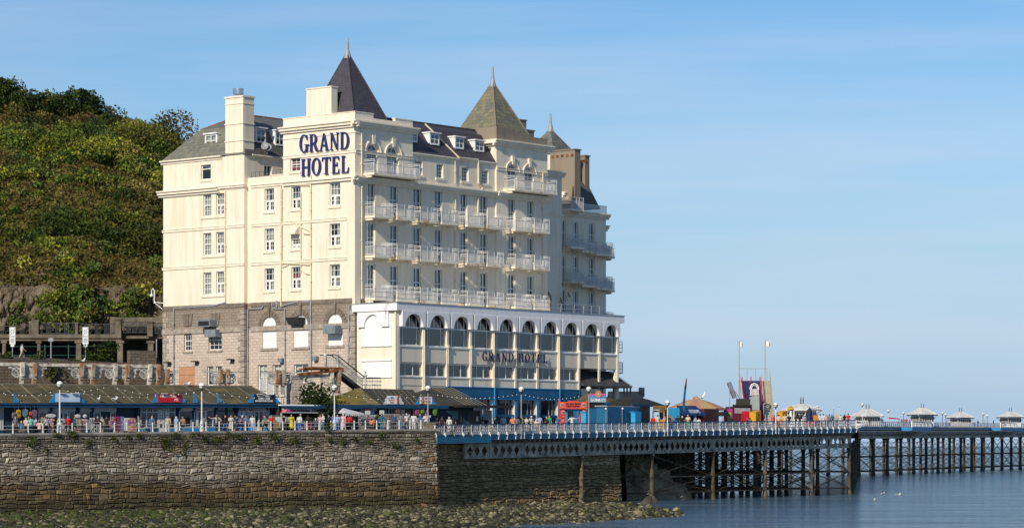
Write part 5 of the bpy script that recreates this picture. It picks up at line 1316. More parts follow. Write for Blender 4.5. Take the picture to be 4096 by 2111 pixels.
def braces(fr, x, ys, zt, xn=None, extra=True):
 """cross rods of one bent and of the bay towards the next bent"""
 s = MB(); r = .055; zl, zmid = SEA + .9, (SEA + zt) / 2
 for a, c in zip(ys, ys[1:]):
  for z0, z1 in ((zl, zmid), (zmid, zt - .3)):
   s.tube([fr.w(x, a, z0), fr.w(x, c, z1)], r, 4); s.tube([fr.w(x, c, z0), fr.w(x, a, z1)], r, 4)
  for z in (zl - .1, zmid): s.tube([fr.w(x, a, z), fr.w(x, c, z)], .09, 4)
 if xn is not None:
  for y in ys:
   s.tube([fr.w(x, y, zmid), fr.w(xn, y, zmid)], .10, 4); s.tube([fr.w(x, y, zl), fr.w(xn, y, zl)], .08, 4)
   for z0, z1 in ((zl, zmid), (zmid, zt - .3)):
    s.tube([fr.w(x, y, z0), fr.w(xn, y, z1)], r, 4); s.tube([fr.w(x, y, z1), fr.w(xn, y, z0)], r, 4)
 return s.build('brace', M['pileiron'], pier)
gx = [PF.ax(p, None, .55)[0] for p in (1856, 1960, 2088, 2325, 2607, 2851, 3060, 3245)] + [FLEN - .4]
for a, c in zip(gx, gx[1:]): girder(mN, a, c, -2.02, -3.6, cell=1.12)
bents = [PF.ax(p, None, .6)[0] for p in (2325, 2607, 2851, 3060, 3245)] + [FLEN - .6]
mids = [PF.ax(p, None, .6)[0] for p in (2960, 3150, 3340)]
for i, x in enumerate(bents):
 zt = ZR(x) - 3.55; ys = [.6, 5.2, 9.8, 14.4] if i else [.6]
 if i >= 3: ys += [19, 24]
 for j, y in enumerate(ys): pile(PF, x, y, zt, .24, M['pilepale'] if (j == 0 and i == 0) or (j == 2 and i == 3) else None)
 if i: braces(PF, x, ys, zt, bents[i + 1] if i + 1 < len(bents) and i > 0 else None)
for x in mids:
 zt = ZR(x) - 3.55; ys = [5.2, 9.8, 14.4, 19, 24]
 for j, y in enumerate(ys): pile(PF, x, y, zt, .26, M['pilepale'] if j == 1 and x == mids[0] else None)
 braces(PF, x, ys, zt, None)
s = MB()                                                          # cross girders carrying the wide deck
for x in bents[1:] + mids:
 for z in (-3.2, -1.6): s.box(x - .12, x + .12, 0.9, 15 if x < 60 else 25, z, z + .12, m=lambda a, b_, c: tuple(PF.w(a, b_, ZR(a) + c)))
for y in (5.2, 9.8, 14.4):
 for i in range(5): a, c = bents[1] + (FLEN - bents[1]) * i / 5, bents[1] + (FLEN - bents[1]) * (i + 1) / 5; s.box(a, c, y - .1, y + .1, -3.2, -1.45, m=lambda p, q, r: tuple(PF.w(p, q, ZR(p) + r)))
s.build('cross_girder', M['pileiron'], pier)
nx = [16, 60, 110, 165]
for i, x in enumerate(nx):
 zt = zn(x) - 3.3
 for y in (.6, 13): pile(NK, x, y, zt)
fx = [1 + 12.2 * i for i in range(26)]
for i, x in enumerate(fx):
 zt = zfp(x) - 3.55
 for y in (.6, 10.4): pile(FP, x, y, zt, .34, M['pilepale'] if i in (0, 7) and y > 1 else None)
 braces(FP, x, [.6, 10.4], zt, fx[i + 1] if i + 1 < len(fx) else None)
 if i + 1 < len(fx): girder(mF, x, fx[i + 1], -2.02, -3.6, cell=1.0)
for y in (10.4,):
 s = MB()
 for i in range(8): s.box(PLN * i / 8, PLN * (i + 1) / 8, -y - .1, -y + .1, -3.6, -2.0, m=lambda p, q, r: mF(p, r, q))
 s.build('back_girder', M['pileiron'], pier)
# ---- quay wall under the pier, rock and abutment
xq = PF.ax(2470, None, 1.5)[0]
def tint(c): n = random.uniform(.75, 1.25); return tuple(v * n for v in c)
quay = thing('quay_wall', 'dark shaded stone quay wall under the landward end of the pier', 'quay wall', PF.w(0, 0, 0), PF.a)
bq = lambda x, z, d: (x, 1.5 - (2.0 - z) * .06 - d, z)
qcol = lambda x, z: tint(((.42, .28, .15) if x < 5 else (.38, .27, .16)) if z > -2 else (.25, .17, .085))
s = MB(); s.quad(bq(-1.2, -7.5, 0), bq(xq, -7.5, 0), bq(xq, ZD(xq) - .3, 0), bq(-1.2, ZD(0) - .3, 0)); s.c = [(.03, .025, .02)]
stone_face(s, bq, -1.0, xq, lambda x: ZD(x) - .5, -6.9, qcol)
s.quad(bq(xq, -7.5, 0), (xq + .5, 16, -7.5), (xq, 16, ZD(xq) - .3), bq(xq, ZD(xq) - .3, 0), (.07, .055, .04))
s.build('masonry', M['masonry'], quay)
def rockmass(name, label, p0, p1, H_, dep, cat='rock', sd=0.0, nu=60, nv=26, mat=None):
 """a rugged outcrop between two ground points, H_(t) gives its height"""
 from mathutils import noise as mn
 s = MB(); d = p1 - p0
 for j in range(nv):
  f = j / (nv - 1) * 2 - 1
  for i in range(nu):
   t_ = i / (nu - 1); e = max(0.0, 1 - abs(f) ** 1.5); q = p0 + d * t_ + Vector((0, f * dep, 0)); h = H_(t_) * e
   v = mn.voronoi(Vector((q.x * .45 + sd, q.y * .35, h * .35)))[0]; w_ = mn.voronoi(Vector((q.x * 1.3 + sd, q.y * .9, h * .9)))[0]
   k = (v[1] - v[0]) * 1.1 + (w_[1] - w_[0]) * .4 - .5
   s.v.append((q.x + k * .6 * e, q.y - k * .9 * e, SEA - .6 + h * (1 + .25 * k)))
 for j in range(nv - 1):
  for i in range(nu - 1): s.f.append((j * nu + i, j * nu + i + 1, (j + 1) * nu + i + 1, (j + 1) * nu + i)); s.c.append(None); s.mi.append(0)
 return tag(s.build(name, mat or M['rockm']), label, cat)
rm, t, b = nm('sea_rock', .9, .2); v = coords(t); t.links.new(ramp(t, noise(t, v, .8, 8, .7), [(.3, (.12, .09, .055)), (.5, (.32, .24, .15)), (.7, (.46, .36, .22))]), b.inputs['Base Color']); bump(t, b, noise(t, v, 2, 8, .7), .9, .4); M['rockm'] = rm
a, c = W(2500, HY, 318), W(2760, HY, 322)
rockmass('sea_rock', 'pale sunlit rock slope behind the piles under the pier', Vector((a.x, a.y, 0)), Vector((c.x, c.y, 0)), lambda t_: 7.6 * (1 - t_) ** .8 + .6, 6.0)
ab = thing('stone_abutment', 'stone abutment wall with a pale corner behind the first pier piles', 'abutment', W(2590, HY, 334) * 1.0, PF.a - .35)
x1 = 7.2; bq2 = lambda x, z, d: (x, -d - (2 - z) * .05, z)
s = MB(); s.box(0, x1, .02, 7, -7.5, 1.0, col=(.05, .04, .03)); stone_face(s, bq2, 0, x1, lambda x: 1.0, -6.9, lambda x, z: tint((.42, .36, .27) if 3.6 < x < 4.3 else (.18, .14, .095)))
s.build('masonry', M['masonry'], ab)
for k in range(9):
 px, py, D = ((2705, 1985, 300), (2740, 1990, 305), (2780, 1982, 312), (2800, 1995, 300), (2830, 1978, 318), (2690, 2000, 296), (2860, 1975, 330), (2655, 2010, 290), (2610, 2022, 285))[k]
 p = W(px, py, D); r = (.8, .9, .7, .5, 1.2, .6, 1.0, .8, .9)[k]
 rockmass('boulder', 'dark wet boulder in the shallow water under the pier piles', Vector((p.x - r, 6.5 * 10856 / (py - HY), 0)), Vector((p.x + r, 6.5 * 10856 / (py - HY) + .2, 0)), lambda t_: r * 1.3 * math.sin(math.pi * min(1, max(0, t_))) + .3, r * .9, 'boulder', k * 3.1, 12, 9, M['concdark'])['group'] = 'boulders in the shallows under the pier'
# ---- lamps
M['globe'] = paint('opal_globe', (.80, .78, .72), .04, .3)
def lamp(p, h, label, white=True, r=.30, group='globe lamps along the promenade and pier', base=False, dark=False):
 t_ = thing('street_lamp', label, 'street lamp', p, 0, group)
 s = MB(); prof = [(.20, 0), (.20, .25), (.15, .9), (.10, 1.0), (.075, 1.2), (.06, h - r * 2.6)] if base else [(.10, 0), (.075, .3), (.055, h - r * 2.6)]
 s.lathe(prof, (0, 0, 0), 8); s.build('post', M['black'] if dark else M['whitemetal'] if white else M['lead'], t_)
 s = MB(); s.ball((0, 0, h - r), r, 12, 8); s.build('globe', M['globe'], t_, smooth=True)
 s = MB(); s.lathe([(.09, h - r * 2.7), (.07, h - r * 2.3), (.13, h - r * 1.95)], (0, 0, 0), 8)
 s.lathe([(r * 1.06, h - r * 1.12), (r * 1.06, h - r * .98), (r * 1.01, h - r * .98)], (0, 0, 0), 12)
 for k in range(4):
  a = math.pi / 2 * k + .4; s.tube([(math.cos(a) * r * x, math.sin(a) * r * x, h - r * (1 + z)) for x, z in ((1.05, .05), (.88, .55), (.5, .95))], .035, 4)
 s.build('lamp_cage', M['black'], t_)
 return t_
def on_edge(fr, zf, px, ytop, dz, label, off=-.2, **k):
 x, D = fr.ax(px, None, off); z0 = zf(x) + dz; zt = (HY - ytop) / F * D; p = fr.w(x, off, z0); lamp(p, zt - z0, label, **k)
for px, yt_, lab in ((239, 1523, 'white lamp post in front of the blank pale blue shop sign'), (807, 1530, 'white lamp post with a small banner before the long shop row'), (1338, 1538, 'white lamp post in front of the knitwear stall')):
 x, D = PR.ax(px, None, .35); z0 = ZP(x); lamp(PR.w(x, .35, z0), (HY - yt_) / F * D - z0, lab, base=True, r=.30)
x, D = PR.ax(1712, None, .3); lamp(PR.w(x, .3, ZP(x)), (HY - 1541) / F * D - ZP(x), 'grey lamp post at the corner where wall meets pier railing', white=False, base=False, r=.29)
for px, yt_, lab in ((2085, 1545, 'grey lamp post before the blue ground floor of the extension'), (2355, 1545, 'grey lamp post beside the donut sign'), (2670, 1600, 'white lamp post in front of the small dark tent'), (3103, 1609, 'taller lamp post with banner beside the slide steps')):
 on_edge(PF, ZR, px, yt_, -1.6, lab, -.15, white=(px > 2600), r=.30)
for px, yt_, fr, zf, off, lab, dk in ((3078, 1615, PF, ZR, 15, 'shorter lamp post at the foot of the slide steps', False), (3271, 1622, NK, zn, 13, 'lamp post at the right corner of the stall with yellow curtain', False), (3335, 1630, NK, zn, 13.5, 'first slim lamp post right of the yellow curtain stall', True), (3357, 1620, NK, zn, 11, 'lamp post with pale banner above the pier crowd', False), (3382, 1639, NK, zn, 13, 'slim lamp post left of the red shirted man', True), (3450, 1611, FP, zfp, .3, 'tall white lamp post at the bend of the pier', False),
 (3553, 1637, FP, zfp, 9, 'lamp post between the first two pier kiosks', False), (3614, 1646, FP, zfp, 10, 'dark lamp post left of the white kiosk on the bay', True), (3770, 1646, FP, zfp, .3, 'dark lamp post right of the white kiosk on the bay', True), (3782, 1653, FP, zfp, 10, 'dark lamp post just right of another on the far pier', True), (3932, 1650, FP, zfp, .3, 'dark lamp post between the last two kiosks, taller of a pair', True), (3949, 1658, FP, zfp, 10, 'dark lamp post between the last two kiosks, shorter of a pair', True)):
 x, D = fr.ax(px, None, off); z0 = zf(x) - 1.15; lamp(fr.w(x, off, z0), (HY - yt_) / F * D - z0, lab, dark=dk, r=.30)
# ---- kiosks on the pier
M['kglass'] = paint('kiosk_glass', (.13, .15, .145), .3, .15); M['zinc'] = paint('pale_zinc_roof', (.60, .585, .56), .12, .6, .8)
def kiosk(px, D, half, yap, yeave, label, rz, lat=False, curtain=False):
 c = W(px, HY, D); zE = (HY - yeave) / F * D; zA = (HY - yap) / F * D
 fr = FP if D > 540 else NK
 l = Vector((c.x, c.y)) - fr.o; xx = l.dot(fr.ex); zb = (zfp(xx) if fr is FP else zn(xx)) - .95
 t_ = thing('pier_kiosk', label, 'kiosk', (c.x, c.y, zb), rz, 'white kiosks along the pier'); h = zE - zb; ha = zA - zb; b_ = half * .62
 s = MB(); n = 8; ring = []
 prof = [(1.0, h - .02), (.62, h + (ha - h) * .42), (.28, h + (ha - h) * .82), (.16, ha)]
 sq = lambda r, z: [(x * r * half, y * r * half, z) for x, y in ((-1, -.7), (-.7, -1), (.7, -1), (1, -.7), (1, .7), (.7, 1), (-.7, 1), (-1, .7))]
 for (r0, z0), (r1, z1) in zip(prof, prof[1:]):
  A_, B_ = sq(r0, z0), sq(r1, z1)
  for i in range(8): s.quad(A_[i], A_[(i + 1) % 8], B_[(i + 1) % 8], B_[i])
 s.add(sq(.16, ha), [tuple(range(8))])
 for i in range(8): s.tube([sq(r, z + .03)[i] for r, z in prof], .045, 4)
 for y in (-.6, 0, .6):
  for sg in (-1, 1): s.tube([(y * half, sg * half * .99, h + .03), (y * half * .35, sg * half * .3, h + (ha - h) * .8)], .04, 4)
 o = s.build('roof', M['zinc'], t_)
 s = MB()
 for dx in (-.35, .35): s.lathe([(.12, ha), (.06, ha + .35), (.10, ha + .5), (.02, ha + 1.15)], (dx, 0, 0), 6)
 s.build('finial', M['black'], o)
 s = MB()
 for i in range(8): a, c_ = sq(1.0, 0)[i], sq(1.0, 0)[(i + 1) % 8]; s.add([(a[0], a[1], h - .2), (c_[0], c_[1], h - .2), (c_[0], c_[1], h), (a[0], a[1], h)], [(0, 1, 2, 3)])
 s.add([(x, y, h - .1) for x, y, z in sq(.98, 0)], [tuple(range(8))])
 s.build('eaves_board', M['bluefascia'] if D > 600 else M['zinc'], o)
 s = MB(); W0 = 1.15
 for x0, x1, y0, y1 in ((-b_, b_, -b_, -b_ + .1), (-b_, b_, b_ - .1, b_), (-b_, -b_ + .1, -b_ + .1, b_ - .1), (b_ - .1, b_, -b_ + .1, b_ - .1)): s.box(x0, x1, y0, y1, 0, W0); s.box(x0, x1, y0, y1, h - .45, h - .1)
 for k in range(7):
  u = -b_ + 2 * b_ * k / 6
  for sg in (-1, 1): s.box(u - .06, u + .06, sg * b_ - .06, sg * b_ + .06, W0, h - .45); s.box(sg * b_ - .055, sg * b_ + .055, u - .06, u + .06, W0, h - .45)
 for sx in (-1, 1):
  for sy in (-1, 1): s.tube([(sx * b_, sy * b_, h - 1.1), (sx * b_ * 1.15, sy * b_ * 1.15, h - .45), (sx * half * .9, sy * half * .9, h - .12)], .07, 4)
 s.build('wall', M['white'], t_)
 s = MB()
 for sg in (-1, 1): s.box(-b_ + .06, b_ - .06, sg * b_ - .02, sg * b_ + .02, W0, h - .45); s.box(sg * b_ - .02, sg * b_ + .02, -b_ + .06, b_ - .06, W0, h - .45)
 s.build('window', M['kglass'], t_)
 return t_
kiosk(3471, 578, 3.0, 1634, 1661, 'grey roofed kiosk at the bend of the pier, first of the far row', .4)
kiosk(3690, 622, 3.0, 1630, 1657, 'white kiosk standing on the railed bay that juts from the pier', .4)
kiosk(3842, 668, 2.9, 1646, 1669, 'small white kiosk on the far side of the pier deck, set back', .4)
kiosk(4042, 700, 3.1, 1645, 1667, 'white kiosk cut by the right edge of the picture on its own bay', .4)
kiosk(3208, 430, 2.6, 1614, 1637, 'large zinc roofed kiosk behind the yellow curtain stall', .9)
for px0, px1 in ((3647, 3722), (4002, 4092)):
 xa, xb = FP.ax(px0, None, -2.6)[0], FP.ax(px1, None, -2.6)[0]; s = MB(); z = zfp(xa) - 1.15
 B = lambda a, b_, y0, y1, z0, z1: s.box(a, b_, y0, y1, z0, z1, m=lambda p, q, r: tuple(FP.w(p, q, r)))
 B(xa, xb, -2.6, .2, z - .25, z)
 s.build('bay_deck', M['deck'], pier)
 s = MB(); B(xa, xb, -2.72, -2.6, z - .75, z - .0); B(xa - .1, xa, -2.72, .1, z - .75, z); B(xb, xb + .1, -2.72, .1, z - .75, z); s.build('bay_fascia', M['bluelight'], pier)
 s = MB(); n = 5
 for k in range(n + 1): x = xa + (xb - xa) * k / n; B(x - .14, x + .14, -2.75, -2.55, z, z + 1.25)
 B(xa, xb, -2.72, -2.58, z + 1.12, z + 1.28); B(xa, xb, -2.72, -2.58, z, z + .2); B(xa, xb, -2.66, -2.62, z + .62, z + .72)
 for k in range(n * 3): x = xa + (xb - xa) * (k + .5) / (n * 3); B(x - .16, x + .16, -2.66, -2.62, z + .2, z + .4); B(x - .16, x + .16, -2.66, -2.62, z + .9, z + 1.12)
 s.build('bay_balustrade', M['white'], pier)
 s = MB(); xm_ = (xa + xb) / 2
 for x in (xa + .6, xb - .6, xm_): s.tube([FP.w(x, -2.5, z - .7), FP.w(xm_, .6, z - 2.8)], .12, 4)
 s.build('bay_bracket', M['whitemetal'], pier)
s = MB(); s.quad(PF.w(-4, 16.9, ZD(0) - .01), PF.w(62, 16.9, ZD(62) - .01), PF.w(62, 75, ZD(62) - .01), PF.w(-4, 75, ZD(0) - .01)); tag(s.build('forecourt', M['paving']), kind='structure')
def _rw():
 m, t, b = nm('rust_streaked_iron', .8, .2); v = coords(t, (1, 1, .4))
 t.links.new(ramp(t, noise(t, v, 2.4, 6, .65), [(.42, (.40, .36, .29)), (.56, (.30, .13, .045)), (.75, (.20, .065, .02))]), b.inputs['Base Color']); return m
M['rustwhite'] = _rw(); M['greyiron'] = paint('weathered_grey_iron', (.50, .49, .44), .3, .8, 1.6)
# ================================================================ ROAD TERRACE, IRONWORK, STAIRS (left, behind the shops)
WP17 = Wl('R', 17.0, PR)
ZR_ = 8.25
rw = thing('retaining_wall', 'dark rubble stone retaining wall behind the rusty iron arcade', 'retaining wall', PR.w(0, 0, 0), PR.a)
xr0, xr1 = WP17.u(-250), WP17.u(655)
s = MB(); s.box(xr0, xr1, 17, 17.8, .2, ZR_); s.box(xr1 - .8, xr1, 17.8, 54, .2, ZR_ + .4); s.box(WP17.u(520), xr1 - .8, 17.02, 17.7, ZR_, ZR_ + 1.4)
M['stonedark'] = masonry('dark_rubble', .6, .3, ((.14, .11, .08), (.19, .15, .11), (.10, .08, .06)), (.09, .075, .055), .02, .9); o = s.build('masonry', M['stonedark'], rw)
s = MB(); s.box(xr0, WP17.u(520), 16.9, 17.9, ZR_, ZR_ + .18); s.build('coping', M['concdark'], rw)
s = MB(); P = [PR.w(xr0, 17.5, ZR_ - .05), PR.w(xr1, 17.5, ZR_ - .05), PR.w(xr1, 54, 9.9), PR.w(xr1, 90, 12), PR.w(xr0 - 20, 90, 12), PR.w(xr0 - 20, 17.5, ZR_)]
s.add(P, [(0, 1, 2, 3, 4, 5)]); tag(s.build('road', M['shingle'] if False else M['concdark']), kind='structure')
# concrete terrace with railings in front of the cliff
tD = 327.0
tx = lambda px: (px - CX) / F * tD
tz = lambda py: (HY - py) / F * tD
ter = thing('concrete_terrace', 'weathered concrete terrace with pillars and metal railings below the cliff', 'terrace', (0, tD, 0))
s = MB(); s.box(tx(-250), tx(487), -.6, 9, tz(1352), tz(1337)); s.box(tx(-250), tx(487), -.35, 9, tz(1362), tz(1352.1)); s.box(tx(425), tx(700), .5, 9, tz(1352), tz(1338)); s.box(tx(425), tx(700), 3, 3.6, tz(1300), tz(1264)); s.box(tx(425), tx(445), 2.9, 3.7, tz(1338), tz(1262))
s.box(tx(100), tx(130), 2.6, 3.4, tz(1340), tz(1280)); s.build('deck', M['concrete'], ter)
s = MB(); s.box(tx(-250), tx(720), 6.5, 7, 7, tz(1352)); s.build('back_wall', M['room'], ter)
for a, b_, y0 in ((130, 156, 1281), (303, 314, 1289), (463, 486, 1276), (590, 612, 1285), (-60, -35, 1285)):
 s = MB(); s.box(tx(a), tx(b_), -.45, .35, tz(1345), tz(y0) - .15); s.box(tx(a) - .08, tx(b_) + .08, -.53, .43, tz(y0) - .15, tz(y0)); s.build('pillar', M['concrete'], ter)
for a, b_ in ((10, 24), (150, 162), (305, 325), (470, 492), (592, 614), (-120, -100)):
 s = MB(); s.box(tx(a), tx(b_), -.2, .5, 7, tz(1362)); s.box(tx(a) - .15, tx(b_) + .15, -.3, .6, tz(1372), tz(1362.2)); s.build('column', M['concrete'], ter)
for a, b_, dz in ((-34, 129, 12), (157, 302, 0), (315, 462, 4), (487, 589, -4), (613, 690, 0)):
 s = MB(); z0, z1 = tz(1333 + dz), tz(1291 + dz); n = 4; xa, xb = tx(a), tx(b_)
 for z in (z0, z1): s.box(xa, xb, -.05, .05, z - .05, z + .03)
 for k in range(n):
  l = xa + (xb - xa) * k / n; r = xa + (xb - xa) * (k + 1) / n
  for x in (l + .06, l + .22, r - .22, r - .06): s.box(x - .025, x + .025, -.03, .03, z0, z1)
  s.tube([(l + .22, 0, z0), (r - .22, 0, z1)], .03, 4); s.tube([(l + .22, 0, (z0 + z1) / 2), (r - .22, 0, (z0 + z1) / 2)], .025, 4)
 s.build('railing_panel', M['darkgrey'], ter)
# ---- signs on the road
M['signwhite'] = paint('sign_white', (.72, .72, .70), .05, .5)
for px, lab in ((50, 'tall white parking sign with a struck out circle near the left edge'), (342, 'tall white parking sign with a struck out circle beside the bush')):
 p = W(px, 1440, 300); t_ = thing('road_sign', lab, 'sign', p, 0, 'tall parking signs on the upper road')
 z = lambda py: (HY - py) / F * 300 - p.z
 s = MB(); s.lathe([(.05, -.8), (.05, z(1378))], n=6); s.build('post', M['lead'], t_)
 s = MB(); s.box(-.32, .32, -.06, -.02, z(1376), z(1308)); o = s.build('board', M['signwhite'], t_)
 s = MB(); zc = z(1326)
 for k in range(16): a, c_ = 2 * math.pi * k / 16, 2 * math.pi * (k + 1) / 16; s.add([(.2 * math.cos(a), -.07, zc + .25 * math.sin(a)), (.2 * math.cos(c_), -.07, zc + .25 * math.sin(c_)), (.15 * math.cos(c_), -.07, zc + .2 * math.sin(c_)), (.15 * math.cos(a), -.07, zc + .2 * math.sin(a))], [(0, 1, 2, 3)])
 s.add([(-.28, -.072, zc - .4), (-.22, -.072, zc - .4), (.30, -.072, zc + .42), (.24, -.072, zc + .42)], [(0, 1, 2, 3)])
 for q, w_ in ((1345, .28), (1355, .2), (1361, .24), (1368, .18)): s.box(-w_, w_, -.072, -.066, z(q + 2), z(q - 2))
 s.build('sign_marking', M['pipegrey'], o)
 s = MB(); s.box(-.2, .2, -.06, -.02, z(1386), z(1377)); s.build('small_plate', M['signwhite'], t_)
for px, y0, y1, lab in ((204, 1352, 1425, 'small plain sign post on the upper road between the two tall signs'), (626, 1355, 1402, 'thin bare post on the wall beside the hotel corner')):
 p = W(px, y1, 302); t_ = thing('sign_post', lab, 'post', p); h = (y1 - y0) / F * 302
 s = MB(); s.lathe([(.07, -.8), (.07, h)], n=6); s.build('post', M['lead'], t_)
 if px < 300: s = MB(); s.box(-.28, .28, -.1, -.06, h - .35, h); s.build('board', M['lead'], t_)
# green mesh fence posts in front of the colonnade
tag(MB().tube([W(84, 1378, 318), W(84, 1450, 318)], .07, 4).tube([W(180, 1378, 318), W(180, 1450, 318)], .07, 4).tube([W(274, 1378, 318), W(274, 1450, 318)], .07, 4).tube([W(40, 1420, 318), W(420, 1420, 318)], .03, 4).tube([W(40, 1385, 318), W(420, 1385, 318)], .03, 4).build('wire_fence', paint('green_wire', (.02, .09, .07), .1)), 'thin green wire fence with posts in front of the dark colonnade', 'fence')
# ---- cast iron arcade
IP = Wl('R', 14.4, PR)
def iron_bracket(s, u, z1, sg, w_=1.35, mat=None):
 """openwork spandrel: a rosette ring inside a curved bracket"""
 B = lambda a, z, d: IP.m(a, z, d)
 ring = [(u + sg * (.55 + .42 * math.cos(t)), z1 - .62 + .46 * math.sin(t)) for t in [2 * math.pi * k / 14 for k in range(15)]]
 s.tube([B(*p, 0) for p in ring], .10, 4, cap=False)
 ring = [(u + sg * (.55 + .2 * math.cos(t)), z1 - .62 + .22 * math.sin(t)) for t in [2 * math.pi * k / 10 for k in range(11)]]
 s.tube([B(*p, 0) for p in ring], .06, 4, cap=False)
 for k in range(6): t = k * math.pi / 3; s.tube([B(u + sg * .55 + .2 * math.cos(t), z1 - .62 + .22 * math.sin(t), 0), B(u + sg * .55 + .42 * math.cos(t), z1 - .62 + .46 * math.sin(t), 0)], .05, 4)
 arc = [(u + sg * (.06 + (w_ - .06) * (1 - math.cos(t))), z1 - 1.75 + 1.6 * math.sin(t)) for t in [math.pi / 2 * k / 8 for k in range(9)]]
 s.tube([B(*p, 0) for p in arc], .12, 4); s.tube([B(*(arc[3]), 0), B(arc[3][0] + sg * .2, arc[3][1] - .35, 0)], .06, 4)
ar = thing('iron_arcade', 'rusty white cast iron arcade of rosette brackets behind the shop roofs', 'ironwork', PR.w(0, 0, 0), PR.a)
cols = [-110, -65, 86, 135, 323, 368, 458, 506, 596, 630]
zb0 = IP.z(0, 1462)
def zbm(u): return zb0 + (IP.z(600, 1470) - zb0) * (u - IP.u(0)) / (IP.u(600) - IP.u(0))
s = MB(); xa, xb = IP.u(-140), IP.u(625)
for i in range(12): a, c_ = xa + (xb - xa) * i / 12, xa + (xb - xa) * (i + 1) / 12; s.add([IP.m(u, zbm(u) + dz, d) for u in (a, c_) for d in (-.12, .12) for dz in (0, .34)], [(0, 1, 3, 2), (4, 5, 7, 6), (0, 1, 5, 4), (2, 3, 7, 6), (1, 3, 7, 5), (0, 2, 6, 4)])
s.build('beam', M['oldiron'], ar)
s = MB();
for i in range(12): a, c_ = xa + (xb - xa) * i / 12, xa + (xb - xa) * (i + 1) / 12; s.add([IP.m(u, zbm(u) + dz, d) for u in (a, c_) for d in (-.17, .17) for dz in (.345, .40)], [(0, 1, 3, 2), (4, 5, 7, 6), (0, 1, 5, 4), (2, 3, 7, 6), (1, 3, 7, 5), (0, 2, 6, 4)])
s.build('gutter', M['rustwhite'], ar)
def iron_column(u, z1, par, rusty):
 s = MB(); zt = ZP(u) - .4; p = IP.m(u, 0, 0)
 s.lathe([(.24, zt), (.17, zt + .5), (.15, z1 - 2.5), (.30, z1 - 2.42), (.30, z1 - 2.25), (.2, z1 - 2.2)], (p[0], p[1], 0), 8); o = s.build('column', M['oldiron'], par)
 s = MB(); IP.box(s, u - .17, u + .17, z1 - 2.2, z1 - .02, -.17, .17); s.prism([(u - .14, z1 - 1.0), (u + .14, z1 - 1.0), (u + .2, z1 + .35), (u - .2, z1 + .35)], (.17, .42), m=IP.m); IP.box(s, u - .2, u + .2, z1 - 1.3, z1 - 1.0, .17, .26)
 s.build('bracket_post', M['rustwhite' if rusty else 'oldiron'], par)
for i, px in enumerate(cols):
 u = IP.u(px); z1 = zbm(u); iron_column(u, z1, ar, i in (3, 4, 5, 7, 9))
 s = MB()
 if i % 2 == 0: iron_bracket(s, u, z1, -1); iron_bracket(s, u, z1, 1, .7)
 else: iron_bracket(s, u, z1, 1); iron_bracket(s, u, z1, -1, .7)
 s.build('rosette_bracket', M['greyiron' if i != 7 else 'oldiron'], ar)
for prs, rail, y, lab in (((664,), (640, 718), 1488, 'single rusted iron bracket stand at the left corner of the hotel stone base'), ((879, 907), (812, 965), 1489, 'pair of rusted iron bracket posts before the small stone windows'), ((1105, 1131), (1046, 1182), 1492, 'pair of rusted iron bracket posts before the whitewashed doors')):
 t_ = thing('iron_bracket_stand', lab, 'ironwork', PR.w(0, 0, 0), PR.a, 'remains of the iron arcade in front of the hotel'); z1 = IP.z(sum(rail) / 2, y)
 s = MB(); IP.box(s, IP.u(rail[0]), IP.u(rail[1]), z1, z1 + .14, -.1, .1); s.build('beam', M['greyiron'], t_)
 for k, px in enumerate(prs):
  u = IP.u(px); iron_column(u, z1 - .02, t_, True); s = MB(); iron_bracket(s, u, z1, -1 if k == 0 and len(prs) > 1 else 1, .9)
  if len(prs) > 1: iron_bracket(s, u, z1, 1 if k == 0 else -1, .5)
  s.build('rosette_bracket', M['greyiron'], t_)
# ---- rusted frame, stone pier and iron stair
fr_ = thing('rusted_iron_frame', 'collapsed rust orange iron roof frame beside the iron stairs', 'ironwork', PR.w(0, 0, 0), PR.a)
u0, u1 = IP.u(1196), IP.u(1368); z = IP.z(1290, 1478)
s = MB(); s.tube([IP.m(u0 - .3, z - .55, .2), IP.m(u1 - .6, z - .05, .3)], .2, 4); s.tube([IP.m(u0 + .6, z + .18, -.2), IP.m(u1, z + .2, .0)], .13, 4); IP.box(s, u0 + .6, u1, z - .02, z + .12, -1.2, -.2); IP.box(s, u1 - 1.1, u1 + .1, z - .2, z + .25, -.3, .2); s.build('rusted_beam', M['rust'], fr_)
s = MB(); IP.box(s, u0 + .6, u1 - 1.2, z - .85, z - .45, -.15, .1); s.build('beam', M['oldiron'], fr_)
for px, sg in ((1322, -1), (1352, 1)):
 u = IP.u(px); iron_column(u, z - .3, fr_, px > 1340); s = MB(); iron_bracket(s, u, z - .5, -1, 1.1); s.build('rosette_bracket', M['oldiron'], fr_)
u = IP.u(1218); s = MB(); iron_bracket(s, u, z - .6, 1, 1.2); s.build('rosette_bracket', M['oldiron'], fr_)
sp_ = thing('stone_gate_pier', 'square stone pier with moulded cap beside the dark ivy bush', 'pillar', PR.w(0, 0, 0), PR.a)
s = MB(); a, c_ = IP.u(1164), IP.u(1216); IP.box(s, a + .1, c_ - .1, .5, IP.z(1190, 1512), -1.2, 0); s.build('shaft', M['stone'], sp_)
s = MB(); zc = IP.z(1190, 1512); IP.box(s, a, c_, zc, zc + .2, -1.3, .1); IP.box(s, a - .1, c_ + .1, zc + .201, zc + .36, -1.4, .2); s.build('cap', M['oldiron'], sp_)
SPn = Wl('R', 16.2, PR)
st = thing('iron_staircase', 'dark iron outside staircase with ornate railing descending beside the white wall', 'staircase', PR.w(0, 0, 0), PR.a)
ua, ub, uc, ud, ue = SPn.u(1300), SPn.u(1350), SPn.u(1470), SPn.u(1450), SPn.u(1522)
zt_, zl_ = SPn.z(1325, 1472), SPn.z(1455, 1553)
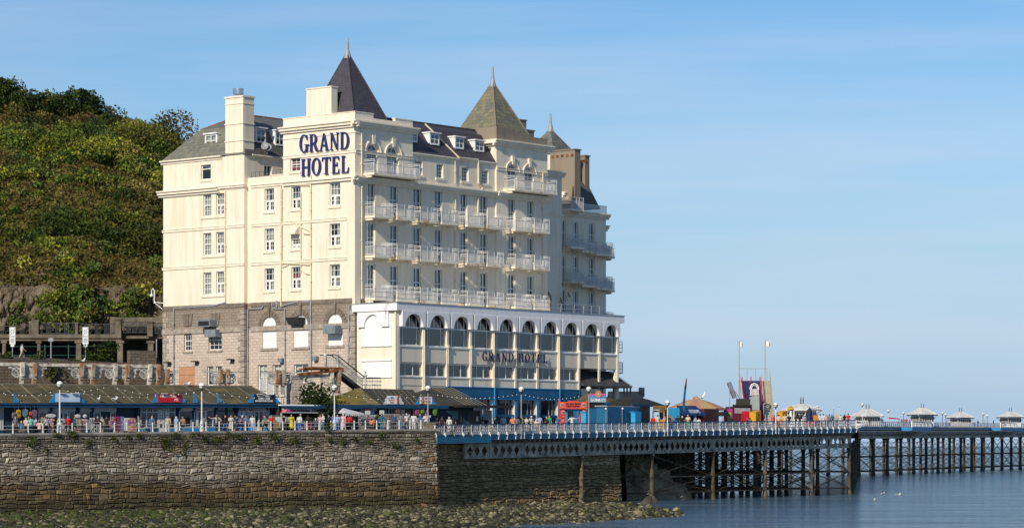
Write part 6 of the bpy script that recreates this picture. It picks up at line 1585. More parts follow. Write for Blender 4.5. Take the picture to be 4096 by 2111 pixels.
s = MB(); SPn.box(s, ua - .1, ub + .1, zt_ - .2, zt_, -1.2, .2); s.prism([(ub, zt_ - .1), (ub, zt_ - .55), (ud, zl_ - .45), (ud, zl_)], (.0, .12), m=SPn.m); s.prism([(ub, zt_ - .1), (ub, zt_ - .55), (ud, zl_ - .45), (ud, zl_)], (-1.2, -1.08), m=SPn.m)
n = 14
for k in range(n): a = ub + (ud - ub) * k / n; c_ = ub + (ud - ub) * (k + 1) / n; zz = zt_ + (zl_ - zt_) * (k + 1) / n; SPn.box(s, a, c_ + .05, zz - .12, zz - .06, -1.08, 0); SPn.box(s, c_, c_ + .03, zz - .3, zz - .06, -1.08, 0)
SPn.box(s, ud, ue, zl_ - .2, zl_, -1.2, .2); s.build('stair_flight', M['darkgrey'], st)
s = MB(); h = 1.15
for d in (.06, -1.14):
 s.tube([SPn.m(ub, zt_ + h + .2, d), SPn.m(uc - .3, zl_ + h, d)], .07, 5); s.tube([SPn.m(uc - .3, zl_ + h, d), SPn.m(ue, zl_ + h, d)], .06, 5); s.tube([SPn.m(ua, zt_ + h + .25, d), SPn.m(ub, zt_ + h + .25, d)], .05, 5)
s.build('handrail', M['black'], st)
s = MB()
for k in range(30):
 t = k / 29; a = ub + (ud - ub) * t; z0 = zt_ + (zl_ - zt_) * t; s.tube([SPn.m(a, z0, .06), SPn.m(a, z0 + h, .06)], .03, 4)
 s.ball(SPn.m(a, z0 + .35, .06), .09, 5, 4); s.ball(SPn.m(a, z0 + .7, .06), .08, 5, 4)
for k in range(12): t = k / 11; a = ud + (ue - ud) * t; s.tube([SPn.m(a, zl_, .06), SPn.m(a, zl_ + h, .06)], .03, 4); s.ball(SPn.m(a, zl_ + .4, .06), .11, 5, 4); s.ball(SPn.m(a, zl_ + .8, .06), .1, 5, 4)
for k in range(9): t = k / 8; a = ua + (ub - ua) * t; s.tube([SPn.m(a, zt_, .06), SPn.m(a, zt_ + 1.2, .06)], .03, 4)
s.build('baluster', M['greyiron'], st)
for u in (ua, ub, uc - .3):
 s = MB(); zz = zt_ if u < uc - 1 else zl_; p = SPn.m(u, 0, .06); s.lathe([(.13, zz - .3), (.13, zz + 1.3), (.2, zz + 1.35), (.16, zz + 1.5), (.05, zz + 1.62), (.13, zz + 1.75), (.02, zz + 1.95)], (p[0], p[1], 0), 8); s.build('newel_post', M['greyiron'], st)
s = MB(); SPn.box(s, ua, ua + .2, .5, zt_ - .2, -1.1, -.9); SPn.box(s, ub - .2, ub, .5, zt_ - .2, -1.1, -.9); s.build('support', M['greyiron'], st)
# white panelled yard gate behind the bracket posts
yg = thing('white_yard_gate', 'white panelled screen behind the bracket posts below the hotel doors', 'screen', PR.w(0, 0, 0), PR.a)
YP = Wl('R', 19.0, PR); s = MB()
for k in range(5):
 a = YP.u(1040 + 27 * k); c_ = YP.u(1040 + 27 * (k + 1))
 for z0, z1 in ((YP.z(1100, 1610), YP.z(1100, 1565)), (YP.z(1100, 1562), YP.z(1100, 1518))): YP.box(s, a + .03, c_ - .03, z0, z1, 0, .06)
 YP.box(s, a - .03, a + .03, 1, YP.z(1100, 1515), .0, .1)
s.build('panel', M['white'], yg)
# ---- bushes
def bush(p, w, h, label, wts=None, d=None, per=110, size=.16, name='bush', group=None, cat='bush', n=12, stem=True):
 t_ = thing(name, label, cat, p, 0, group); lob = []; d = d or w * .7
 for k in range(n):
  a = random.uniform(0, 6.28); rr = random.uniform(.0, .36); z = random.uniform(.18, .8) * h; r = random.uniform(.20, .32)
  lob.append((math.cos(a) * rr * w, math.sin(a) * rr * d, z, r * w * .8, r * d * .8, r * h * .8))
 C, ids = clump(lob, per); V, Q = leaves(C, size, None); np_mesh('foliage', V, Q, leaf_cols(ids, w=wts), M['leaf'], t_)
 if stem:
  s = MB()
  for k in range(4): a = random.uniform(0, 6.28); s.tube([(0, 0, -.2), (math.cos(a) * w * .15, math.sin(a) * d * .15, h * .4), (math.cos(a) * w * .3, math.sin(a) * d * .3, h * .7)], [.06, .04, .015], 4)
  s.build('stem', bark, t_)
 return t_
p = W(1262, 1650, 275); bush((p.x, p.y, 1.2), 4.6, 5.4, 'large dark green bush growing up beside the stone gate pier', DK, 3.0, 90, .2, n=26)
p = W(1385, 1640, 279); bush((p.x, p.y, 1.2), 3.0, 3.6, 'dark green bush under the iron stairs behind the hipped shop roof', DK, 2.0, 90, .18, n=10)
p = W(415, 1462, 292); bush((p.x, p.y, p.z), 4.6, 2.6, 'wide green bush on the upper road beside the second parking sign', MD, 2.5, 90, .18, n=18)
p = W(15, 1460, 292); bush((p.x, p.y, p.z), 3.0, 1.8, 'green bush at the left edge on the upper road', MD, 2, 90, .17, n=10)
p = W(158, 1455, 292); bush((p.x, p.y, p.z), 2.2, 1.6, 'low weedy bush between the two tall parking signs', MD, 1.5, 90, .16, n=9)
p = W(290, 1458, 290); bush((p.x, p.y, p.z), 3.4, .9, 'low line of weeds along the top of the retaining wall', (.1, .3, .2, .1, .2, .1, 0), 1.2, 90, .15, n=12)
z = WP17.z(205, 1535); p = PR.w(WP17.u(205), 16.7, z); bush((p.x, p.y, p.z), 2.6, 2.4, 'ivy hanging on the retaining wall under the widest iron bay', MD, 1, 110, .15, n=12, name='ivy', cat='ivy')
p = PR.w(WP17.u(475), 16.6, WP17.z(475, 1540)); bush((p.x, p.y, p.z), .9, .9, 'small green weed clump between two iron columns', MD, .6, 130, .1, n=5, name='weed_clump', cat='weeds')
# ================================================================ SHOPS ON THE PROMENADE
M['felt'] = None
def felt(name, a, b_, moss, th=.55):
 m, t, b = nm(name, .9, .2); v = coords(t)
 c = ramp(t, noise(t, v, .9, 7, .65), [(.3, a), (.65, b_)])
 t.links.new(mixc(t, ramp(t, noise(t, coords(t, (.5, 1, 1)), .7, 6), [(th, (0, 0, 0)), (th + .15, (1, 1, 1))]), c, moss), b.inputs['Base Color']); bump(t, b, noise(t, v, 4, 6), .4, .05); return m
M['felt'] = felt('mossy_roof_felt', (.055, .048, .028), (.105, .088, .048), (.15, .118, .04)); M['feltdark'] = felt('dark_roof_felt', (.035, .033, .028), (.06, .056, .046), (.075, .065, .04), .62); M['feltmoss'] = felt('yellow_moss_roof', (.10, .085, .035), (.16, .125, .03), (.21, .155, .02), .5)
M['rib'] = paint('roof_rib', (.19, .175, .13), .25, .8, 2)
M['shopwhite'] = paint('shop_white_paint', (.50, .52, .53), .12, .5, 1.5)
M['teal'] = paint('teal_shopfront', (.010, .034, .055), .2, .5)
M['signpale'] = paint('pale_blue_sign', (.42, .53, .68), .08, .5); M['signred'] = paint('red_sign', (.50, .012, .022), .1, .4); M['signnavy'] = paint('navy_sign', (.012, .017, .035), .1, .5)
M['letter'] = attr_mat('sign_letter_paint', .6, .05, 3, 0)
def sloped_roof(name, pts_front, parent, mat):
 s = MB(); s.add(pts_front, [tuple(range(len(pts_front)))]); return s.build(name, M[mat], parent)
class Shop:
 """helper for a shop seen square-on: pixel rectangles on the plane local y = off of a frame"""
 def __init__(s, root, off, fr=PR): s.p, s.w = root, Wl('R', off, fr)
 def rect(s, x0, x1, y0, y1): return s.w.rect(x0, x1, y0, y1)
 def slab(s, name, r, d0, d1, mat, par=None):
  u0, u1, z0, z1 = s.rect(*r); b_ = MB(); s.w.box(b_, u0, u1, z0, z1, d0, d1); return b_.build(name, M[mat], par or s.p)
 def win(s, r, cols=2, rows=1, trans=None, mat='shopwhite', name='window', d=0.0, fw=.10, mw=.08, zfloor=None):
  u0, u1, z0, z1 = s.rect(*r); z0 = zfloor if zfloor is not None else z0; b_ = MB()
  for k in range(cols + 1): u = u0 + (u1 - u0 - fw) * k / cols; s.w.box(b_, u, u + fw, z0, z1, d, d + .12)
  s.w.box(b_, u0, u1, z1 - fw, z1, d, d + .119); s.w.box(b_, u0, u1, z0, z0 + fw, d, d + .119)
  for k in range(1, rows): z = z0 + (z1 - z0) * k / rows; s.w.box(b_, u0 + fw, u1 - fw, z - mw / 2, z + mw / 2, d + .01, d + .1)
  if trans: z = z0 + (z1 - z0) * trans; s.w.box(b_, u0 + fw, u1 - fw, z - .06, z + .06, d + .01, d + .115)
  o = b_.build(name, M[mat], s.p); g = MB(); s.w.box(g, u0 + .03, u1 - .03, z0 + .03, z1 - .03, d + .02, d + .04); g.build('glass', M['glassdark'], o); return o
 def sign(s, name, r, lines, mat, col, d=.0, name2='lettering', bold=0):
  """lines: (text, x0, x1, y0, y1[, colour]) in pixels"""
  o = s.slab(name, r, d, d + .08, mat); b_ = MB()
  for ln in lines:
   u0, u1, z0, z1 = s.rect(*ln[1:5]); put_text(b_, ln[0], s.w.m, u0, u1, z0, z1, d + .09, ln[5] if len(ln) > 5 else col, bold)
  if lines: b_.build(name2, M['letter'], o)
  return o
def scroll_bracket(sh, px, z0, w_, h, par, sg, mat='bluelight', d=.02):
 u = sh.w.u(px); pts = [(u, z0), (u + sg * w_, z0), (u + sg * w_ * .8, z0 + h * .25), (u + sg * w_ * .45, z0 + h * .45), (u + sg * w_ * .35, z0 + h * .75), (u + sg * w_ * .12, z0 + h)]
 b_ = MB(); b_.prism(pts + [(u, z0 + h)], (d, d + .06), m=sh.w.m); b_.build('sign_bracket', M[mat], par)
YE, YW, YR = 6.4, 7.4, 11.6
shop = thing('shop_row', 'long low row of promenade shops under a mossy brown sloping roof with blue fascia', 'shop row', PR.w(0, 0, 0), PR.a)
EV, SW, RG = Wl('R', YE, PR), Wl('R', YW, PR), Wl('R', YR, PR)
ux0, ux1 = EV.u(-260), EV.u(1125)
zE0, zE1 = EV.z(0, 1611), EV.z(1110, 1613)
def zE(u): return zE0 + (zE1 - zE0) * (u - EV.u(0)) / (EV.u(1110) - EV.u(0))
def zRg(u): return RG.z(0, 1537) + (RG.z(1005, 1545) - RG.z(0, 1537)) * (u - RG.u(0)) / (RG.u(1005) - RG.u(0))
ur = RG.u(1005)
s = MB(); n = 10
for i in range(n):
 a, c_ = ux0 + (ur - ux0) * i / n, ux0 + (ur - ux0) * (i + 1) / n
 s.quad((a, YE, zE(a)), (c_, YE, zE(c_)), (c_, YR, zRg(c_)), (a, YR, zRg(a))); s.quad((a, YR, zRg(a)), (c_, YR, zRg(c_)), (c_, 15.5, zE(c_) + .3), (a, 15.5, zE(a) + .3))
s.add([(ur, YE, zE(ur)), (ux1, YE, zE(ux1)), (ur, YR, zRg(ur))], [(0, 1, 2)]); s.add([(ux1, YE, zE(ux1)), (ux1, 15.5, zE(ux1)), (ur, YR, zRg(ur))], [(0, 1, 2)]); s.add([(ur, YR, zRg(ur)), (ux1, 15.5, zE(ux1)), (ur, 15.5, zE(ur) + .3)], [(0, 1, 2)])
ro = s.build('roof', M['felt'], shop)
s = MB(); u = ux0 + .8; k = 0
while u < ur:
 r_ = .075 if k % 5 == 0 else .035; s.tube([(u, YE, zE(u) + .03), (u, YR, zRg(u) + .03)], r_, 4); u += 1.95; k += 1
for k in (1, 2): f = k / 3; s.tube([(ur + (ux1 - ur) * f, YE, zE(ur) + .03), (ur + .02, YE + (YR - YE) * (1 - f), zE(ur) + (zRg(ur) - zE(ur)) * (1 - f) + .03)], .035, 4)
s.tube([(ux1, YE, zE(ux1) + .03), (ur, YR, zRg(ur) + .05)], .06, 4); s.tube([(ux0, YR, zRg(ux0) + .04), (ur, YR, zRg(ur) + .04)], .08, 4); s.build('roof_rib', M['rib'], ro)
s = MB();
for i in range(n): a, c_ = ux0 + (ux1 - ux0) * i / n, ux0 + (ux1 - ux0) * (i + 1) / n; s.add([(u, y, zE(u) + dz) for u in (a, c_) for y in (YE - .12, YE + .05) for dz in (-.42, -.02)], [(0, 1, 3, 2), (4, 5, 7, 6), (0, 1, 5, 4), (2, 3, 7, 6), (1, 3, 7, 5), (0, 2, 6, 4)])
s.tube([(ux0, YE - .16, zE(ux0) - .1), (ux1, YE - .16, zE(ux1) - .1)], .09, 6); s.build('fascia', M['bluefascia'], shop)
zf = lambda u: ZP(u) - PDROP
s = MB(); s.box(ux0, ux1 - .3, YW + .02, YW + .2, .3, zE(ux0) + .2); s.box(ux1 - .5, ux1 - .3, YW + .2, 15, .6, zE(ux1)); s.quad((ux0, YE, zE(ux0) - .42), (ux1, YE, zE(ux1) - .42), (ux1, YW + .1, zE(ux1) - .42), (ux0, YW + .1, zE(ux0) - .42)); s.quad((ux0, 15.5, .3), (ux1, 15.5, .3), (ux1, 15.5, zE(ux1)), (ux0, 15.5, zE(ux0))); s.build('wall', M['teal'], shop)
S = Shop(shop, YW)
for r in ((150, 196, 1621, 1645), (206, 298, 1620, 1645), (316, 360, 1621, 1645), (372, 460, 1620, 1645), (712, 770, 1622, 1640), (770, 852, 1620, 1636)): S.slab('shutter_box', r, .0, .35, 'shopwhite')
for r, c, ro_, tr in (((-60, -5, 1625, 1725), 2, 1, .7), ((0, 12, 1625, 1725), 1, 1, None), ((152, 194, 1646, 1722), 1, 2, None), ((316, 358, 1646, 1722), 1, 1, None), ((560, 632, 1622, 1710), 3, 1, .72), ((672, 700, 1622, 1710), 1, 1, .72), ((714, 766, 1640, 1712), 1, 1, None), ((770, 786, 1637, 1712), 1, 1, None), ((822, 852, 1637, 1712), 1, 1, None), ((945, 988, 1622, 1712), 1, 1, .75), ((990, 1012, 1622, 1712), 1, 1, .75), ((1054, 1076, 1622, 1712), 1, 1, .75), ((372, 402, 1646, 1722), 1, 1, None), ((440, 462, 1646, 1722), 1, 1, None), ((860, 905, 1625, 1712), 1, 1, .8), ((906, 942, 1625, 1712), 1, 1, .8)):
 u0, u1, z0, z1 = S.rect(*r); dk = 860 <= r[0] <= 906
 S.win(r, c, ro_, tr, zfloor=zf(u0) + .45, mat='teal' if dk else 'shopwhite')
 if not dk: b_ = MB(); S.w.box(b_, u0, u1, zf(u0), zf(u0) + .44, 0, .14); b_.build('stall_riser', M['bluelight' if r[0] > 500 else 'bluefascia'], shop)
for r in ((232, 272, 1645, 1722), (632, 672, 1640, 1722), (786, 822, 1640, 1722), (1014, 1054, 1640, 1722)):
 u0, u1, z0, z1 = S.rect(*r); S.win(r, 2, 1, None, zfloor=zf(u0), name='door', fw=.16)
 b_ = MB(); S.w.box(b_, u0, u1, zf(u0), zf(u0) + .5, .02, .13); b_.build('door_panel', M['shopwhite'], shop)
for r in ((205, 231, 1646, 1722), (273, 297, 1646, 1722), (632, 672, 1622, 1639), (1014, 1054, 1622, 1639)): S.win(r, 2 if r[3] < 1650 else 1, 1, None)
for px in (196, 305, 362, 466, 545, 708, 768, 856, 944, 1080):
 u = S.w.u(px); b_ = MB(); S.w.box(b_, u - .12, u + .12, zf(u), zE(u) - .43, .0, .22); b_.prism([(u - .06, zE(u) - .43), (u - .06, zE(u) - 1.3), (u + .06, zE(u) - 1.3), (u + .06, zE(u) - .43)], (.22, .34), m=S.w.m)
 b_.prism([(.22, zE(u) - .43), (.95, zE(u) - .43), (.6, zE(u) - .62), (.35, zE(u) - .9), (.22, zE(u) - 1.3)], (-.05, .05), m=lambda a, z, d: S.w.m(u + d, z, a)); b_.build('pilaster', M['bluefascia'], shop)
posters = MB()
for px in (950, 968, 994, 1060):
 for y0 in (1646, 1668): u0, u1, z0, z1 = S.rect(px, px + 13, y0, y0 + 17); S.w.box(posters, u0, u1, z0, z1, .06, .075)
posters.build('poster', M['signpale'], shop)
posters = MB()
for px in (640, 659, 772):
 for y0 in (1648, 1660, 1672, 1684): u0, u1, z0, z1 = S.rect(px, px + 7, y0, y0 + 9); S.w.box(posters, u0, u1, z0, z1, .06, .075)
posters.build('leaflet', M['signwhite'], shop)
ES = Shop(shop, YE + .1); LW_ = (.75, .70, .68)
for r, lines, mat in (((220, 317, 1572, 1607), [], 'signpale'), ((630, 720, 1573, 1608), [('MINIFIGURE', 638, 703, 1579, 1589), ('ME', 695, 710, 1592, 1603)], 'signred'), ((1013, 1095, 1576, 1610), [('HOLIDAY HOME &', 1026, 1081, 1579, 1587), ('LUXURY LODGE', 1030, 1076, 1589, 1597), ('INFORMATION CENTRE', 1018, 1088, 1599, 1606)], 'signnavy')):
 ES.sign('sign_board', r, lines, mat, LW_, .12, bold=.012); z = ES.w.z(r[0], 1609); scroll_bracket(ES, r[0], z, .62, .95, shop, -1); scroll_bracket(ES, r[1], z, .62, .95, shop, 1)
 b_ = MB();
 for t in (.25, .75): u = ES.w.u(r[0] + (r[1] - r[0]) * t); ES.w.box(b_, u - .3, u + .3, ES.w.z(r[0], r[2] + 1), ES.w.z(r[0], r[2] - 1), .2, .5)
 b_.build('sign_lamp', M['white'], shop)
for px in (55, 772, 868): scroll_bracket(ES, px, ES.w.z(px, 1609), .5, .95, shop, 1)
# ---- knitwear stall
kn = thing('knitwear_stall', 'open flat-roofed clothing stall with a long pale lettered sign', 'stall', PR.w(0, 0, 0), PR.a)
K = Shop(kn, 6.0); u0, u1, z0, z1 = K.rect(1118, 1440, 1632, 1617);
s = MB(); zt = K.w.z(1280, 1618); s.box(K.w.u(1116), K.w.u(1442), 6.0 - .5, 10, zt - .12, zt); s.build('roof', M['whitewall'], kn)
s = MB(); s.box(K.w.u(1116), K.w.u(1442), 5.38, 5.5, K.w.z(1280, 1633), zt - .125); s.build('fascia', M['bluefascia'], kn)
K.sign('sign_board', (1124, 1370, 1634, 1651), [('LLANDUDNO PIER KNITWEAR - CLOTHING & FASHION ACCESSORIES', 1134, 1362, 1637, 1647)], 'shopwhite', (.10, .012, .02), .2, bold=.02)
s = MB(); s.box(K.w.u(1118), K.w.u(1440), 9.4, 9.6, .8, zt - .13); s.box(K.w.u(1118), K.w.u(1118) + .1, 6.2, 9.4, .8, zt - .13); s.build('back_wall', M['room'], kn)
s = MB()
for px in (1122, 1198, 1280, 1362, 1436): u = K.w.u(px); K.w.box(s, u - .06, u + .06, zf(u), K.w.z(px, 1651), .1, .22)
s.build('post', M['shopwhite'], kn)
cn = thing('cream_canopy', 'small cream canopy with scalloped edge beside the knitwear stall', 'canopy', PR.w(0, 0, 0), PR.a)
Cn = Shop(cn, 4.6); u0, u1, z0, z1 = Cn.rect(1370, 1434, 1652, 1631); uc = (u0 + u1) / 2 - .5; zlo, zhi = min(z0, z1), max(z0, z1)
s = MB(); b4 = [(u0, 4.0, zlo), (u1 + .3, 4.0, zlo), (u1 + .3, 6.4, zlo), (u0, 6.4, zlo)]
for i in range(4): s.add([b4[i], b4[(i + 1) % 4], (uc, 5.2, zhi)], [(0, 1, 2)])
s.add([(p[0], p[1], p[2] - .02) for p in b4], [(0, 1, 2, 3)])
nn = 9
for k in range(nn): a, c_ = u0 + (u1 + .3 - u0) * k / nn, u0 + (u1 + .3 - u0) * (k + 1) / nn; s.add([(a, 3.99, zlo), (c_, 3.99, zlo), (c_, 3.99, zlo - .2), ((a + c_) / 2, 3.99, zlo - .32), (a, 3.99, zlo - .2)], [(0, 1, 2, 3, 4)])
s.build('canvas', M['shopwhite'], cn)
s = MB();
for a, y in ((u0 + .05, 4.05), (u1 + .2, 4.05), (u0 + .05, 6.3), (u1 + .2, 6.3)): s.tube([(a, y, zf(a)), (a, y, zlo)], .04, 5)
s.build('pole', M['shopwhite'], cn)
# ---- hipped gift shop with dark roof
gs = thing('gift_shop', 'gift shop with a mossy yellow hip, long dark roof and two picture signs', 'shop', PR.w(0, 0, 0), PR.a)
G = Shop(gs, 5.6); G2 = Wl('R', 10.4, PR)
zE_ = G.w.z(1500, 1618); uA, uB = G.w.u(1292), G.w.u(1522); ua = G2.u(1414); za = G2.z(1414, 1552); uR = G2.u(1652); uEnd = G.w.u(1700); zr = G2.z(1560, 1556)
s = MB(); P = [(uA, 5.6, zE_), (uB, 5.6, zE_)]; ap = (ua, 9.0, za)
s.add([(uA - .6, 8, zE_), (uA + 5.3, 5.6, zE_), ap], [(0, 1, 2)]); s.add([(uA + 5.3, 5.6, zE_), (uB, 5.6, zE_), (G.w.u(1462) + .6, 9.0, za - .1), ap], [(0, 1, 2, 3)]); s.add([(uA - .6, 8, zE_), ap, (ua, 14, zE_)], [(0, 1, 2)]); s.build('mossy_hip', M['feltmoss'], gs)
s = MB()
for p, q in (((uA + 5.3, 5.6, zE_), ap), ((uB, 5.6, zE_), (G.w.u(1462) + .6, 9, za - .1))): s.tube([p, q], .07, 4)
for t in (.35, .6, .85): s.tube([(uA + 5.3 + (uB - uA - 5.3) * t, 5.6, zE_ + .02), (uA + 5.3 + (uB - uA - 5.3) * (t - .42), 7.6, zE_ + (za - zE_) * .6)], .04, 4)
s.build('roof_rib', M['rib'], gs)
s = MB(); s.quad((uB - .3, 5.65, zE_), (uEnd, 5.65, zE_), (uR, 10.4, zr), (ua, 10.4, za)); s.add([(uEnd, 5.65, zE_), (uEnd + .8, 13, zE_), (uR, 10.4, zr)], [(0, 1, 2)]); s.quad((ua, 10.4, za), (uR, 10.4, zr), (uEnd + .8, 13, zE_), (ua, 14, zE_)); ro = s.build('roof', M['feltdark'], gs)
s = MB()
for k in range(8): u = uB + .5 + (uEnd - uB) * k / 8.5; v = ua + 2.2 + (uR - ua - 2.2) * k / 8.5; s.tube([(u, 5.65, zE_ + .03), (v, 10.4, zr + .02)], .03, 4)
s.build('roof_rib', M['rib'], ro)
uX = G.w.u(1790); s = MB(); s.box(uA - .4, uX, 5.42, 5.55, zE_ - .34, zE_ - .01); s.box(uA - .4, uX, 5.55, 6.8, zE_ - .3, zE_ - .2); s.build('fascia', M['bluefascia'], gs)
s = MB(); s.box(uA, uX + 2, 6.8, 7.0, .9, zE_ - .2); s.box(uA, uA + .15, 7, 12, .9, zE_ - .2); s.build('wall', M['teal'], gs)
GW = Shop(gs, 6.8)
for r, c in (((1540, 1580, 1628, 1700), 3), ((1590, 1640, 1628, 1700), 3), ((1650, 1712, 1628, 1700), 3)): GW.win(r, c, 3, None)
GW.slab('shutter_box', (1436, 1500, 1626, 1640), 0, .3, 'shopwhite'); GW.slab('shutter', (1440, 1498, 1640, 1675), 0, .05, 'shopwhite')
mul = ((.45, .02, .02), (.02, .1, .4), (.5, .3, .02), (.02, .25, .08), (.3, .05, .3))
sg = G.sign('picture_sign', (1546, 1598, 1582, 1615), [('THE', 1558, 1570, 1586, 1593, (.05, .05, .3)), ('PUPPET', 1552, 1576, 1596, 1603, (.35, .12, .05)), ('SHOP', 1557, 1573, 1606, 1612, (.3, .03, .08))], 'signwhite', (0, 0, 0), .1, bold=.015)
b_ = MB(); u, z = G.w.px(1586, 1598); b_.tube([G.w.m(u, z - .35, .22), G.w.m(u, z + .2, .22)], .1, 6, (.4, .05, .03)); b_.ball(G.w.m(u, z + .32, .22), .12, 8, 6, (.5, .3, .2)); b_.tube([G.w.m(u, z + .38, .22), G.w.m(u, z + .5, .22)], .12, 6, (.45, .02, .02)); b_.build('puppet_figure', M['letter'], sg)
for px, sgn in ((1546, -1), (1598, 1)): scroll_bracket(G, px, G.w.z(px, 1616), .45, .75, gs, sgn, 'shopwhite', .1)
sg = G.sign('picture_sign', (1676, 1724, 1586, 1614), [('B', 1697, 1702, 1589, 1598, mul[0]), ('U', 1702.5, 1707, 1589, 1598, mul[1]), ('I', 1708, 1709.5, 1589, 1598, mul[2]), ('L', 1710.5, 1714, 1589, 1598, mul[3]), ('D', 1714.5, 1719, 1589, 1598, mul[4]), ('B', 1699, 1703, 1601, 1611, mul[2]), ('E', 1704, 1708, 1601, 1611, mul[3]), ('A', 1708.5, 1713, 1601, 1611, mul[0]), ('R', 1714, 1718.5, 1601, 1611, mul[1])], 'signwhite', (0, 0, 0), .1, bold=.02)
b_ = MB(); u, z = G.w.px(1686, 1600); br = (.45, .17, .05)
b_.ball(G.w.m(u, z - .12, .2), (.2, .08, .24), 8, 6, br); b_.ball(G.w.m(u, z + .22, .2), (.15, .08, .14), 8, 6, br)
for sx in (-1, 1): b_.ball(G.w.m(u + sx * .12, z + .34, .2), .06, 6, 5, br); b_.ball(G.w.m(u + sx * .2, z - .02, .2), .07, 6, 5, br); b_.ball(G.w.m(u + sx * .13, z - .32, .22), .08, 6, 5, br)
b_.build('bear_figure', M['letter'], sg)
for px, sgn in ((1676, -1), (1724, 1)): scroll_bracket(G, px, G.w.z(px, 1616), .5, .75, gs, sgn, 'bluelight', .1)
# ---- dark corner kiosk
dk = thing('dark_corner_kiosk', 'dark hip-roofed kiosk with a flat black canopy in front of the blue ground floor', 'kiosk', PR.w(0, 0, 0), PR.a)
D_ = Shop(dk, 6.4); DR = Wl('R', 11.4, PR); zE2 = D_.w.z(1850, 1624); u0, u1 = D_.w.u(1668), D_.w.u(1916); ra, rb = DR.u(1722), DR.u(1816); zr2 = DR.z(1770, 1549)
s = MB(); c0, c1 = (u0, 6.4, zE2), (u1, 6.4, zE2); d0, d1 = (u1, 15.5, zE2), (u0, 15.5, zE2); s.quad(c0, c1, (rb, 11.4, zr2), (ra, 11.4, zr2)); s.add([c1, d0, (rb, 11.4, zr2)], [(0, 1, 2)]); s.quad(d0, d1, (ra, 11.4, zr2), (rb, 11.4, zr2)); s.add([d1, c0, (ra, 11.4, zr2)], [(0, 1, 2)]); ro = s.build('roof', M['feltdark'], dk)
s = MB()
for k in range(6): u = ra + (rb - ra) * (k + .2) / 6; s.tube([(u + 1.6, 6.4, zE2 + .03), (u, 11.4, zr2 + .02)], .03, 4)
s.build('roof_rib', M['rib'], ro)
a, c_ = D_.w.u(1815), D_.w.u(2008); zc = D_.w.z(1900, 1620); s = MB(); s.box(a, c_, 4.2, 8, zc - .25, zc - .02); s.build('canopy', M['black'], dk)
s = MB(); s.box(u0 + .3, u1 - .2, 7.2, 14.5, .9, zE2 - .02); s.build('wall', M['teal'], dk)
DS = Shop(dk, 7.2); DS.slab('blue_panel', (1755, 1815, 1643, 1660), .02, .1, 'bluelight')
for r in ((1818, 1846, 1640, 1700), (1868, 1892, 1642, 1700), (1895, 1920, 1642, 1700), (1940, 1966, 1640, 1700)): DS.slab('door_leaf' if r[0] in (1868, 1895) else 'grey_panel', r, .02, .1, 'lead' if r[0] == 1940 else 'darkgrey')
DS.slab('notice', (1903, 1910, 1664, 1683), .11, .12, 'signwhite')
# ---- goods on the promenade
def goods_col(): return random.choice([(.35, .05, .06), (.45, .40, .30), (.06, .10, .25), (.40, .20, .08), (.08, .08, .09), (.30, .32, .34), (.10, .25, .28), (.45, .30, .32), (.5, .48, .44)])
def pw(px, off): u, D = PR.ax(px, None, off); return PR.w(u, off, ZP(u) - PDROP)
def rack(px, off, w_, h, label, pal, top=None, rz=None):
 t_ = thing('postcard_rack', label, 'display rack', pw(px, off), PR.a if rz is None else rz, 'display racks outside the shops'); s = MB()
 s.lathe([(.3, 0), (.3, .06), (.03, .08), (.03, h)], n=6); s.build('stand', M['black'], t_)
 s = MB(); nz_ = int(h / .22)
 for j in range(nz_):
  for k in range(4):
   c = random.choice(pal); z = .15 + (h - .2) * j / nz_
   dx = w_ / 2; s.box(-dx + k * w_ / 4 + .01, -dx + (k + 1) * w_ / 4 - .01, -w_ / 2, -w_ / 2 + .03, z, z + .18, col=tuple(v * random.uniform(.7, 1.2) for v in c)); s.box(-dx - .0, -dx + .03, -w_ / 2 + k * w_ / 4 + .04, -w_ / 2 + (k + 1) * w_ / 4, z, z + .18, col=tuple(v * random.uniform(.7, 1.2) for v in c))
   s.box(dx - .03, dx, -w_ / 2 + k * w_ / 4 + .04, -w_ / 2 + (k + 1) * w_ / 4, z, z + .18, col=c)
 s.build('cards', M['letter'], t_)
 if top: s = MB(); s.ball((0, -.05, h + .2), (top, .05, .19), 12, 6); s.build('header', M['ply' if top < .3 else 'concrete'] if False else M['shopwhite'], t_)
PK = [(.5, .42, .40), (.45, .2, .22), (.5, .45, .35)]; BW = [(.5, .5, .5), (.1, .1, .1), (.3, .3, .32)]; TN = [(.35, .28, .18), (.25, .2, .14), (.45, .4, .3)]; MX = [(.4, .05, .1), (.1, .12, .3), (.2, .05, .2), (.5, .4, .3)]; BL = [(.1, .2, .5), (.2, .3, .55), (.4, .45, .5)]; RD = [(.4, .03, .06), (.25, .03, .06), (.3, .1, .15)]; OR = [(.5, .3, .15), (.45, .15, .1), (.3, .12, .25), (.5, .4, .3)]
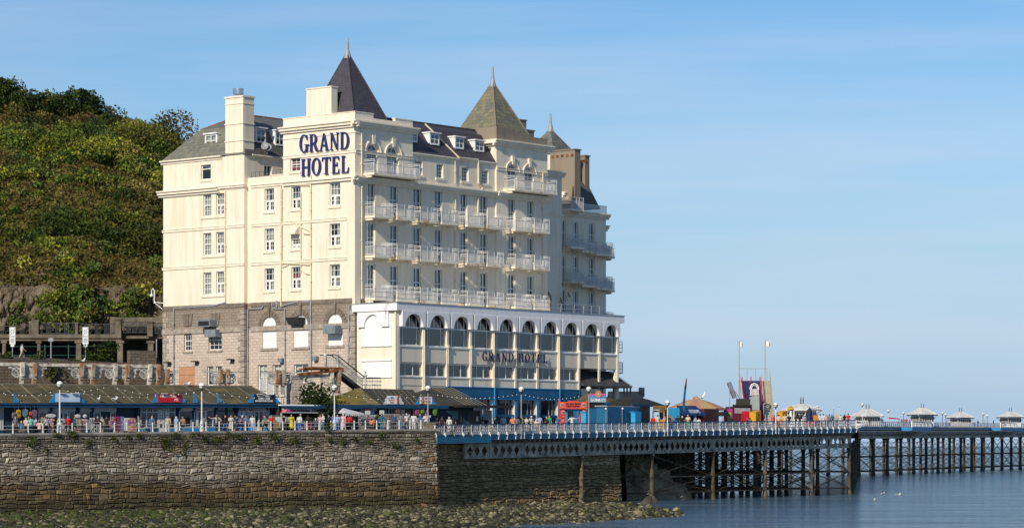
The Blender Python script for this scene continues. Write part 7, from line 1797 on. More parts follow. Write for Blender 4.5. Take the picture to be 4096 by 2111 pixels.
for px, off, w_, h, lab, pal, top in ((203, 4.6, .6, 1.55, 'pink card rack under the widest oval header beside the first lamp post', PK, .55), (245, 4.4, .5, 1.55, 'white card rack directly behind the first lamp post', BW, None), (310, 4.6, .6, 1.5, 'tan card rack with an oval header right of the red shirted shopper', TN, .32), (339, 4.6, .45, 1.5, 'pale pink card rack with a round header', PK, .22), (369, 4.6, .4, 1.6, 'black and white spinner rack left of the woman with the white cap', BW, None), (450, 4.2, .42, 1.7, 'dark multicoloured rack first of the five beside the dark doorway', MX, None), (471, 4.3, .38, 1.7, 'dark red rack between the multicoloured and blue racks', RD, None), (486, 4.3, .34, 1.7, 'bright blue spinner rack in the row of five', BL, None), (502, 4.2, .34, 1.55, 'pale blue and white rack in the row of five', [(.5, .55, .6), (.6, .6, .62)], None), (524, 4.2, .7, 1.55, 'wide orange and maroon rack at the right end of the row of five', OR, None)): rack(px, off, w_, h, lab, pal, top)
def hang(name, px, py, off, w_, h, c, label, cat, group=None):
 wl = Wl('R', off, PR); u, z = wl.px(px, py); t_ = MB(); n = 7
 prof = [(0, .5), (.35, .42), (.5, .1), (.45, -.35), (.25, -.5), (-.25, -.5), (-.45, -.35), (-.5, .1), (-.35, .42)]
 t_.prism([(u + a * w_, z + b_ * h) for a, b_ in prof], (-.07, .07), m=wl.m, col=c); t_.prism([(u + a * w_ * .7, z + b_ * h * .6 - .05 * h) for a, b_ in prof], (.07, .14), m=wl.m, col=tuple(v * .8 for v in c)); t_.tube([wl.m(u, z + h * .45, 0), wl.m(u, z + h * .45 + .5, 0)], .015, 4, (.1, .1, .1))
 o = t_.build(name, M['letter']); o.location = PR.w(0, 0, 0); o.rotation_euler.z = PR.a; tag(o, label, cat, group)
for px, py, w_, h, c, lab in ((58, 1660, .5, .6, (.16, .16, .16), 'grey rucksack hanging in the open stall at the left edge'), (74, 1653, .5, .8, (.5, .28, .02), 'yellow bag hanging in the open stall at the left edge'), (101, 1650, .55, .75, (.12, .22, .28), 'blue grey bag hanging right of the yellow bag'), (122, 1653, .35, .4, (.55, .10, .02), 'small orange bag in the stall'), (138, 1654, .55, .8, (.16, .10, .18), 'dark patterned bag at the right of the open stall'), (1375, 1632, .6, .5, (.45, .02, .02), 'red hat hanging at the cream canopy'), (1447, 1640, .5, .8, (.05, .05, .06), 'dark jacket hanging at the shutter'), (1468, 1642, .45, .8, (.10, .05, .05), 'dark coat hanging right of the other dark jacket'), (1592, 1642, .5, .7, (.16, .09, .05), 'brown bag hanging at the gift shop window'), (1632, 1640, .4, 1.2, (.015, .015, .015), 'long black monkey toy hanging under the gift shop eaves'), (1612, 1652, .4, 1.0, (.08, .09, .1), 'grey jacket hanging at the gift shop'), (1668, 1648, .5, .6, (.3, .08, .15), 'cluster of pink and red toys hanging at the gift shop'), (1690, 1644, .4, .5, (.15, .3, .04), 'small green toy hanging by the gift shop lamp post'), (1708, 1650, .4, .7, (.2, .05, .2), 'purple toy hanging by the gift shop lamp post'), (1740, 1640, .5, 1.0, (.12, .25, .03), 'bright green toy parrot hanging at the corner of the gift shop')): hang('hanging_goods', px, py, 5.6 if px > 1300 else 6.2, w_, h, c, lab, 'bag' if 'bag' in lab or 'rucksack' in lab else 'goods', 'goods hanging at the stalls')
def board(px0, px1, y0, y1, off, label, cols, name='display_board', nx_=18, ny=5, base=(.42, .42, .42)):
 wl = Wl('R', off, PR); u0, u1, z0, z1 = wl.rect(px0, px1, y0, y1); t_ = thing(name, label, 'display board', PR.w(0, 0, 0), PR.a); s = MB(); wl.box(s, u0, u1, z0, z1, -.06, 0); s.build('panel', M['lead'], t_); s = MB()
 for i in range(nx_):
  for j in range(ny):
   a = u0 + (u1 - u0) * (i + .15) / nx_; z = z0 + (z1 - z0) * (j + .15) / ny; c = random.choice(cols); wl.box(s, a, a + (u1 - u0) / nx_ * random.uniform(.5, .75), z, z + (z1 - z0) / ny * random.uniform(.5, .75), .005, random.uniform(.03, .09), col=tuple(v * random.uniform(.6, 1.2) for v in c))
 s.build('goods', M['letter'], t_)
 return t_
GY = [(.4, .4, .4), (.12, .12, .13), (.55, .55, .53), (.3, .3, .3), (.4, .12, .1)]
board(1434, 1514, 1658, 1700, 3.4, 'upper silver display board of small goods in front of the shutter', GY); board(1434, 1500, 1703, 1742, 3.4, 'lower silver display board of small goods behind the railing', GY)
board(1534, 1640, 1655, 1735, 4.6, 'crowded postcard and magnet display left of the gift shop window posts', [(.25, .3, .38), (.4, .42, .42), (.1, .1, .12), (.35, .28, .2), (.15, .2, .15), (.4, .2, .2)], nx_=14, ny=7); board(1640, 1710, 1670, 1735, 5.0, 'postcard display behind the woman in the white shirt', [(.2, .28, .2), (.35, .33, .3), (.1, .1, .12), (.3, .35, .4), (.35, .15, .12)], nx_=9, ny=6)
for px, y0, y1, w_, lab in ((1528, 1640, 1656, .52, 'white price notice on a pole in front of the gift shop'), (1471, 1642, 1656, .58, 'white notice above the silver display board'), (1719, 1660, 1668, .25, 'small white notice beside the gift shop lamp post')):
 wl = Wl('R', 3.6, PR); u, zt = wl.px(px, y0); zb = wl.px(px, y1)[1]; t_ = thing('notice_board', lab, 'notice', PR.w(0, 0, 0), PR.a); s = MB(); wl.box(s, u - w_ / 2, u + w_ / 2, zb, zt, -.04, 0); s.build('board', M['signwhite'], t_)
 s = MB();
 for k in range(3): wl.box(s, u - w_ * .35, u + w_ * .3, zb + (zt - zb) * (.25 + .22 * k), zb + (zt - zb) * (.31 + .22 * k), .002, .006)
 s.build('print', M['pipegrey'], t_); s = MB(); p = wl.m(u, 0, -.06); s.tube([(p[0], p[1], ZP(u) - PDROP), (p[0], p[1], zt - .02)], .03, 5); s.build('pole', M['lead'], t_)
for px in (745, 785, 850, 608):
 u, D = PR.ax(px, None, 5.6); t_ = thing('planter', {745: 'blue planter trough left of the second lamp post', 785: 'blue planter trough right behind the second lamp post', 850: 'blue planter trough left of the man in the striped shirt', 608: 'dark blue trough under the triple white shop window'}[px], 'planter', PR.w(u, 5.6, ZP(u) - PDROP), PR.a, 'blue troughs along the shop fronts')
 s = MB(); s.add([(-.55, -.2, 0), (.55, -.2, 0), (.55, .2, 0), (-.55, .2, 0), (-.62, -.26, .55), (.62, -.26, .55), (.62, .26, .55), (-.62, .26, .55)], [(0, 1, 2, 3), (0, 1, 5, 4), (1, 2, 6, 5), (2, 3, 7, 6), (3, 0, 4, 7), (4, 5, 6, 7)]); s.build('trough', M['bluelight' if px != 608 else 'bluefascia'], t_); s = MB(); s.box(-.66, .66, -.3, .3, .551, .62); s.build('rim', M['shopwhite'], t_)
# clothes rails and rainbow umbrella at the knitwear stall
for px, cols_, lab in ((1108, [(.4, .38, .36), (.28, .2, .12), (.2, .2, .22), (.35, .2, .06)], 'rail of pale and mustard clothes at the left of the knitwear stall'), (1215, [(.45, .03, .12), (.15, .2, .45), (.5, .35, .4), (.4, .05, .1)], 'low rail of red and blue clothes in front of the knitwear stall')):
 t_ = thing('clothes_rail', lab, 'clothes rail', pw(px, 4.6), PR.a); s = MB(); h = 1.6 if px < 1150 else 1.05; s.tube([(-.8, 0, 0), (-.8, 0, h), (.8, 0, h), (.8, 0, 0)], .025, 5); s.build('rail', M['lead'], t_); s = MB()
 for k in range(9): x = -.72 + 1.44 * k / 8; c = tuple(v * random.uniform(.7, 1.2) for v in random.choice(cols_)); s.add([(x - .07, -.22, h - .08), (x + .07, -.22, h - .08), (x + .09, -.28, .25), (x - .09, -.28, .25), (x - .07, .22, h - .08), (x + .07, .22, h - .08), (x + .09, .28, .25), (x - .09, .28, .25)], [(0, 1, 2, 3), (4, 5, 6, 7), (0, 1, 5, 4), (2, 3, 7, 6), (0, 3, 7, 4), (1, 2, 6, 5)], c)
 s.build('clothes', M['letter'], t_)
def parasol(p, r, h, cols_, label, name='umbrella', rz=0, drop=.45):
 t_ = thing(name, label, 'umbrella', p, rz); s = MB(); s.tube([(0, 0, 0), (0, 0, h)], .025, 5); s.build('pole', M['black'], t_); s = MB(); n = 8
 for k in range(n):
  a, c_ = 2 * math.pi * k / n, 2 * math.pi * (k + 1) / n; col = cols_[k % len(cols_)]
  for (r0, z0), (r1, z1) in zip(((0.02, 0), (.55, -.14), (1, -1)), ((.55, -.14), (1, -1), (1, -1))):
   if r0 == r1: continue
   z0 *= drop; z1 *= drop; s.quad((r0 * r * math.cos(a), r0 * r * math.sin(a), h + z0), (r1 * r * math.cos(a), r1 * r * math.sin(a), h + z1), (r1 * r * math.cos(c_), r1 * r * math.sin(c_), h + z1), (r0 * r * math.cos(c_), r0 * r * math.sin(c_), h + z0), col)
 s.lathe([(.03, h - .02), (.01, h + .14)], n=5, col=(.1, .1, .1)); s.build('canopy', M['letter'], t_); return t_
parasol(pw(1146, 3.6), .62, 2.25, [(.5, .04, .12), (.55, .15, .05), (.25, .05, .35), (.5, .02, .05)], 'red and purple rainbow umbrella at the knitwear stall', drop=.32)
for px, off, w_, lab in ((1132, 3.8, 1.5, 'white jackets display on hangers below the rainbow umbrella'),):
 t_ = thing('jacket_stand', lab, 'clothes stand', pw(px, off), PR.a); s = MB(); s.tube([(0, 0, 0), (0, 0, 1.7)], .03, 5); s.tube([(-.7, 0, 1.5), (.7, 0, 1.5)], .02, 4); s.build('stand', M['black'], t_); s = MB()
 for k in range(4): x = -.6 + .4 * k; s.add([(x - .2, -.08, 1.48), (x + .2, -.08, 1.48), (x + .17, -.1, .95), (x - .17, -.1, .95), (x - .2, .08, 1.48), (x + .2, .08, 1.48), (x + .17, .1, .95), (x - .17, .1, .95)], [(0, 1, 2, 3), (4, 5, 6, 7), (0, 1, 5, 4), (2, 3, 7, 6), (0, 3, 7, 4), (1, 2, 6, 5)], (.55, .55, .55))
 s.build('jackets', M['letter'], t_)
# festoon lights along the roofs
fs = MB(); bl = MB()
def festoon(pts, sag):
 for p, q in zip(pts, pts[1:]):
  p, q = Vector(p), Vector(q); prev = p; n = max(6, int((q - p).length / .8))
  for k in range(1, n + 1):
   t = k / n; r = p.lerp(q, t); r.z -= sag * 4 * t * (1 - t); fs.tube([prev, r], .022, 3); prev = r
   if k < n: bl.ball((r.x, r.y, r.z - .1), .055, 5, 4)
def fp(px, py, off, fr=PR): u, z = Wl('R', off, fr).px(px, py); return fr.w(u, off, z)
festoon([fp(-60, 1545, 1.0), fp(239, 1553, .5), fp(807, 1558, .5), fp(1338, 1565, .5), fp(1712, 1568, .5)], .65)
festoon([fp(-60, 1562, 4), fp(440, 1540, 9), fp(807, 1560, .5)], .6)
festoon([fp(1712, 1568, .5), fp(2085, 1570, .3, PF), fp(2330, 1577, .5, PF)], .5)
ft = thing('festoon_lights', 'string of small bulbs sagging between the lamp posts along the shop roofs', 'string lights'); fs.build('cable', M['black'], ft); tag(bl.build('bulb', M['globe'], ft), kind='stuff')
# promenade railing: white posts with two rails
rl = thing('promenade_railing', 'white posts with two thin rails along the top of the sea wall', 'railing', PR.w(0, 0, 0), PR.a)
s = MB(); s.lathe([(.085, 0), (.085, .12), (.065, .16), (.06, .72), (.075, .76), (.065, .84), (.02, .9)], n=8)
po = s.build('post', M['whitemetal'], rl); k = 0; pxs_ = [-30, 52, 113, 172, 231, 289, 347, 402, 458, 508, 556, 611, 664, 718, 772, 824, 877, 930, 982, 1033, 1084, 1131, 1180, 1228, 1277, 1323, 1370, 1417, 1462, 1507, 1552, 1597, 1640, 1684]
for i, px in enumerate(pxs_):
 o = po if i == 0 else po.copy()
 if i: COL.objects.link(o); o.parent = rl
 u = PR.ax(px, None, .12)[0]; o.location = (u, .12, ZP(u) + .02)
s = MB(); ua_, ub_ = PR.ax(-60, None, .12)[0], PR.ax(1690, None, .12)[0]
for h in (.36, .70): s.tube([(ua_, .12, ZP(ua_) + h), (ub_, .12, ZP(ub_) + h)], .022, 5)
s.build('rail', M['greyiron'], rl)
gp = thing('stone_gate_block', 'square stone block where the promenade railing meets the pier railing', 'stone block', PR.w(0, 0, 0), PR.a); s = MB(); ua_, ub_ = PR.ax(1692, None, .2)[0], PR.ax(1738, None, .2)[0]; s.box(ua_, ub_, .0, 1.2, ZP(40) - .3, ZP(40) + .62); s.box(ua_ - .05, ub_ + .05, -.05, 1.25, ZP(40) + .621, ZP(40) + .74); s.build('block', M['stoneup'], gp)
# plants rooted in the sea wall
PL = [(122, 1770, 60, 40), (224, 1740, 26, 22), (290, 1755, 52, 60), (345, 1775, 40, 30), (550, 1742, 36, 22), (650, 1775, 85, 75), (695, 1745, 30, 24), (730, 1790, 20, 70), (770, 1740, 40, 22), (822, 1755, 62, 36), (870, 1760, 36, 24), (905, 1740, 40, 34), (948, 1752, 36, 30), (1020, 1760, 30, 30), (1090, 1745, 50, 44), (1165, 1765, 66, 30), (450, 1755, 24, 22), (1302, 1725, 44, 60), (1315, 1765, 30, 30), (1362, 1775, 26, 34), (1415, 1758, 20, 16), (1515, 1745, 28, 36), (1576, 1792, 44, 30), (1470, 1768, 26, 12), (1660, 1762, 18, 16), (1255, 1772, 24, 26), (180, 1800, 26, 30), (505, 1752, 20, 18)]
WLb = Wl('R', 0.0, PR)
where = lambda px: min(((239, 'the first lamp post'), (807, 'the second lamp post'), (1338, 'the third lamp post'), (560, 'the triple white window'), (1050, 'the navy sign'), (1500, 'the silver display boards'), (1660, 'the gift shop corner'), (30, 'the open bag stall'), (675, 'the red sign')), key=lambda q: abs(q[0] - px))
used = {}
for px, py, w_, h in sorted(PL, key=lambda q: -q[2]):
 u, z = WLb.px(px, py); sc = 250 / F; W_, H_ = w_ * sc, h * sc; ref, nme = where(px); side = 'left of' if px < ref - 25 else 'right of' if px > ref + 25 else 'straight below'; size = 'big trailing' if w_ > 55 else 'tall thin' if h > w_ * 1.4 else 'bushy' if w_ > 34 else 'tiny' if w_ < 23 else 'small'
 lab = f'{size} plant on the sea wall {side} {nme}'
 used[lab] = used.get(lab, 0) + 1
 if used[lab] > 1: lab += ', ' + ('lower down' if py > 1765 else 'near the coping')
 p = PR.w(u, -.25 - (2 - z) * .05, z - H_ * .5); bush(tuple(p), W_ * 1.4, H_ * 1.3, lab, (.02, .3, .35, .2, .1, .03, 0), .8, 300, .085, 'wall_plant', 'plants growing on the sea wall', 'plant', 8, False)
for px, py, w_, h, lab in ((1810, 1735, 40, 44, 'dry brown tuft growing out of the pier edge beam near the wall'), (1880, 1733, 24, 30, 'small green tuft growing out of the pier edge beam')):
 wl = Wl('R', -.25, PF); u, z = wl.px(px, py); bush(tuple(PF.w(u, -.3, z - .4)), w_ * 275 / F, h * 275 / F, lab, (.2, .3, .1, 0, .4, 0, 0), .6, 300, .075, 'wall_plant', 'plants growing on the pier edge', 'plant', 7, False)
# ================================================================ STALLS AND RIDES ON THE PIER
def c1(name, c, **k): M[name] = paint(name, c, .08, .55, **k); return name
for n_, c_ in (('orangered', (.82, .11, .05)), ('cheesered', (.62, .06, .06)), ('hutblue', (.014, .12, .245)), ('skyblue', (.03, .33, .60)), ('awningnavy', (.012, .03, .11)), ('maroon', (.085, .02, .025)), ('tentdark', (.025, .026, .018)), ('amber', (.62, .30, .015)), ('pink', (.5, .04, .25)), ('limegreen', (.25, .45, .05)), ('bright_red', (.45, .01, .02)), ('gold', (.55, .33, .02)), ('stairwood', (.42, .36, .25)), ('slideblue', (.02, .035, .10)), ('panelgrey', (.34, .38, .36)), ('tan_board', (.28, .17, .05)), ('curtain_yellow', (.5, .28, .02))): c1(n_, c_)
def pf(name, label, cat): return thing(name, label, cat, PF.w(0, 0, 0), PF.a)
def lf(name, label, cat, px, off, a=.42):
 x, D = PF.ax(px, None, off); q = PF.w(x, off); fr = Fr(q.x, q.y, a); return thing(name, label, cat, fr.w(0, 0, 0), a), fr
def zdk(px, off): u, D = PF.ax(px, None, off); return ZD(u)
def bx3(sh, name, r, dep, mat, floor=False, par=None):
 u0, u1, z0, z1 = sh.rect(*r); z0 = ZD(u0) if floor else z0; b_ = MB(); sh.w.box(b_, u0, u1, z0, z1, -dep, 0); return b_.build(name, M[mat], par or sh.p)
def legs(sh, pxs, ytop, d=0, mat='black', r=.04):
 for px in pxs: u = sh.w.u(px); p = sh.w.m(u, 0, d); MB().tube([(p[0], p[1], ZD(u)), (p[0], p[1], sh.w.z(px, ytop))], r, 5).build('post', M[mat], sh.p)
# cheese stall
t_, fr_l = lf('cheese_stall', 'bright red cheese stall front with lettered header and two pillars', 'stall', 2290, 5.5); c = Shop(t_, 0, fr_l)
bx3(c, 'side_pillar', (2241, 2263, 1632, 1730), .35, 'cheesered', True); bx3(c, 'side_pillar', (2322, 2345, 1632, 1730), .35, 'cheesered', True); bx3(c, 'back_panel', (2263, 2322, 1636, 1730), -.0 + 1.6, 'room', True) if False else None
u0, u1, z0, z1 = c.rect(2263, 2322, 1637, 1730); b_ = MB(); c.w.box(b_, u0, u1, ZD(u0), z1, -2.0, -1.9); b_.build('back_wall', M['teal'], t_); c.slab('door', (2272, 2298, 1648, 1725), -1.89, -1.8, 'skyblue'); c.slab('shutter_roll', (2259, 2325, 1633, 1643), -.2, .12, 'awningnavy')
bl_ = (.03, .02, .05); o = c.sign('header', (2233, 2347, 1606, 1634), [('THE GREAT BRITISH', 2260, 2321, 1611, 1619), ('CHEESE COMPANY', 2263, 2317, 1621, 1628)], 'orangered', bl_, .05, bold=.02)
b_ = MB(); uu = lambda px: c.w.u(px); zz = lambda py: c.w.z(2290, py); b_.prism([(uu(2233), zz(1606)), (uu(2233), zz(1600)), (uu(2240), zz(1606)), (uu(2268), zz(1606)), (uu(2275), zz(1602)), (uu(2305), zz(1602)), (uu(2312), zz(1606)), (uu(2340), zz(1606)), (uu(2347), zz(1600)), (uu(2347), zz(1606))][::-1], (.05, .14), m=c.w.m); b_.build('crest', M['orangered'], o)
def jack(sh, px, py, r, d, par):
 """round badge with a pale union-cross"""
 u, z = sh.w.px(px, py); b_ = MB(); n = 20; b_.prism([(u + r * math.cos(2 * math.pi * k / n), z + r * math.sin(2 * math.pi * k / n)) for k in range(n)], (d, d + .02), m=sh.w.m, col=(.62, .6, .56))
 for a in (.62, 2.52, 3.76, 5.66): b_.prism([(u + .25 * r * math.cos(a - .5), z + .25 * r * math.sin(a - .5)), (u + .85 * r * math.cos(a - .32), z + .85 * r * math.sin(a - .32)), (u + .85 * r * math.cos(a + .32), z + .85 * r * math.sin(a + .32)), (u + .25 * r * math.cos(a + .5), z + .25 * r * math.sin(a + .5))], (d + .021, d + .03), m=sh.w.m, col=(.10, .09, .14))
 sh.w.box(b_, u - .1 * r, u + .1 * r, z - .9 * r, z + .9 * r, d + .031, d + .04, col=(.5, .1, .08)); sh.w.box(b_, u - .9 * r, u + .9 * r, z - .1 * r, z + .1 * r, d + .0311, d + .041, col=(.5, .1, .08)); b_.build('badge', M['letter'], par)
jack(c, 2247, 1619, .25, .14, t_); jack(c, 2332, 1619, .25, .14, t_); jack(c, 2252, 1648, .2, .02, t_); jack(c, 2334, 1648, .2, .02, t_)
b_ = MB()
for px in (2252, 2334):
 for py in range(1664, 1722, 7): u, z = c.w.px(px, py); w_ = random.uniform(.12, .22); c.w.box(b_, u - w_, u + w_, z - .03, z + .03, .01, .02, col=random.choice([(.6, .5, .45), (.25, .03, .03), (.5, .3, .25)]))
b_.build('menu_lines', M['letter'], t_)
# donut kiosk and long blue hut
t_, fr_l = lf('donut_kiosk', 'dark donut kiosk with a pink and blue DONUTS sign on its roof', 'kiosk', 2390, 6.5); c = Shop(t_, 0, fr_l)
bx3(c, 'wall', (2347, 2440, 1632, 1730), 4, 'hutblue', True); bx3(c, 'roof_box', (2360, 2416, 1608, 1632), 3.5, 'black')
o = c.sign('sign_board', (2356, 2422, 1573, 1608), [('DONUTS', 2360, 2419, 1593, 1606)], 'skyblue', (.03, .04, .10), .1, bold=.11); u0, u1, z0, z1 = c.rect(2356, 2422, 1573, 1580); b_ = MB(); c.w.box(b_, u0, u1, z0, z1, .181, .19, col=(.55, .12, .28));
for k in range(7): u = u0 + (u1 - u0) * (k + .5) / 7; c.w.box(b_, u - .06, u + .06, z0 - random.uniform(.1, .3), z0, .181, .19, col=(.55, .12, .28))
u0, u1, z0, z1 = c.rect(2357, 2421, 1592, 1608); c.w.box(b_, u0, u1, z0 + .01, z1, .1805, .183, col=(.42, .55, .68)); put_text(b_, 'DONUTS', c.w.m, c.w.u(2361), c.w.u(2418), c.w.z(2390, 1605), c.w.z(2390, 1594), .215, (.8, .8, .8), .03); b_.build('icing', M['letter'], o)
b_ = MB(); u, z = c.w.px(2390, 1575); n = 18; b_.prism([(u + .4 * math.cos(2 * math.pi * k / n), z + .42 * math.sin(2 * math.pi * k / n)) for k in range(n)], (.2, .26), m=c.w.m, col=(.62, .28, .18))
for k in range(9): a = 2.9 - 2.6 * k / 8; b_.ball(c.w.m(u + .31 * math.cos(a), z + .33 * math.sin(a), .27), .035, 5, 4, (.3, .05, .05))
b_.ball(c.w.m(u, z - .02, .27), (.1, .04, .1), 8, 5, (.7, .5, .3)); b_.build('donut_roundel', M['letter'], o)
t_ = pf('blue_hut', 'long plain dark blue wooden hut on the pier with bulkhead lamps', 'hut'); c = Shop(t_, 5.0, PF)
bx3(c, 'wall', (2432, 2540, 1627, 1730), 4.5, 'hutblue', True); bx3(c, 'wall', (2540, 2556, 1626, 1730), 4.4, 'hutblue', True); bx3(c, 'roof_edge', (2428, 2560, 1622, 1627), 4.8, 'lead'); bx3(c, 'rolled_tarpaulin', (2532, 2612, 1617, 1625), .3, 'awningnavy'); legs(c, (2487, 2422), 1634, .06, 'lead', .03)
b_ = MB()
for px in (2420, 2487): b_.ball(c.w.m(*c.w.px(px, 1633), .12), .12, 8, 6)
b_.build('bulkhead_lamp', M['globe'], t_)
for px0, px1, lab in ((2343, 2364, 'light blue board cupboard beside the red cheese stall'), (2541, 2565, 'light blue board cupboard at the right end of the blue hut')): t_ = pf('board_cupboard', lab, 'cupboard'); t_['group'] = 'light blue cupboards on the pier'; c = Shop(t_, 4.2, PF); bx3(c, 'body', (px0, px1, 1648, 1730), .6, 'skyblue', True); bx3(c, 'lid', (px0 - 2, px1 + 1, 1645, 1648), .7, 'skyblue')
M['slatehouse'] = slate('brown_house_slate', (.42, .34, .26), (.50, .41, .32), (.32, .26, .20), .5, .34)
# green-grey shelter roof behind and stone house
t_ = pf('hipped_shelter', 'small shelter with a mossy grey hipped roof behind the donut sign', 'shelter'); c = Shop(t_, 9.0, PF)
u0, u1, z0, z1 = c.rect(2395, 2498, 1610, 1567); zl, zh = min(z0, z1), max(z0, z1); um = c.w.u(2420); b_ = MB(); q = [(u0, 9, zl), (u1, 9, zl), (u1, 13, zl), (u0, 13, zl)]; tp = [(um - .3, 10.8, zh), (um + .3, 10.8, zh)]; b_.add(q + tp, [(0, 1, 5, 4), (1, 2, 5), (2, 3, 4, 5), (3, 0, 4), (0, 1, 2, 3)]); b_.build('roof', M['felt'], t_); bx3(c, 'fascia', (2420, 2496, 1610, 1617), .1, 'bluelight'); bx3(c, 'wall', (2400, 2490, 1617, 1730), 3, 'teal', True)
t_ = thing('stone_house', 'old slate-roofed stone house beyond the awning posts', 'house', W(2510, 1631, 352), .12); b_ = MB(); w0, h0 = 2.3, -1.2
b_.quad((-w0, -2, 1.2 - 2.5), (w0, -2, 1.2 - 2.5), (w0 - .2, 1.5, 2.2), (-w0, 1.5, 2.2)); b_.quad((-w0, 5, -1.3), (w0, 5, -1.3), (w0 - .2, 1.5, 2.2), (-w0, 1.5, 2.2)); o = b_.build('roof', M['slatehouse'], t_)
b_ = MB(); b_.box(-w0 + .1, w0 - .1, -1.8, 4.8, -5, -1.2); b_.add([(w0 - .1, -1.8, -1.2), (w0 - .1, 4.8, -1.2), (w0 - .1, 1.5, 2.4)], [(0, 1, 2)]); b_.box(w0 - .5, w0 + .1, .9, 1.9, 1.5, 2.7); b_.build('wall', M['stoneup'], t_)
# dark tent and food counter
t_ = pf('dark_tent', 'black canvas pyramid tent stall beside the blue hut', 'tent'); c = Shop(t_, 5.5, PF); u0, u1, z0, z1 = c.rect(2530, 2672, 1622, 1581); zl, zh = min(z0, z1), max(z0, z1); um = (c.w.u(2590))
b_ = MB(); q = [(u0, 5.5, zl), (u1, 5.5, zl), (u1, 10, zl), (u0, 10, zl)]; mid = [(um + (p[0] - um) * .45, 7.7 + (p[1] - 7.7) * .45, zl + (zh - zl) * .66) for p in q]; b_.add(q + mid + [(um, 7.7, zh)], [(0, 1, 5, 4), (1, 2, 6, 5), (2, 3, 7, 6), (3, 0, 4, 7), (4, 5, 8), (5, 6, 8), (6, 7, 8), (7, 4, 8)]); b_.build('canopy', M['tentdark'], t_); bx3(c, 'side_curtain', (2553, 2600, 1622, 1730), .1, 'tentdark', True); bx3(c, 'side_curtain', (2640, 2668, 1622, 1730), .1, 'tentdark', True)
t_, fr_l = lf('food_counter', 'tan signed food counter under the black tent', 'counter', 2640, 5.0); c = Shop(t_, 0, fr_l); c.sign('sign_board', (2611, 2664, 1622, 1637), [('CONES', 2614, 2632, 1625, 1634), ('HOT DRINKS', 2638, 2660, 1627, 1633)], 'tan_board', (.05, .03, .02), .05); c.slab('menu_strip', (2613, 2658, 1640, 1647), .02, .08, 'tan_board'); bx3(c, 'counter', (2612, 2660, 1676, 1730), .6, 'amber', True); legs(c, (2612, 2656), 1638, 0, 'stairwood', .07)
# schooner bar
t_, fr_l = lf('schooner_bar', 'hut with a long navy awning lettered THE SCHOONER', 'bar', 2768, 5.2); c = Shop(t_, 0, fr_l); u0, u1, z0, z1 = c.rect(2720, 2815, 1655, 1621); zl, zh = min(z0, z1), max(z0, z1)
b_ = MB(); b_.add([(u0, -.6, zl), (u1, -.6, zl), (u1 - .7, 0.8, zh), (u0, 0.8, zh), (u0, 1.0, zl), (u1, 1.0, zl)], [(0, 1, 2, 3), (0, 3, 4), (1, 5, 2)]); b_.box(u0, u1, -.6, -.58, zl - .2, zl); o = b_.build('awning', M['awningnavy'], t_)
b_ = MB(); wl = Wl('R', -.62, fr_l); a, b2 = wl.u(2763), wl.u(2806); put_text(b_, 'THE SCHOONER', lambda u, z, d: (u, -.6 + (z - zl) / (zh - zl) * 1.4 - .03, z), a, b2, zl + .12, zl + .55, 0, (.45, .5, .6), .015); b_.build('lettering', M['letter'], o)
bx3(c, 'back_wall', (2722, 2812, 1650, 1730), -.9 + 1.0, 'room', True); bx3(c, 'side_panel', (2676, 2719, 1630, 1730), .2, 'skyblue', True); bx3(c, 'red_counter', (2782, 2816, 1662, 1730), .5, 'bright_red', True); b_ = MB(); u0, u1, z0, z1 = c.rect(2774, 2781, 1656, 1690); c.w.box(b_, u0, u1, ZD(u0), z1, 0, .3); b_.build('post', M['signpale'], t_)
# big striped tent and maroon box
t_ = pf('striped_tent', 'wide round tent roof in beige and pink segments', 'tent'); wl = Wl('R', 11, PF); uc, zA = wl.px(2785, 1593); zl = wl.px(2785, 1632)[1]; R_ = 121 / F * wl.fr.ax(2785, None, 11)[1]; b_ = MB(); n = 12
for k in range(n):
 a, c2 = 2 * math.pi * k / n + .2, 2 * math.pi * (k + 1) / n + .2; cl = (.44, .31, .14) if k % 2 else (.42, .21, .15)
 for (r0, q0), (r1, q1) in (((.06, 1), (.5, .62)), ((.5, .62), (1, 0))): b_.quad((uc + r0 * R_ * math.cos(a), 11 + r0 * R_ * math.sin(a), zl + (zA - zl) * q0), (uc + r0 * R_ * math.cos(c2), 11 + r0 * R_ * math.sin(c2), zl + (zA - zl) * q0), (uc + r1 * R_ * math.cos(c2), 11 + r1 * R_ * math.sin(c2), zl + (zA - zl) * q1), (uc + r1 * R_ * math.cos(a), 11 + r1 * R_ * math.sin(a), zl + (zA - zl) * q1), cl)
 b_.add([(uc + R_ * math.cos(a), 11 + R_ * math.sin(a), zl), (uc + R_ * math.cos(c2), 11 + R_ * math.sin(c2), zl), (uc + R_ * math.cos(c2), 11 + R_ * math.sin(c2), zl - .25), (uc + R_ * math.cos(a), 11 + R_ * math.sin(a), zl - .25)], [(0, 1, 2, 3)], cl)
b_.lathe([(.45, zA - .05), (.4, zA + .2), (.1, zA + .3)], (uc, 11, 0), 8, (.35, .2, .12)); b_.build('canopy', M['letter'], t_); b_ = MB()
for k in range(n): a = 2 * math.pi * k / n + .2; b_.tube([(uc + .97 * R_ * math.cos(a), 11 + .97 * R_ * math.sin(a), ZD(uc)), (uc + .97 * R_ * math.cos(a), 11 + .97 * R_ * math.sin(a), zl - .02)], .06, 5)
b_.build('pole', M['maroon'], t_); b_ = MB(); b_.lathe([(R_ * .55, ZD(uc)), (R_ * .55, zl)], (uc, 12, 0), 10); b_.build('drum_wall', M['maroon'], t_)
t_ = pf('maroon_booth', 'plain maroon booth under the edge of the striped tent', 'booth'); c = Shop(t_, 5.6, PF); bx3(c, 'body', (2818, 2874, 1634, 1730), 2.5, 'maroon', True); c.slab('door_edge', (2838, 2840, 1634, 1715), .0, .03, 'black')
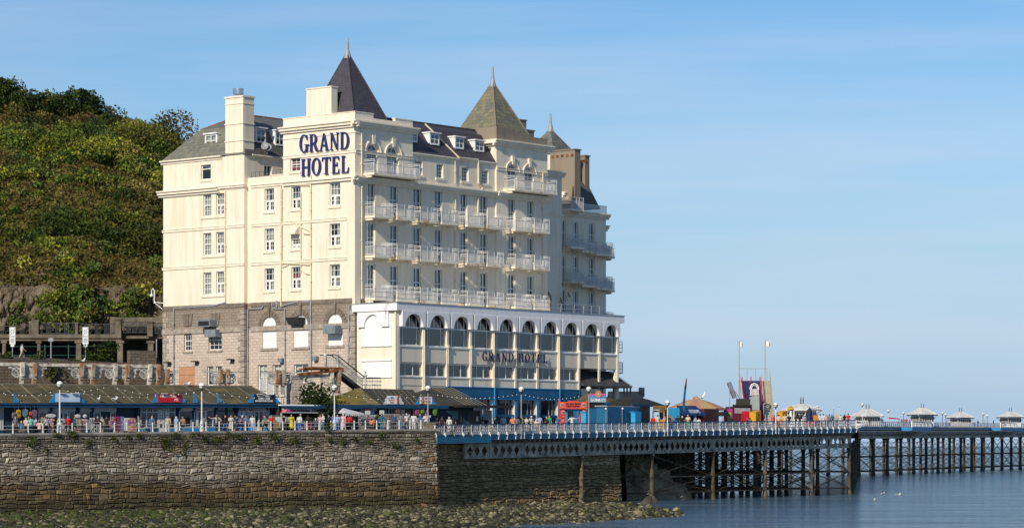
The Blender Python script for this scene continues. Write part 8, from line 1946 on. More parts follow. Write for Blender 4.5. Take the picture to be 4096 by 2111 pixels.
# feather flag
t_ = pf('feather_flag', 'tall curved red and blue feather flag beside the navy awning', 'flag'); c = Shop(t_, 4.0, PF); cl = [(.45, .05, .05), (.5, .12, .06), (.06, .07, .2), (.05, .3, .5), (.06, .35, .6), (.3, .08, .3), (.04, .3, .45), (.05, .35, .4), (.04, .25, .3)]; b_ = MB(); L_ = [(2747, 1512, .5), (2745, 1525, 4), (2743.5, 1540, 6), (2741.5, 1556, 6), (2739.5, 1574, 7), (2738, 1592, 7), (2736.5, 1608, 8), (2736, 1624, 9), (2737, 1640, 9), (2739, 1650, 6)]
for k in range(len(L_) - 1):
 (x0, y0, a), (x1, y1, b2) = L_[k], L_[k + 1]; P_ = [c.w.px(x0 - a / 2, y0), c.w.px(x0 + a / 2, y0), c.w.px(x1 + b2 / 2, y1), c.w.px(x1 - b2 / 2, y1)]; b_.prism(P_, (-.015, .015), m=c.w.m, col=cl[k])
b_.build('banner', M['letter'], t_); b_ = MB(); b_.tube([c.w.m(c.w.u(2734), ZD(c.w.u(2734)), -.03)] + [c.w.m(*c.w.px(x - a / 2, y), -.03) for x, y, a in L_[::-1]], .025, 5); b_.build('pole', M['black'], t_)
x, D = PF.ax(2889, None, 4.2); parasol(PF.w(x, 4.2, ZD(x)), 1.15, (HY - 1645) / F * D - ZD(x), [(.016, .017, .014)], 'black parasol standing on the pier in front of the fairground ride', 'parasol', drop=.55)
# ride
t_, fr_l = lf('fairground_ride', 'maroon fairground ride with a tilted silver arm and fringe of dark poles', 'ride', 2965, 7.0, .3); c = Shop(t_, 0, fr_l); bx3(c, 'back_panel', (2900, 2930, 1634, 1730), .2, 'pink', True); c.slab('green_picture', (2909, 2924, 1648, 1684), .01, .06, 'limegreen'); bx3(c, 'housing', (2932, 3008, 1625, 1730), 2.5, 'maroon', True); c.slab('glass_front', (2938, 3000, 1630, 1652), .0, .08, 'lead')
b_ = MB();
for k in range(15): px = 2944 + 3.8 * k; b_.tube([c.w.m(*c.w.px(px, 1617), .1), c.w.m(*c.w.px(px + 1, 1592 + (k % 3)), .1)], .07, 5)
c.w.box(b_, c.w.u(2936), c.w.u(3004), c.w.z(2970, 1625), c.w.z(2970, 1617), -.5, .3); b_.build('pole_fringe', M['tentdark'], t_); b_ = MB(); b_.tube([c.w.m(*c.w.px(2925, 1528), -.8), c.w.m(*c.w.px(2948, 1590), -.8)], .3, 10); b_.build('lift_arm', M['steel'], t_); b_ = MB()
for a, b2 in (((2927, 1590), (2925, 1528)), ((2930, 1540), (2964, 1590)), ((2926, 1590), (2926, 1660)), ((2944, 1560), (2962, 1588))): b_.tube([c.w.m(*c.w.px(*a), -.6), c.w.m(*c.w.px(*b2), -.6)], .05, 4)
b_.build('stay', M['lead'], t_); b_ = MB(); u0, u1, z0, z1 = c.rect(2960, 3020, 1690, 1643); zl, zh = min(z0, z1), max(z0, z1); b_.add([(u0, -2, zl), (u1 + .6, -2, zl), (u1 - .9, -.1, zh), (u0 + .2, -.1, zh), (u0, -.1, zl), (u1 + .6, -.1, zl)], [(0, 1, 2, 3), (0, 3, 4), (1, 5, 2)]); b_.build('red_canopy', M['bright_red'], t_); b_ = MB()
for k in range(5): b_.ball(c.w.m(c.w.u(2884 + 22 * k), ZD(62) + .55, 1.0), (.5, .4, .55), 8, 6)
b_.build('covered_seat', M['tentdark'], t_)
# slide
t_, SL = lf('fun_slide', 'tall fairground slide with blue lanes, red dividers, wooden steps and two flagpoles', 'slide', 3020, 8.5, .16); T0, T1 = Wl('R', 3, SL), Wl('R', -3, SL); wz = lambda px, py: T0.z(px, py)
zt = T0.z(3020, 1522); zb = ZD(68) + .35; lanes = MB(); div = [MB(), MB(), MB()]; tw = [T0.u(p) for p in (2968, 3004, 3040)]; bw = [T1.u(p) for p in (2985, 3018, 3056)]; n = 14
def pr(t): return 3 - 6.0 * t, zt + (zb - zt) * (t + .06 * math.sin(t * 9.4))
for k in range(n):
 (y0, a), (y1, b2) = pr(k / n), pr((k + 1) / n)
 L0, R0 = tw[0] + (bw[0] - tw[0]) * k / n, tw[2] + (bw[2] - tw[2]) * k / n; L1, R1 = tw[0] + (bw[0] - tw[0]) * (k + 1) / n, tw[2] + (bw[2] - tw[2]) * (k + 1) / n; lanes.quad((L0, y0, a), (R0, y0, a), (R1, y1, b2), (L1, y1, b2))
 for j in range(3): p, q = tw[j] + (bw[j] - tw[j]) * k / n, tw[j] + (bw[j] - tw[j]) * (k + 1) / n; div[j].add([(p - .07, y0, a), (p + .07, y0, a), (q + .07, y1, b2), (q - .07, y1, b2), (p - .07, y0, a + .5), (p + .07, y0, a + .5), (q + .07, y1, b2 + .5), (q - .07, y1, b2 + .5)], [(4, 5, 6, 7), (0, 1, 5, 4), (1, 2, 6, 5), (3, 0, 4, 7), (2, 3, 7, 6)])
lanes.build('slide_lane', M['slideblue'], t_); [q.build('lane_divider', M['bright_red'], t_) for q in div]; s0, s1 = T0.u(3046), T0.u(3080); e0, e1 = T1.u(3066), T1.u(3100); b_ = MB(); n = 17
for k in range(n): f = k / n; y = 3 - 5.4 * f; z = zt - .05 + (zb - .3 - zt) * f; l, r_ = s0 + (e0 - s0) * f, s1 + (e1 - s1) * f; b_.box(l, r_, y - .38, y, z - .06, z); b_.box(l, r_, y - .37, y - .34, z - .34, z - .061)
b_.build('steps', M['stairwood'], t_); b_ = MB(); b_.box(tw[0] - .1, s1 + .1, 3.02, 4.5, zt - .15, zt)
for x in (tw[0], T0.u(3000), T0.u(3035), T0.u(3072), s1): b_.tube([(x, 4.5, zt), (x, 4.5, wz(3020, 1472))], .05, 4)
b_.tube([(tw[0], 4.5, wz(3020, 1472)), (s1, 4.5, wz(3020, 1472))], .045, 4)
for sx, ex, h in ((s0, e0, .9), (s1, e1, 1.6), (tw[0] - .25, bw[0] - .3, .9)):
 for hh in (h, h * .5): b_.tube([(sx, 3, zt + hh), (ex, -2.5, zb + hh)], .05, 4)
 for k in range(7): f = k / 6; x = sx + (ex - sx) * f; y = 3 - 5.5 * f; z = zt + (zb - zt) * f; b_.tube([(x, y, z + h), (x, y, ZD(60) if k % 2 == 0 else z)], .05, 4)
b_.build('steel_frame', M['panelgrey'], t_); b_ = MB(); bp = Wl('R', -3.4, SL); P_ = [bp.px(*q) for q in ((2998, 1588), (3037, 1574), (3038, 1650), (2998, 1650))]; b_.prism(P_, (-.06, 0), m=bp.m); b_.build('front_panel', M['panelgrey'], t_)
b_ = MB(); ux, uy = bp.px(3017, 1556); arcp = [(ux + .55 * math.cos(a), uy + .55 * math.sin(a) * 1.3) for a in [math.pi * k / 10 for k in range(11)]]
for k in range(10): b_.tube([bp.m(*arcp[k], .05), bp.m(*arcp[k + 1], .05)], .09, 5); b_.tube([bp.m(ux + (arcp[k][0] - ux) * .7, uy + (arcp[k][1] - uy) * .7, .05), bp.m(ux + (arcp[k + 1][0] - ux) * .7, uy + (arcp[k + 1][1] - uy) * .7, .05)], .05, 5)
for k in range(7): x = ux - .5 + k / 6; b_.tube([bp.m(x, uy - .75, .05), bp.m(x, uy + .05, .05)], .06, 4)
b_.tube([bp.m(ux - .6, uy - .75, .05), bp.m(ux + .6, uy - .6, .05)], .06, 4); b_.build('arch_emblem', M['white'], t_)
b_ = MB();
for px, py in ((2967, 1362), (3071, 1356)): x = T0.u(px); b_.tube([(x, 4.4, zt - 2), (x, 4.4, wz(px, py))], [.07, .05], 6)
b_.build('flagpole', M['stairwood'], t_); b_ = MB()
for px, py, dx in ((2967, 1362, 12), (3071, 1360, 18)):
 x = T0.u(px); z = wz(px, py); n = 6
 for k in range(n): f, g = k / n, (k + 1) / n; w_ = dx / F * 345 * 1.2; b_.quad((x + w_ * f, 4.4 + .12 * math.sin(f * 7), z - .25 * f), (x + w_ * g, 4.4 + .12 * math.sin(g * 7), z - .25 * g), (x + w_ * g, 4.4 + .12 * math.sin(g * 7), z - .6 - .2 * g), (x + w_ * f, 4.4 + .12 * math.sin(f * 7), z - .65 - .1 * f))
b_.build('flag', M['white'], t_)
# token booths, statue, stall with curtains
for px0, px1, off, lab, tx_ in ((3023, 3044, 4.0, 'tall yellow token booth lettered downwards at the foot of the slide', True), (3130, 3148, 13, 'yellow booth left of the golden statue', False)):
 fr = PF; t_ = pf('token_booth', lab, 'booth'); t_['group'] = 'yellow booths near the slide'; c = Shop(t_, off, PF); u0, u1, z0, z1 = c.rect(px0, px1, 1690, 1648); zl, zh = min(z0, z1), max(z0, z1); b_ = MB(); b_.prism([(u0, ZD(u0)), (u1, ZD(u1)), (u1, zh + .25), (u0, zh)], (-.9, 0), m=c.w.m); b_.build('cabinet', M['amber'], t_); b_ = MB(); c.w.box(b_, u1 + .0, u1 + .25, ZD(u1), zh + .2, -.85, -.1); b_.build('side', M['tan_board'], t_)
 if tx_:
  b_ = MB()
  for k, ch_ in enumerate('TOKENS'): h = (zh - ZD(u0)) * .9 / 6; z = zh - .15 - h * (k + 1); put_text(b_, ch_, c.w.m, u0 + .22, u1 - .22, z, z + h * .75, .01, (.35, .04, .02), .015)
  b_.build('lettering', M['letter'], t_)
def nk(name, label, cat, px, D, rz=.2): p = W(px, HY, D); return thing(name, label, cat, (p.x, p.y, zn((Vector((p.x, p.y)) - NK.o).dot(NK.ex)) - .95), rz)
t_ = nk('curtained_stall', 'white framed stall with yellow curtains and red table in front of the zinc kiosk', 'stall', 3225, 395); b_ = MB(); zt = (HY - 1635) / F * 395 - t_.location.z
for x in (-1.9, .4): b_.box(x - .06, x + .06, -.1, .1, 0, zt)
b_.box(-2, .5, -.6, 1.2, zt - .15, zt); b_.build('frame', M['white'], t_); b_ = MB()
for k in range(16): x = .7 + .085 * k; b_.box(x, x + .08, .3 + .05 * (k % 2), .36 + .05 * (k % 2), .9, zt - .9, col=(.45, .06, .02) if k < 6 else (.5, .30, .06))
for k in range(10): x = -1.7 + .2 * k; b_.box(x, x + .18, 1.0, 1.1, 1.1, 1.1 + random.uniform(.4, .8), col=(.2, .08, .07))
b_.build('curtain', M['letter'], t_); b_ = MB(); b_.add([(.0, -.6, .85), (2.3, -.6, .85), (2.3, .3, .85), (0, .3, .85), (-.1, -.7, 0), (2.4, -.7, 0), (2.4, .4, 0), (-.1, .4, 0)], [(0, 1, 2, 3), (0, 1, 5, 4), (1, 2, 6, 5), (2, 3, 7, 6), (3, 0, 4, 7)]); b_.build('table_cover', M['bright_red'], t_)
p = W(3238, HY, 392); parasol((p.x, p.y, zn(40) - .95), .55, (HY - 1636) / F * 392 - zn(40) + 1.2, [(.01, .02, .07)], 'folded navy parasol at the curtained stall', 'folded_parasol', drop=2.0)
t_ = nk('golden_statue', 'white carved figure topped with a big golden crown', 'statue', 3163, 385); zt = (HY - 1619) / F * 385 - t_.location.z; b_ = MB(); b_.lathe([(.35, 0), (.42, .5), (.25, 1.0), (.32, 1.3), (.14, zt - .95), (.2, zt - .8)], n=10); b_.build('body', M['white'], t_, smooth=True); b_ = MB(); b_.lathe([(.25, zt - .8), (.5, zt - .62), (.42, zt - .45), (.28, zt - .4), (.34, zt - .3), (.1, zt - .12), (.02, zt)], n=10); b_.build('crown', M['gold'], t_)
p = W(3575, HY, 640); t_ = thing('sun_canopy', 'small red canopy on the far pier between the first two kiosks', 'canopy', (p.x, p.y, zfp(60) - 1.15)); b_ = MB(); b_.add([(-1.4, -1, 2.2), (1.4, -1, 2.0), (1.4, 1, 2.3), (-1.4, 1, 2.6)], [(0, 1, 2, 3)]); b_.build('canvas', M['bright_red'], t_); b_ = MB()
for x in (-1.3, 1.3): b_.tube([(x, -.9, 0), (x, -.9, 2.1)], .05, 4); b_.tube([(x, .9, 0), (x, .9, 2.4)], .05, 4)
b_.build('pole', M['lead'], t_)
for k, (px, D, lab) in enumerate(((2035, 0, 0),)): pass
t_ = pf('barrier_board', 'orange barrier board standing behind the pier railing near the wall', 'board'); c = Shop(t_, 1.2, PF); bx3(c, 'board', (1828, 1840, 1697, 1726), .05, 'orangered')
# ================================================================ PEOPLE AND GULLS
def remeshed(mb, vox, dec=.25):
 me = bpy.data.meshes.new('tmp'); me.from_pydata(mb.v, [], mb.f); ob = bpy.data.objects.new('tmp', me); COL.objects.link(ob)
 r = ob.modifiers.new('r', 'REMESH'); r.mode = 'VOXEL'; r.voxel_size = vox
 s = ob.modifiers.new('s', 'SMOOTH'); s.iterations = 2; d = ob.modifiers.new('d', 'DECIMATE'); d.ratio = dec
 dg = bpy.context.evaluated_depsgraph_get(); dg.update(); out = bpy.data.meshes.new_from_object(ob.evaluated_get(dg)); bpy.data.objects.remove(ob); bpy.data.meshes.remove(me)
 out.polygons.foreach_set('use_smooth', [True] * len(out.polygons)); out.materials.clear(); out.materials.append(M['white']); return out
V3 = Vector
def pose(kind):
 P = dict(hip=V3((0, 0, .92)), kn=[], an=[], sh=[], el=[], wr=[]); t = V3((0, 0, 0)); dz = 0
 for s in (-1, 1):
  kn, an, el, wr = V3((s * .10, -.01, .50)), V3((s * .11, .02, .08)), V3((s * .245, .03, 1.15)), V3((s * .26, -.05, .90))
  if kind == 'walk': kn = V3((s * .10, -.16 * s - .03, .51)); an = V3((s * .10, -.26 * s + .05, .09 + (.05 if s < 0 else 0))); el = V3((s * .24, .10 * s + .02, 1.16)); wr = V3((s * .23, .18 * s - .10, .95))
  if kind == 'hold': el = V3((s * .25, .02, 1.15)); wr = V3((s * .10, -.25, 1.14))
  if kind == 'out': el, wr = (V3((-.44, -.04, 1.33)), V3((-.68, -.12, 1.44))) if s < 0 else (V3((.44, .04, 1.16)), V3((.19, .0, 1.03)))
  if kind == 'sit': kn, an, el, wr = V3((s * .12, -.42, .50)), V3((s * .12, -.42, .08)), V3((s * .25, -.05, .76)), V3((s * .13, -.28, .66))
  P['kn'].append(kn); P['an'].append(an); P['el'].append(el); P['wr'].append(wr)
 if kind == 'sit': dz = -.42; P['hip'] = V3((0, .0, .50))
 P['dz'] = dz; P['sh'] = [V3((s * .185, 0, 1.40 + dz)) for s in (-1, 1)]; P['hd'] = V3((0, -.02, 1.60 + dz)); return P
def torso(b, P, g=0.0, lo=True):
 z = P['dz']; b.ball((0, 0, 1.28 + z), (.165 + g, .105 + g, .19 + g), 14, 10); b.ball((0, 0, 1.08 + z), (.145 + g, .10 + g, .19 + g), 14, 10); b.ball((0, .01, .94 + z), (.165 + g, .115 + g, .13 + g), 14, 10)
 b.tube([P['sh'][0], P['sh'][1]], .062 + g, 10); [b.ball(s, .068 + g, 10, 8) for s in P['sh']]
def body_mesh(P):
 b = MB(); torso(b, P); h = P['hd']
 b.tube([h - V3((0, -.02, .22)), h - V3((0, -.01, .06))], [.058, .052], 10); b.ball(h, (.076, .094, .115), 14, 12); b.ball(h + V3((0, -.03, -.07)), (.055, .062, .055), 10, 8); b.ball(h + V3((0, -.098, -.012)), (.014, .022, .026), 8, 6)
 for s in (-1, 1): b.ball(h + V3((s * .076, .005, -.01)), (.012, .022, .034), 8, 6); b.ball(h + V3((s * .03, -.086, .022)), (.014, .01, .008), 6, 5)
 b.ball(h + V3((0, -.088, -.062)), (.026, .010, .008), 8, 5)
 for i, s in enumerate((-1, 1)):
  hp = P['hip'] + V3((s * .09, 0, 0)); b.tube([hp, P['kn'][i]], [.085, .056], 10); b.ball(P['kn'][i], .056, 8, 6); b.tube([P['kn'][i], P['kn'][i].lerp(P['an'][i], .35), P['an'][i]], [.054, .056, .036], 10); a = P['an'][i]; b.ball(a + V3((s * .01, -.06, -.035)), (.042, .125, .042), 10, 8)
  b.tube([P['sh'][i], P['el'][i]], [.052, .040], 10); b.ball(P['el'][i], .041, 8, 6); b.tube([P['el'][i], P['wr'][i]], [.040, .028], 10)
  w = P['wr'][i]; d = (w - P['el'][i]).normalized(); sd = d.cross(V3((0, 1, .3))).normalized(); q = w + d * .05; b.tube([w, w + d * .045, w + d * .09], [.026, .036, .034], 8); nrm = d.cross(sd)
  for k, ln in enumerate((.062, .072, .068, .052)): o = w + d * .085 + sd * (-.030 + .020 * k); b.tube([o, o + d * ln * .55 + nrm * .006, o + d * ln + nrm * .022], [.0095, .009, .007], 6)
  b.tube([w + d * .03 - sd * .03, w + d * .06 - sd * .055 + nrm * .01, w + d * .085 - sd * .058 + nrm * .025], [.012, .011, .008], 6)
 return remeshed(b, .0085, .22)
def top_mesh(P, long_):
 b = MB(); torso(b, P, .014)
 for i in (0, 1):
  e = P['sh'][i].lerp(P['el'][i], .75); b.tube([P['sh'][i], e if not long_ else P['el'][i]], [.070, .060 if not long_ else .056], 10)
  if long_: b.ball(P['el'][i], .056, 8, 6); b.tube([P['el'][i], P['el'][i].lerp(P['wr'][i], .92)], [.055, .042], 10)
 return remeshed(b, .015, .35)
def bottom_mesh(P, kind):
 b = MB(); z = P['dz'] if P['dz'] else 0; b.ball((0, .01, .92 + z), (.178, .128, .13), 14, 10)
 if kind == 'skirt':
  b.lathe([(.17, .98 + z), (.20, .86 + z), (.26, .52), (.29, .34)], n=16); return remeshed(b, .02, .5)
 for i, s in enumerate((-1, 1)):
  hp = P['hip'] + V3((s * .09, 0, 0)); b.tube([hp, P['kn'][i]], [.10, .076], 10); b.ball(P['kn'][i], .074, 8, 6)
  if kind == 'trousers': b.tube([P['kn'][i], P['an'][i]], [.074, .062], 10)
 return remeshed(b, .016, .35)
def hair_mesh(P, kind):
 b = MB(); h = P['hd']
 if kind == 'hat': b.lathe([(.15, .035), (.15, .05), (.092, .055), (.088, .125), (.06, .145)], h, 14); b.ball(h + V3((0, .025, .0)), (.082, .088, .10), 12, 8)
 elif kind == 'cap': b.ball(h + V3((0, .0, .045)), (.084, .102, .082), 12, 8); b.prism([(-.06, -.08), (.06, -.08), (.05, -.17), (-.05, -.17)], (.045, .06), m=lambda u, z, d: (h.x + u, h.y + z, h.z + d))
 elif kind == 'bald': b.ball(h + V3((0, .045, -.02)), (.079, .058, .05), 12, 8)
 else:
  b.ball(h + V3((0, .018, .026)), (.085, .098, .104), 14, 10)
  if kind == 'long': b.ball(h + V3((0, .055, -.10)), (.088, .055, .16), 12, 10)
  if kind == 'bob': b.ball(h + V3((0, .03, -.04)), (.098, .085, .09), 12, 10)
 return remeshed(b, .012, .5)
_pm = {}
def pmesh(*k):
 if k not in _pm:
  P = pose(k[1]); _pm[k] = body_mesh(P) if k[0] == 'body' else top_mesh(P, k[2]) if k[0] == 'top' else bottom_mesh(P, k[2]) if k[0] == 'bot' else hair_mesh(P, k[2])
 return _pm[k]
PC = dict(w=(.56, .56, .55), c=(.62, .54, .42), k=(.018, .018, .02), g=(.16, .16, .17), r=(.55, .015, .02), t=(.02, .13, .20), m=(.13, .48, .36), p=(.62, .38, .38), l=(.45, .36, .52), b=(.06, .14, .34), s=(.26, .38, .60), y=(.55, .46, .02), o=(.75, .20, .10), n=(.015, .02, .06), e=(.20, .20, .12), d=(.05, .08, .14), v=(.05, .45, .13), h=(.30, .20, .12), x=(.42, .36, .27),
 blond=(.50, .38, .20), white=(.62, .60, .56), grey=(.28, .27, .26), brown=(.07, .04, .022), dark=(.014, .011, .010), ginger=(.28, .09, .03), skin=(.52, .30, .21), tan=(.36, .19, .12), deep=(.12, .06, .035))
_mc = {}
def pmat(c):
 if c not in _mc: _mc[c] = paint('cloth_' + c if len(c) == 1 else c + '_tone', PC[c], .12, .85, 9)
 return _mc[c]
def person(fr, zf, px, off, spec, label):
 """spec: pose height facing top(colour + l/s) bottom(colour + t/h/s) hair(kind) haircolour [skin]"""
 f = spec.split(); ps, h, rz = f[0], float(f[1]) / 1.72, R(float(f[2])); top, bot, hk, hc = f[3:7]; sk = f[7] if len(f) > 7 else 'skin'
 u, D = fr.ax(px, None, off); p = fr.w(u, off, zf(u)); t_ = thing('person', label, 'person', p, rz, 'people on the promenade' if fr is PR else 'people on the pier'); wd_ = random.uniform(.98, 1.16); t_.scale = (h * wd_, h * wd_, h)
 for nme, me, c in (('body', pmesh('body', ps), sk), ('shirt', pmesh('top', ps, top[1] == 'l'), top[0]), ('skirt' if bot[1] == 's' else 'trousers', pmesh('bot', ps, dict(t='trousers', h='shorts', s='skirt')[bot[1]]), bot[0]), ('hat' if hk in ('hat', 'cap') else 'hair', pmesh('hair', ps, hk), hc)):
  o = bpy.data.objects.new(nme, me); COL.objects.link(o); o.parent = t_; o.material_slots[0].link = 'OBJECT'; o.material_slots[0].material = pmat(c)
 return t_
zpr = lambda u: ZP(u) - PDROP
PROM = '''86 1.6 sit 1.7 20 tl dt short white|white haired person in a teal jacket bending low at the left of the railing
104 2.4 hold 1.58 150 ps kt bob blond|person with blond bob and pink top beside the one in mint green
123 2.0 stand 1.66 200 ms nt short brown|person in a mint green t-shirt with back turned near the left railing
143 2.6 hold 1.62 120 ls kt short brown|person in a lilac top between the mint shirt and the white shirt
158 1.4 sit 1.75 170 ps kt bob dark|dark haired person in a pale pink blouse sitting low at the railing
178 3.2 stand 1.78 160 gs kt short brown|taller brown haired person behind the one in white by the pink rack
187 2.0 hold 1.64 240 ws kt bob brown|person in a white t-shirt left of the pink card rack
218 2.2 hold 1.5 250 ks kt short dark|dark clothed person between the pink rack and the lamp post
272 2.4 walk 1.68 200 rl kt short grey|grey haired person in a bright red jumper right of the first lamp post
391 2.6 hold 1.64 330 ks gt cap white|person in black wearing a white cap beside the black and white spinner
426 2.2 stand 1.70 190 ks kt short dark|person in a black t-shirt with back turned beneath the shop doorway
672 2.0 stand 1.64 185 xl xt short ginger|ginger haired person in a beige patterned top at the white shop window
705 2.0 hold 1.58 140 ss wt bob white|white haired person in a pale blue top holding a bag
731 2.4 stand 1.56 180 hl ht bob blond|person with blond bob in a brown jacket seen from behind
868 1.8 out 1.72 340 xs kt short grey|person in a striped top with an arm on the railing by the second lamp post
924 2.0 hold 1.68 20 cs xs bob brown|person in a cream top and beige skirt facing the sea under the poster window
940 3.0 stand 1.66 10 st kt short dark|dark haired person standing behind the one in the beige skirt
948 1.7 walk 1.58 110 ns ns short brown|person in a dark spotted dress leaning towards a child
969 2.2 hold 1.62 90 rs bt hat white|person with a white hat and red shoulders left of the shop door
1010 1.8 stand 1.64 350 ws st long dark|long dark haired person in a white blouse before the last shop doors
1135 2.0 walk 1.66 60 kl kt short dark|dark haired person in black walking beside the pale jackets
1166 2.4 stand 1.70 200 ys ys bald deep|person in a long yellow dress under the rainbow umbrella
1198 2.0 stand 1.66 170 wl bt short ginger|ginger haired person in a white shirt with back turned at the knitwear stall
1263 1.5 sit 1.72 185 dl gt short white|white haired seated person in a dark grey waistcoat at the railing
1281 2.2 stand 1.66 10 ps xt short ginger|person in pale pink partly hidden behind the one in the white shirt
1293 1.7 hold 1.78 290 wl bt short brown|tall person in a white shirt leaning on the railing below the knitwear sign
1315 2.4 hold 1.60 160 kl kt bob grey|grey haired person in black between the white shirt and the third lamp post
1350 2.2 stand 1.68 190 ss bt bald skin|bald person in a blue shirt just right of the third lamp post
1373 2.0 stand 1.72 170 pl ps hat white|person in a pink and white robe with a white hat beside the canopy
1421 1.9 hold 1.72 260 kl kt bald skin|bald person in black reading a leaflet beneath the cream canopy
1486 1.6 stand 1.22 170 oh kt long dark|child with a dark ponytail in a coral vest at the silver boards
1507 2.6 walk 1.66 250 kl kt bob brown|person in dark clothes reaching to the silver display boards
1527 1.7 stand 1.70 15 tl tt cap dark|broad person in a teal sweatshirt and dark cap facing the sea
1551 1.9 stand 1.25 180 ps wt bob ginger|child in a pink flowered top beside the teal sweatshirt
1627 2.0 walk 1.72 200 ws nt cap white|person in a white cap leaning over a pushchair at the gift shop
1655 1.8 stand 1.70 180 wl wt bob brown|person in a white shirt with back turned at the right end of the railing
1703 2.4 stand 1.66 180 ws gt bob grey|grey haired person in white behind the square stone block'''
PROM += '''
62 3.6 stand 1.68 30 gs kt short grey|grey haired person in a grey top inside the open bag stall
116 3.6 hold 1.72 330 kl kt short dark|dark dressed person behind the mint shirt browsing the hanging bags
168 3.8 stand 1.66 20 es gt bob ginger|ginger haired person in dark green near the pink card rack
298 3.6 walk 1.70 90 dl kt short brown|person in a dark jacket walking between the red jumper and the tan rack
408 3.4 stand 1.62 180 xs xt bob grey|grey haired person in beige between the white cap and black t-shirt
556 3.0 walk 1.72 260 hl gt short dark|person in a brown jacket walking below the triple white window
608 3.6 stand 1.64 200 bs bt long blond|long blond haired person in a blue top at the dark blue trough
815 3.8 hold 1.66 190 gl kt bob brown|person in grey facing the shop door behind the second lamp post
900 3.2 walk 1.68 80 kl bt short ginger|person in a black top just right of the striped top
985 3.0 stand 1.60 160 bs kt short grey|person in a blue top right of the white hat
1060 2.8 walk 1.70 280 es kt cap dark|person with a dark cap walking before the last shop window
1086 3.4 stand 1.64 200 rs kt short grey|person in red at the right end of the long shop row
1232 3.0 hold 1.66 170 kl kt bob dark|person in black browsing the low rail of red clothes
1332 3.4 hold 1.68 200 bs gt short brown|person in a dark blue top directly left of the third lamp post
1398 3.0 stand 1.62 160 rl kt bob brown|person in red shaded under the cream canopy
1578 3.4 stand 1.66 190 dl kt short grey|person in a dark jacket studying the postcard display
1604 3.0 hold 1.70 170 gs bt short dark|person in grey behind the pushchair at the postcard display
1680 3.2 walk 1.66 90 bl kt bob grey|person in blue between the white shirt and the square stone block'''
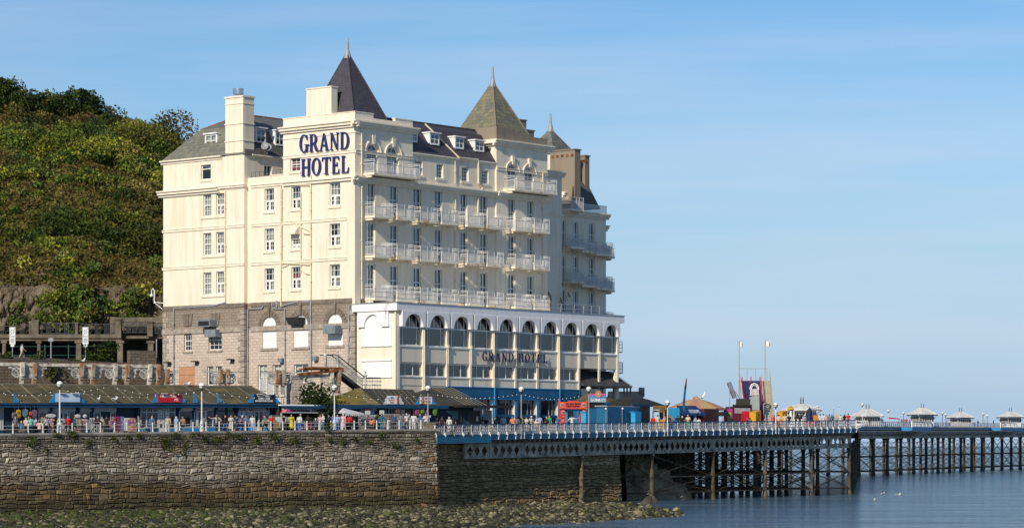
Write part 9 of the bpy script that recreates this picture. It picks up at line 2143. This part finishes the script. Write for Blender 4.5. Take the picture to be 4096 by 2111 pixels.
PIER = '''1840 4.2 stand 1.70 170 xs gt short grey|person in beige before the blue panel of the black kiosk
1980 3.6 walk 1.68 100 es xt short brown|person in olive green walking left of the white sleeved cap wearer
2068 4.0 stand 1.66 190 gl kt bob brown|person in a grey jumper right of the coral t-shirt
2232 3.4 stand 1.64 30 bs bt long brown|person in a blue top against the left pillar of the red stall
2612 3.0 hold 1.66 150 rl kt short dark|person in red waiting at the left of the food counter
1747 2.5 hold 1.66 110 ks ks long dark tan|tanned person in a strapless black dress at the start of the pier
1768 3.2 stand 1.72 185 ks kt short brown|person in a black t-shirt with back turned at the start of the pier
1797 1.8 stand 1.68 170 wl wt hat white|person in a white sun hat and white shirt leaning on the pier railing
1813 3.6 stand 1.72 190 ks kt hat p|person in black with a pink hat behind the white sun hat
1919 3.4 stand 1.70 180 gs gt short ginger|person in a dark grey t-shirt before the black kiosk doors
1944 2.4 stand 1.58 185 ks kt bob grey|grey haired person in a black vest below the black canopy
2013 2.8 stand 1.80 180 wl kt cap dark|person in a black vest with white sleeves and dark cap
2049 2.4 hold 1.66 150 os gt short grey|person in a coral t-shirt with a dark shoulder bag
2090 3.8 stand 1.70 230 el gt short brown|person in dark green just right of the lamp post on the blue front
2106 2.6 hold 1.64 320 ws wt long dark|dark haired person in white beside the one in dark green
2125 2.6 hold 1.72 40 ws gt hat white|person in a patterned white shirt and pale hat leaning on the rail
2147 2.0 sit 1.85 10 cl gt short white|elderly seated person with white hair between two standing groups
2159 3.4 walk 1.76 160 ss kt short dark|person in a light blue shirt with a dark backpack
2186 2.8 hold 1.64 320 kl kt long blond|long blond haired person in black left of the green shirt
2197 2.6 stand 1.78 20 vs xh short grey|person in a bright green polo shirt left of the red stall
2288 3.0 out 1.78 180 ws sh short brown|person in a white t-shirt with one arm out in the red stall opening
2631 2.4 walk 1.76 200 wl wt short dark|person in a long white shirt walking past the food counter
2659 3.0 hold 1.62 30 ps xt bob ginger|person with sunglasses in pale pink left of the white lamp post
2673 2.4 stand 1.74 180 kl kt short dark|person in a black jacket directly behind the white lamp post
2682 3.4 stand 1.74 190 hl kt short ginger|ginger haired person in a brown jacket right of the white lamp post
2711 2.4 stand 1.70 180 kl kt short dark|broad person in black with back turned left of the navy awning
2729 2.8 hold 1.64 60 kl kt long blond|long haired person in black below the navy awning
2752 2.2 hold 1.72 330 cs vt hat x|person in a cream shirt and bucket hat raising a hand to the face
2795 2.2 stand 1.35 180 wl wt short ginger|child in white in front of the red counter
2990 4.0 sit 1.8 250 kl kt short brown|person seated at the left of a pair under the red ride canopy
3000 3.8 sit 1.8 200 gs kt bob dark|person seated at the right of a pair under the red ride canopy
3081 4.5 stand 1.66 40 ps ws long ginger|person with long ginger hair between the slide lamp posts
3097 5.0 stand 1.62 200 rs kt short dark|person in red partly hidden behind the slide lamp posts
3114 4.0 walk 1.70 120 ws ot short dark|person in a white t-shirt right of the banner lamp post
3139 3.0 stand 1.74 10 cs wt short brown|person in cream facing the sea before the second yellow booth
3157 3.0 stand 1.68 20 ks kt cap grey|person in black with a grey cap before the golden statue
3184 3.2 hold 1.68 320 ks kt short dark tan|person in black right of the golden statue
3199 3.6 hold 1.66 200 ks gt short dark|another person in black left of the pale blue shirt
3217 3.0 stand 1.66 190 ss xt short white|white haired person in a pale blue shirt by the curtained stall
3281 4.0 stand 1.74 200 ws kt short dark|person in white under the lamp post at the curtained stall
3293 2.6 stand 1.76 180 wl wt short dark|taller person in a long white shirt right of the curtained stall
3306 4.0 stand 1.66 180 ls kt bob grey|grey haired person in lilac behind the crowd at the railing
3317 2.6 stand 1.72 170 gs gt short dark|person in a grey t-shirt in the middle of the crowd
3328 3.0 walk 1.70 190 dt kt short brown|person with dark backpack in the middle of the crowd
3347 2.6 hold 1.68 150 xs kt bob blond|blond person in beige below the pale banner lamp post
3362 3.6 stand 1.64 180 ws wt short ginger|person in white right of the blond one in beige
3377 2.8 hold 1.66 220 ks ot long dark|dark long haired person just left of the red shirt
3393 2.0 stand 1.78 180 rs kt short dark|person in a bright red shirt near the end of the first pier stretch'''
for txt, fr, zf in ((PROM, PR, zpr), (PIER, PF, ZD)):
 for ln in txt.split('\n'):
  a, lab = ln.split('|'); q = a.split(' ', 2)
  person(fr, zf, float(q[0]), float(q[1]), q[2], lab)
FARP = ((3478, 1.6, 'ks', 'person in black before the first far kiosk'), (3484, 4, 'ws', 'person in white before the first far kiosk'), (3508, 2, 'cl', 'person in cream right of the first far kiosk'), (3528, 1.6, 'dl', 'person in dark blue right of the first far kiosk'), (3591, 2, 'ws', 'person in white below the small red canopy'), (3606, 3, 'ks', 'person in black right of the small red canopy'), (3614, 1.6, 'gl', 'person in grey beside the dark lamp post left of the bay'), (3626, 2, 'rs', 'person in red left of the white kiosk on the bay'), (3639, 1.6, 'tl', 'person in teal left of the white kiosk on the bay'), (3785, 2, 'ss', 'person in pale blue right of the white kiosk on the bay'), (3799, 1.6, 'ws', 'person in white before the set back kiosk'), (3880, 2, 'ps', 'person in pink right of the set back kiosk'), (3897, 1.6, 'ws', 'person in white right of the set back kiosk'), (3912, 2, 'nl', 'person in navy left of the paired dark lamps'), (3938, 2, 'xs', 'person in beige at the paired dark lamps'), (3974, 1.6, 'kl', 'person in black left of the last kiosk'))
for px, off, tp, lab in FARP: person(FP, lambda u: zfp(u) - .95, px, off, f'stand {random.uniform(1.6, 1.85):.2f} {random.choice((20, 90, 160, 200, 270))} {tp} {random.choice(("kt", "gt", "bt", "xt"))} short {random.choice(("dark", "brown", "grey", "blond"))}', lab)
p = W(88, 1410, 300); u0 = None
t_ = person(PR, lambda u: (HY - 1432) / F * 300, 88, 40, 'walk 1.75 110 ws xt short brown', 'person in white walking on the upper road below the terrace'); t_.location = W(88, 1436, 305)
# ---- gulls
gw = paint('gull_white', (.72, .72, .70), .05, .8); gg = paint('gull_grey', (.30, .32, .34), .08, .8)
def gull_mesh(fly=False):
 b = MB(); b.ball((0, 0, .16), (.085, .20, .085), 12, 8); b.ball((0, -.15, .22), (.055, .075, .07), 10, 8); b.ball((0, -.20, .285), (.045, .055, .045), 10, 8); b.tube([(0, -.24, .28), (0, -.30, .27)], [.014, .006], 6); b.tube([(0, .15, .16), (0, .34, .15)], [.06, .03], 6)
 if not fly:
  for s in (-1, 1): b.tube([(s * .03, 0, .1), (s * .03, .01, .04), (s * .03, 0, 0)], .010, 5); b.ball((s * .03, -.03, .006), (.018, .035, .008), 6, 4)
 else:
  for s in (-1, 1):
   b.prism([(s * .05, -.10), (s * .05, .08), (s * .38, .02), (s * .72, .16), (s * .40, -.14)], (.19, .22), m=lambda u, v, d: (u, v, d + abs(u) * (.55 if abs(u) < .45 else .35)))
 return remeshed(b, .010 if not fly else .012, .4)
gm_, gf_ = gull_mesh(), gull_mesh(True); gm_.materials[0] = gw; gf_.materials[0] = gw; wm2 = MB()
for s in (-1, 1): wm2.ball((s * .07, .07, .185), (.035, .20, .06), 8, 6)
wing = wm2.build('folded_wing', gg); wing_me = wing.data; bpy.data.objects.remove(wing)
def gull(p, label, rz=0, fly=False, sc=1.25):
 t_ = thing('gull', label, 'bird', p, rz, 'gulls'); t_.scale = (sc,) * 3; o = bpy.data.objects.new('body', gf_ if fly else gm_); COL.objects.link(o); o.parent = t_
 if not fly: o = bpy.data.objects.new('folded_wing', wing_me); COL.objects.link(o); o.parent = t_
 if fly: t_.rotation_euler = (.1, -.5, rz)
u, z = Wl('R', 5.4, PR).px(1, 1600)
def onp(px, py, off): u, z = Wl('R', off, PR).px(px, py); return PR.w(u, off, z)
gull(onp(395, 1602, 6.35), 'gull standing on the long shop roof edge right of the blank sign', .6); gull(onp(461, 1602, 6.35), 'second gull on the shop roof edge between two signs', 1.2)
q = onp(750, 1545, 11.6); gull(q, 'pale gull on the shop roof ridge below the boarded door', 1.0, sc=1.6)
gull(W(334, 1452, 279), 'gull perched on the rusty arcade beam beside the parking sign', .5, sc=1.6)
gull(W(2811, 1596, 330), 'gull in flight above the striped tent', .8, True, 1.3); gull(W(2565, 1562, 352), 'gull on the chimney of the stone house', 1.2, sc=1.3)
for px, py, lab in ((3532, 1976, 'gull floating nearest the last big pile'), (3594, 1979, 'gull floating farther right on the water'), (3497, 2000, 'gull floating closest to the beach'), (2480, 1876, None)):
 if lab: D = -SEA * F / (py - HY); gull(W(px, py, D) + Vector((0, 0, -.12)), lab, random.uniform(0, 6), sc=1.3)
u_, z_ = AF.px(1876, 1212); q = H.w(u_, AY + .0, zfT + .06); gull(tuple(q), 'gull on the edge of the white extension roof', .5, sc=1.4)
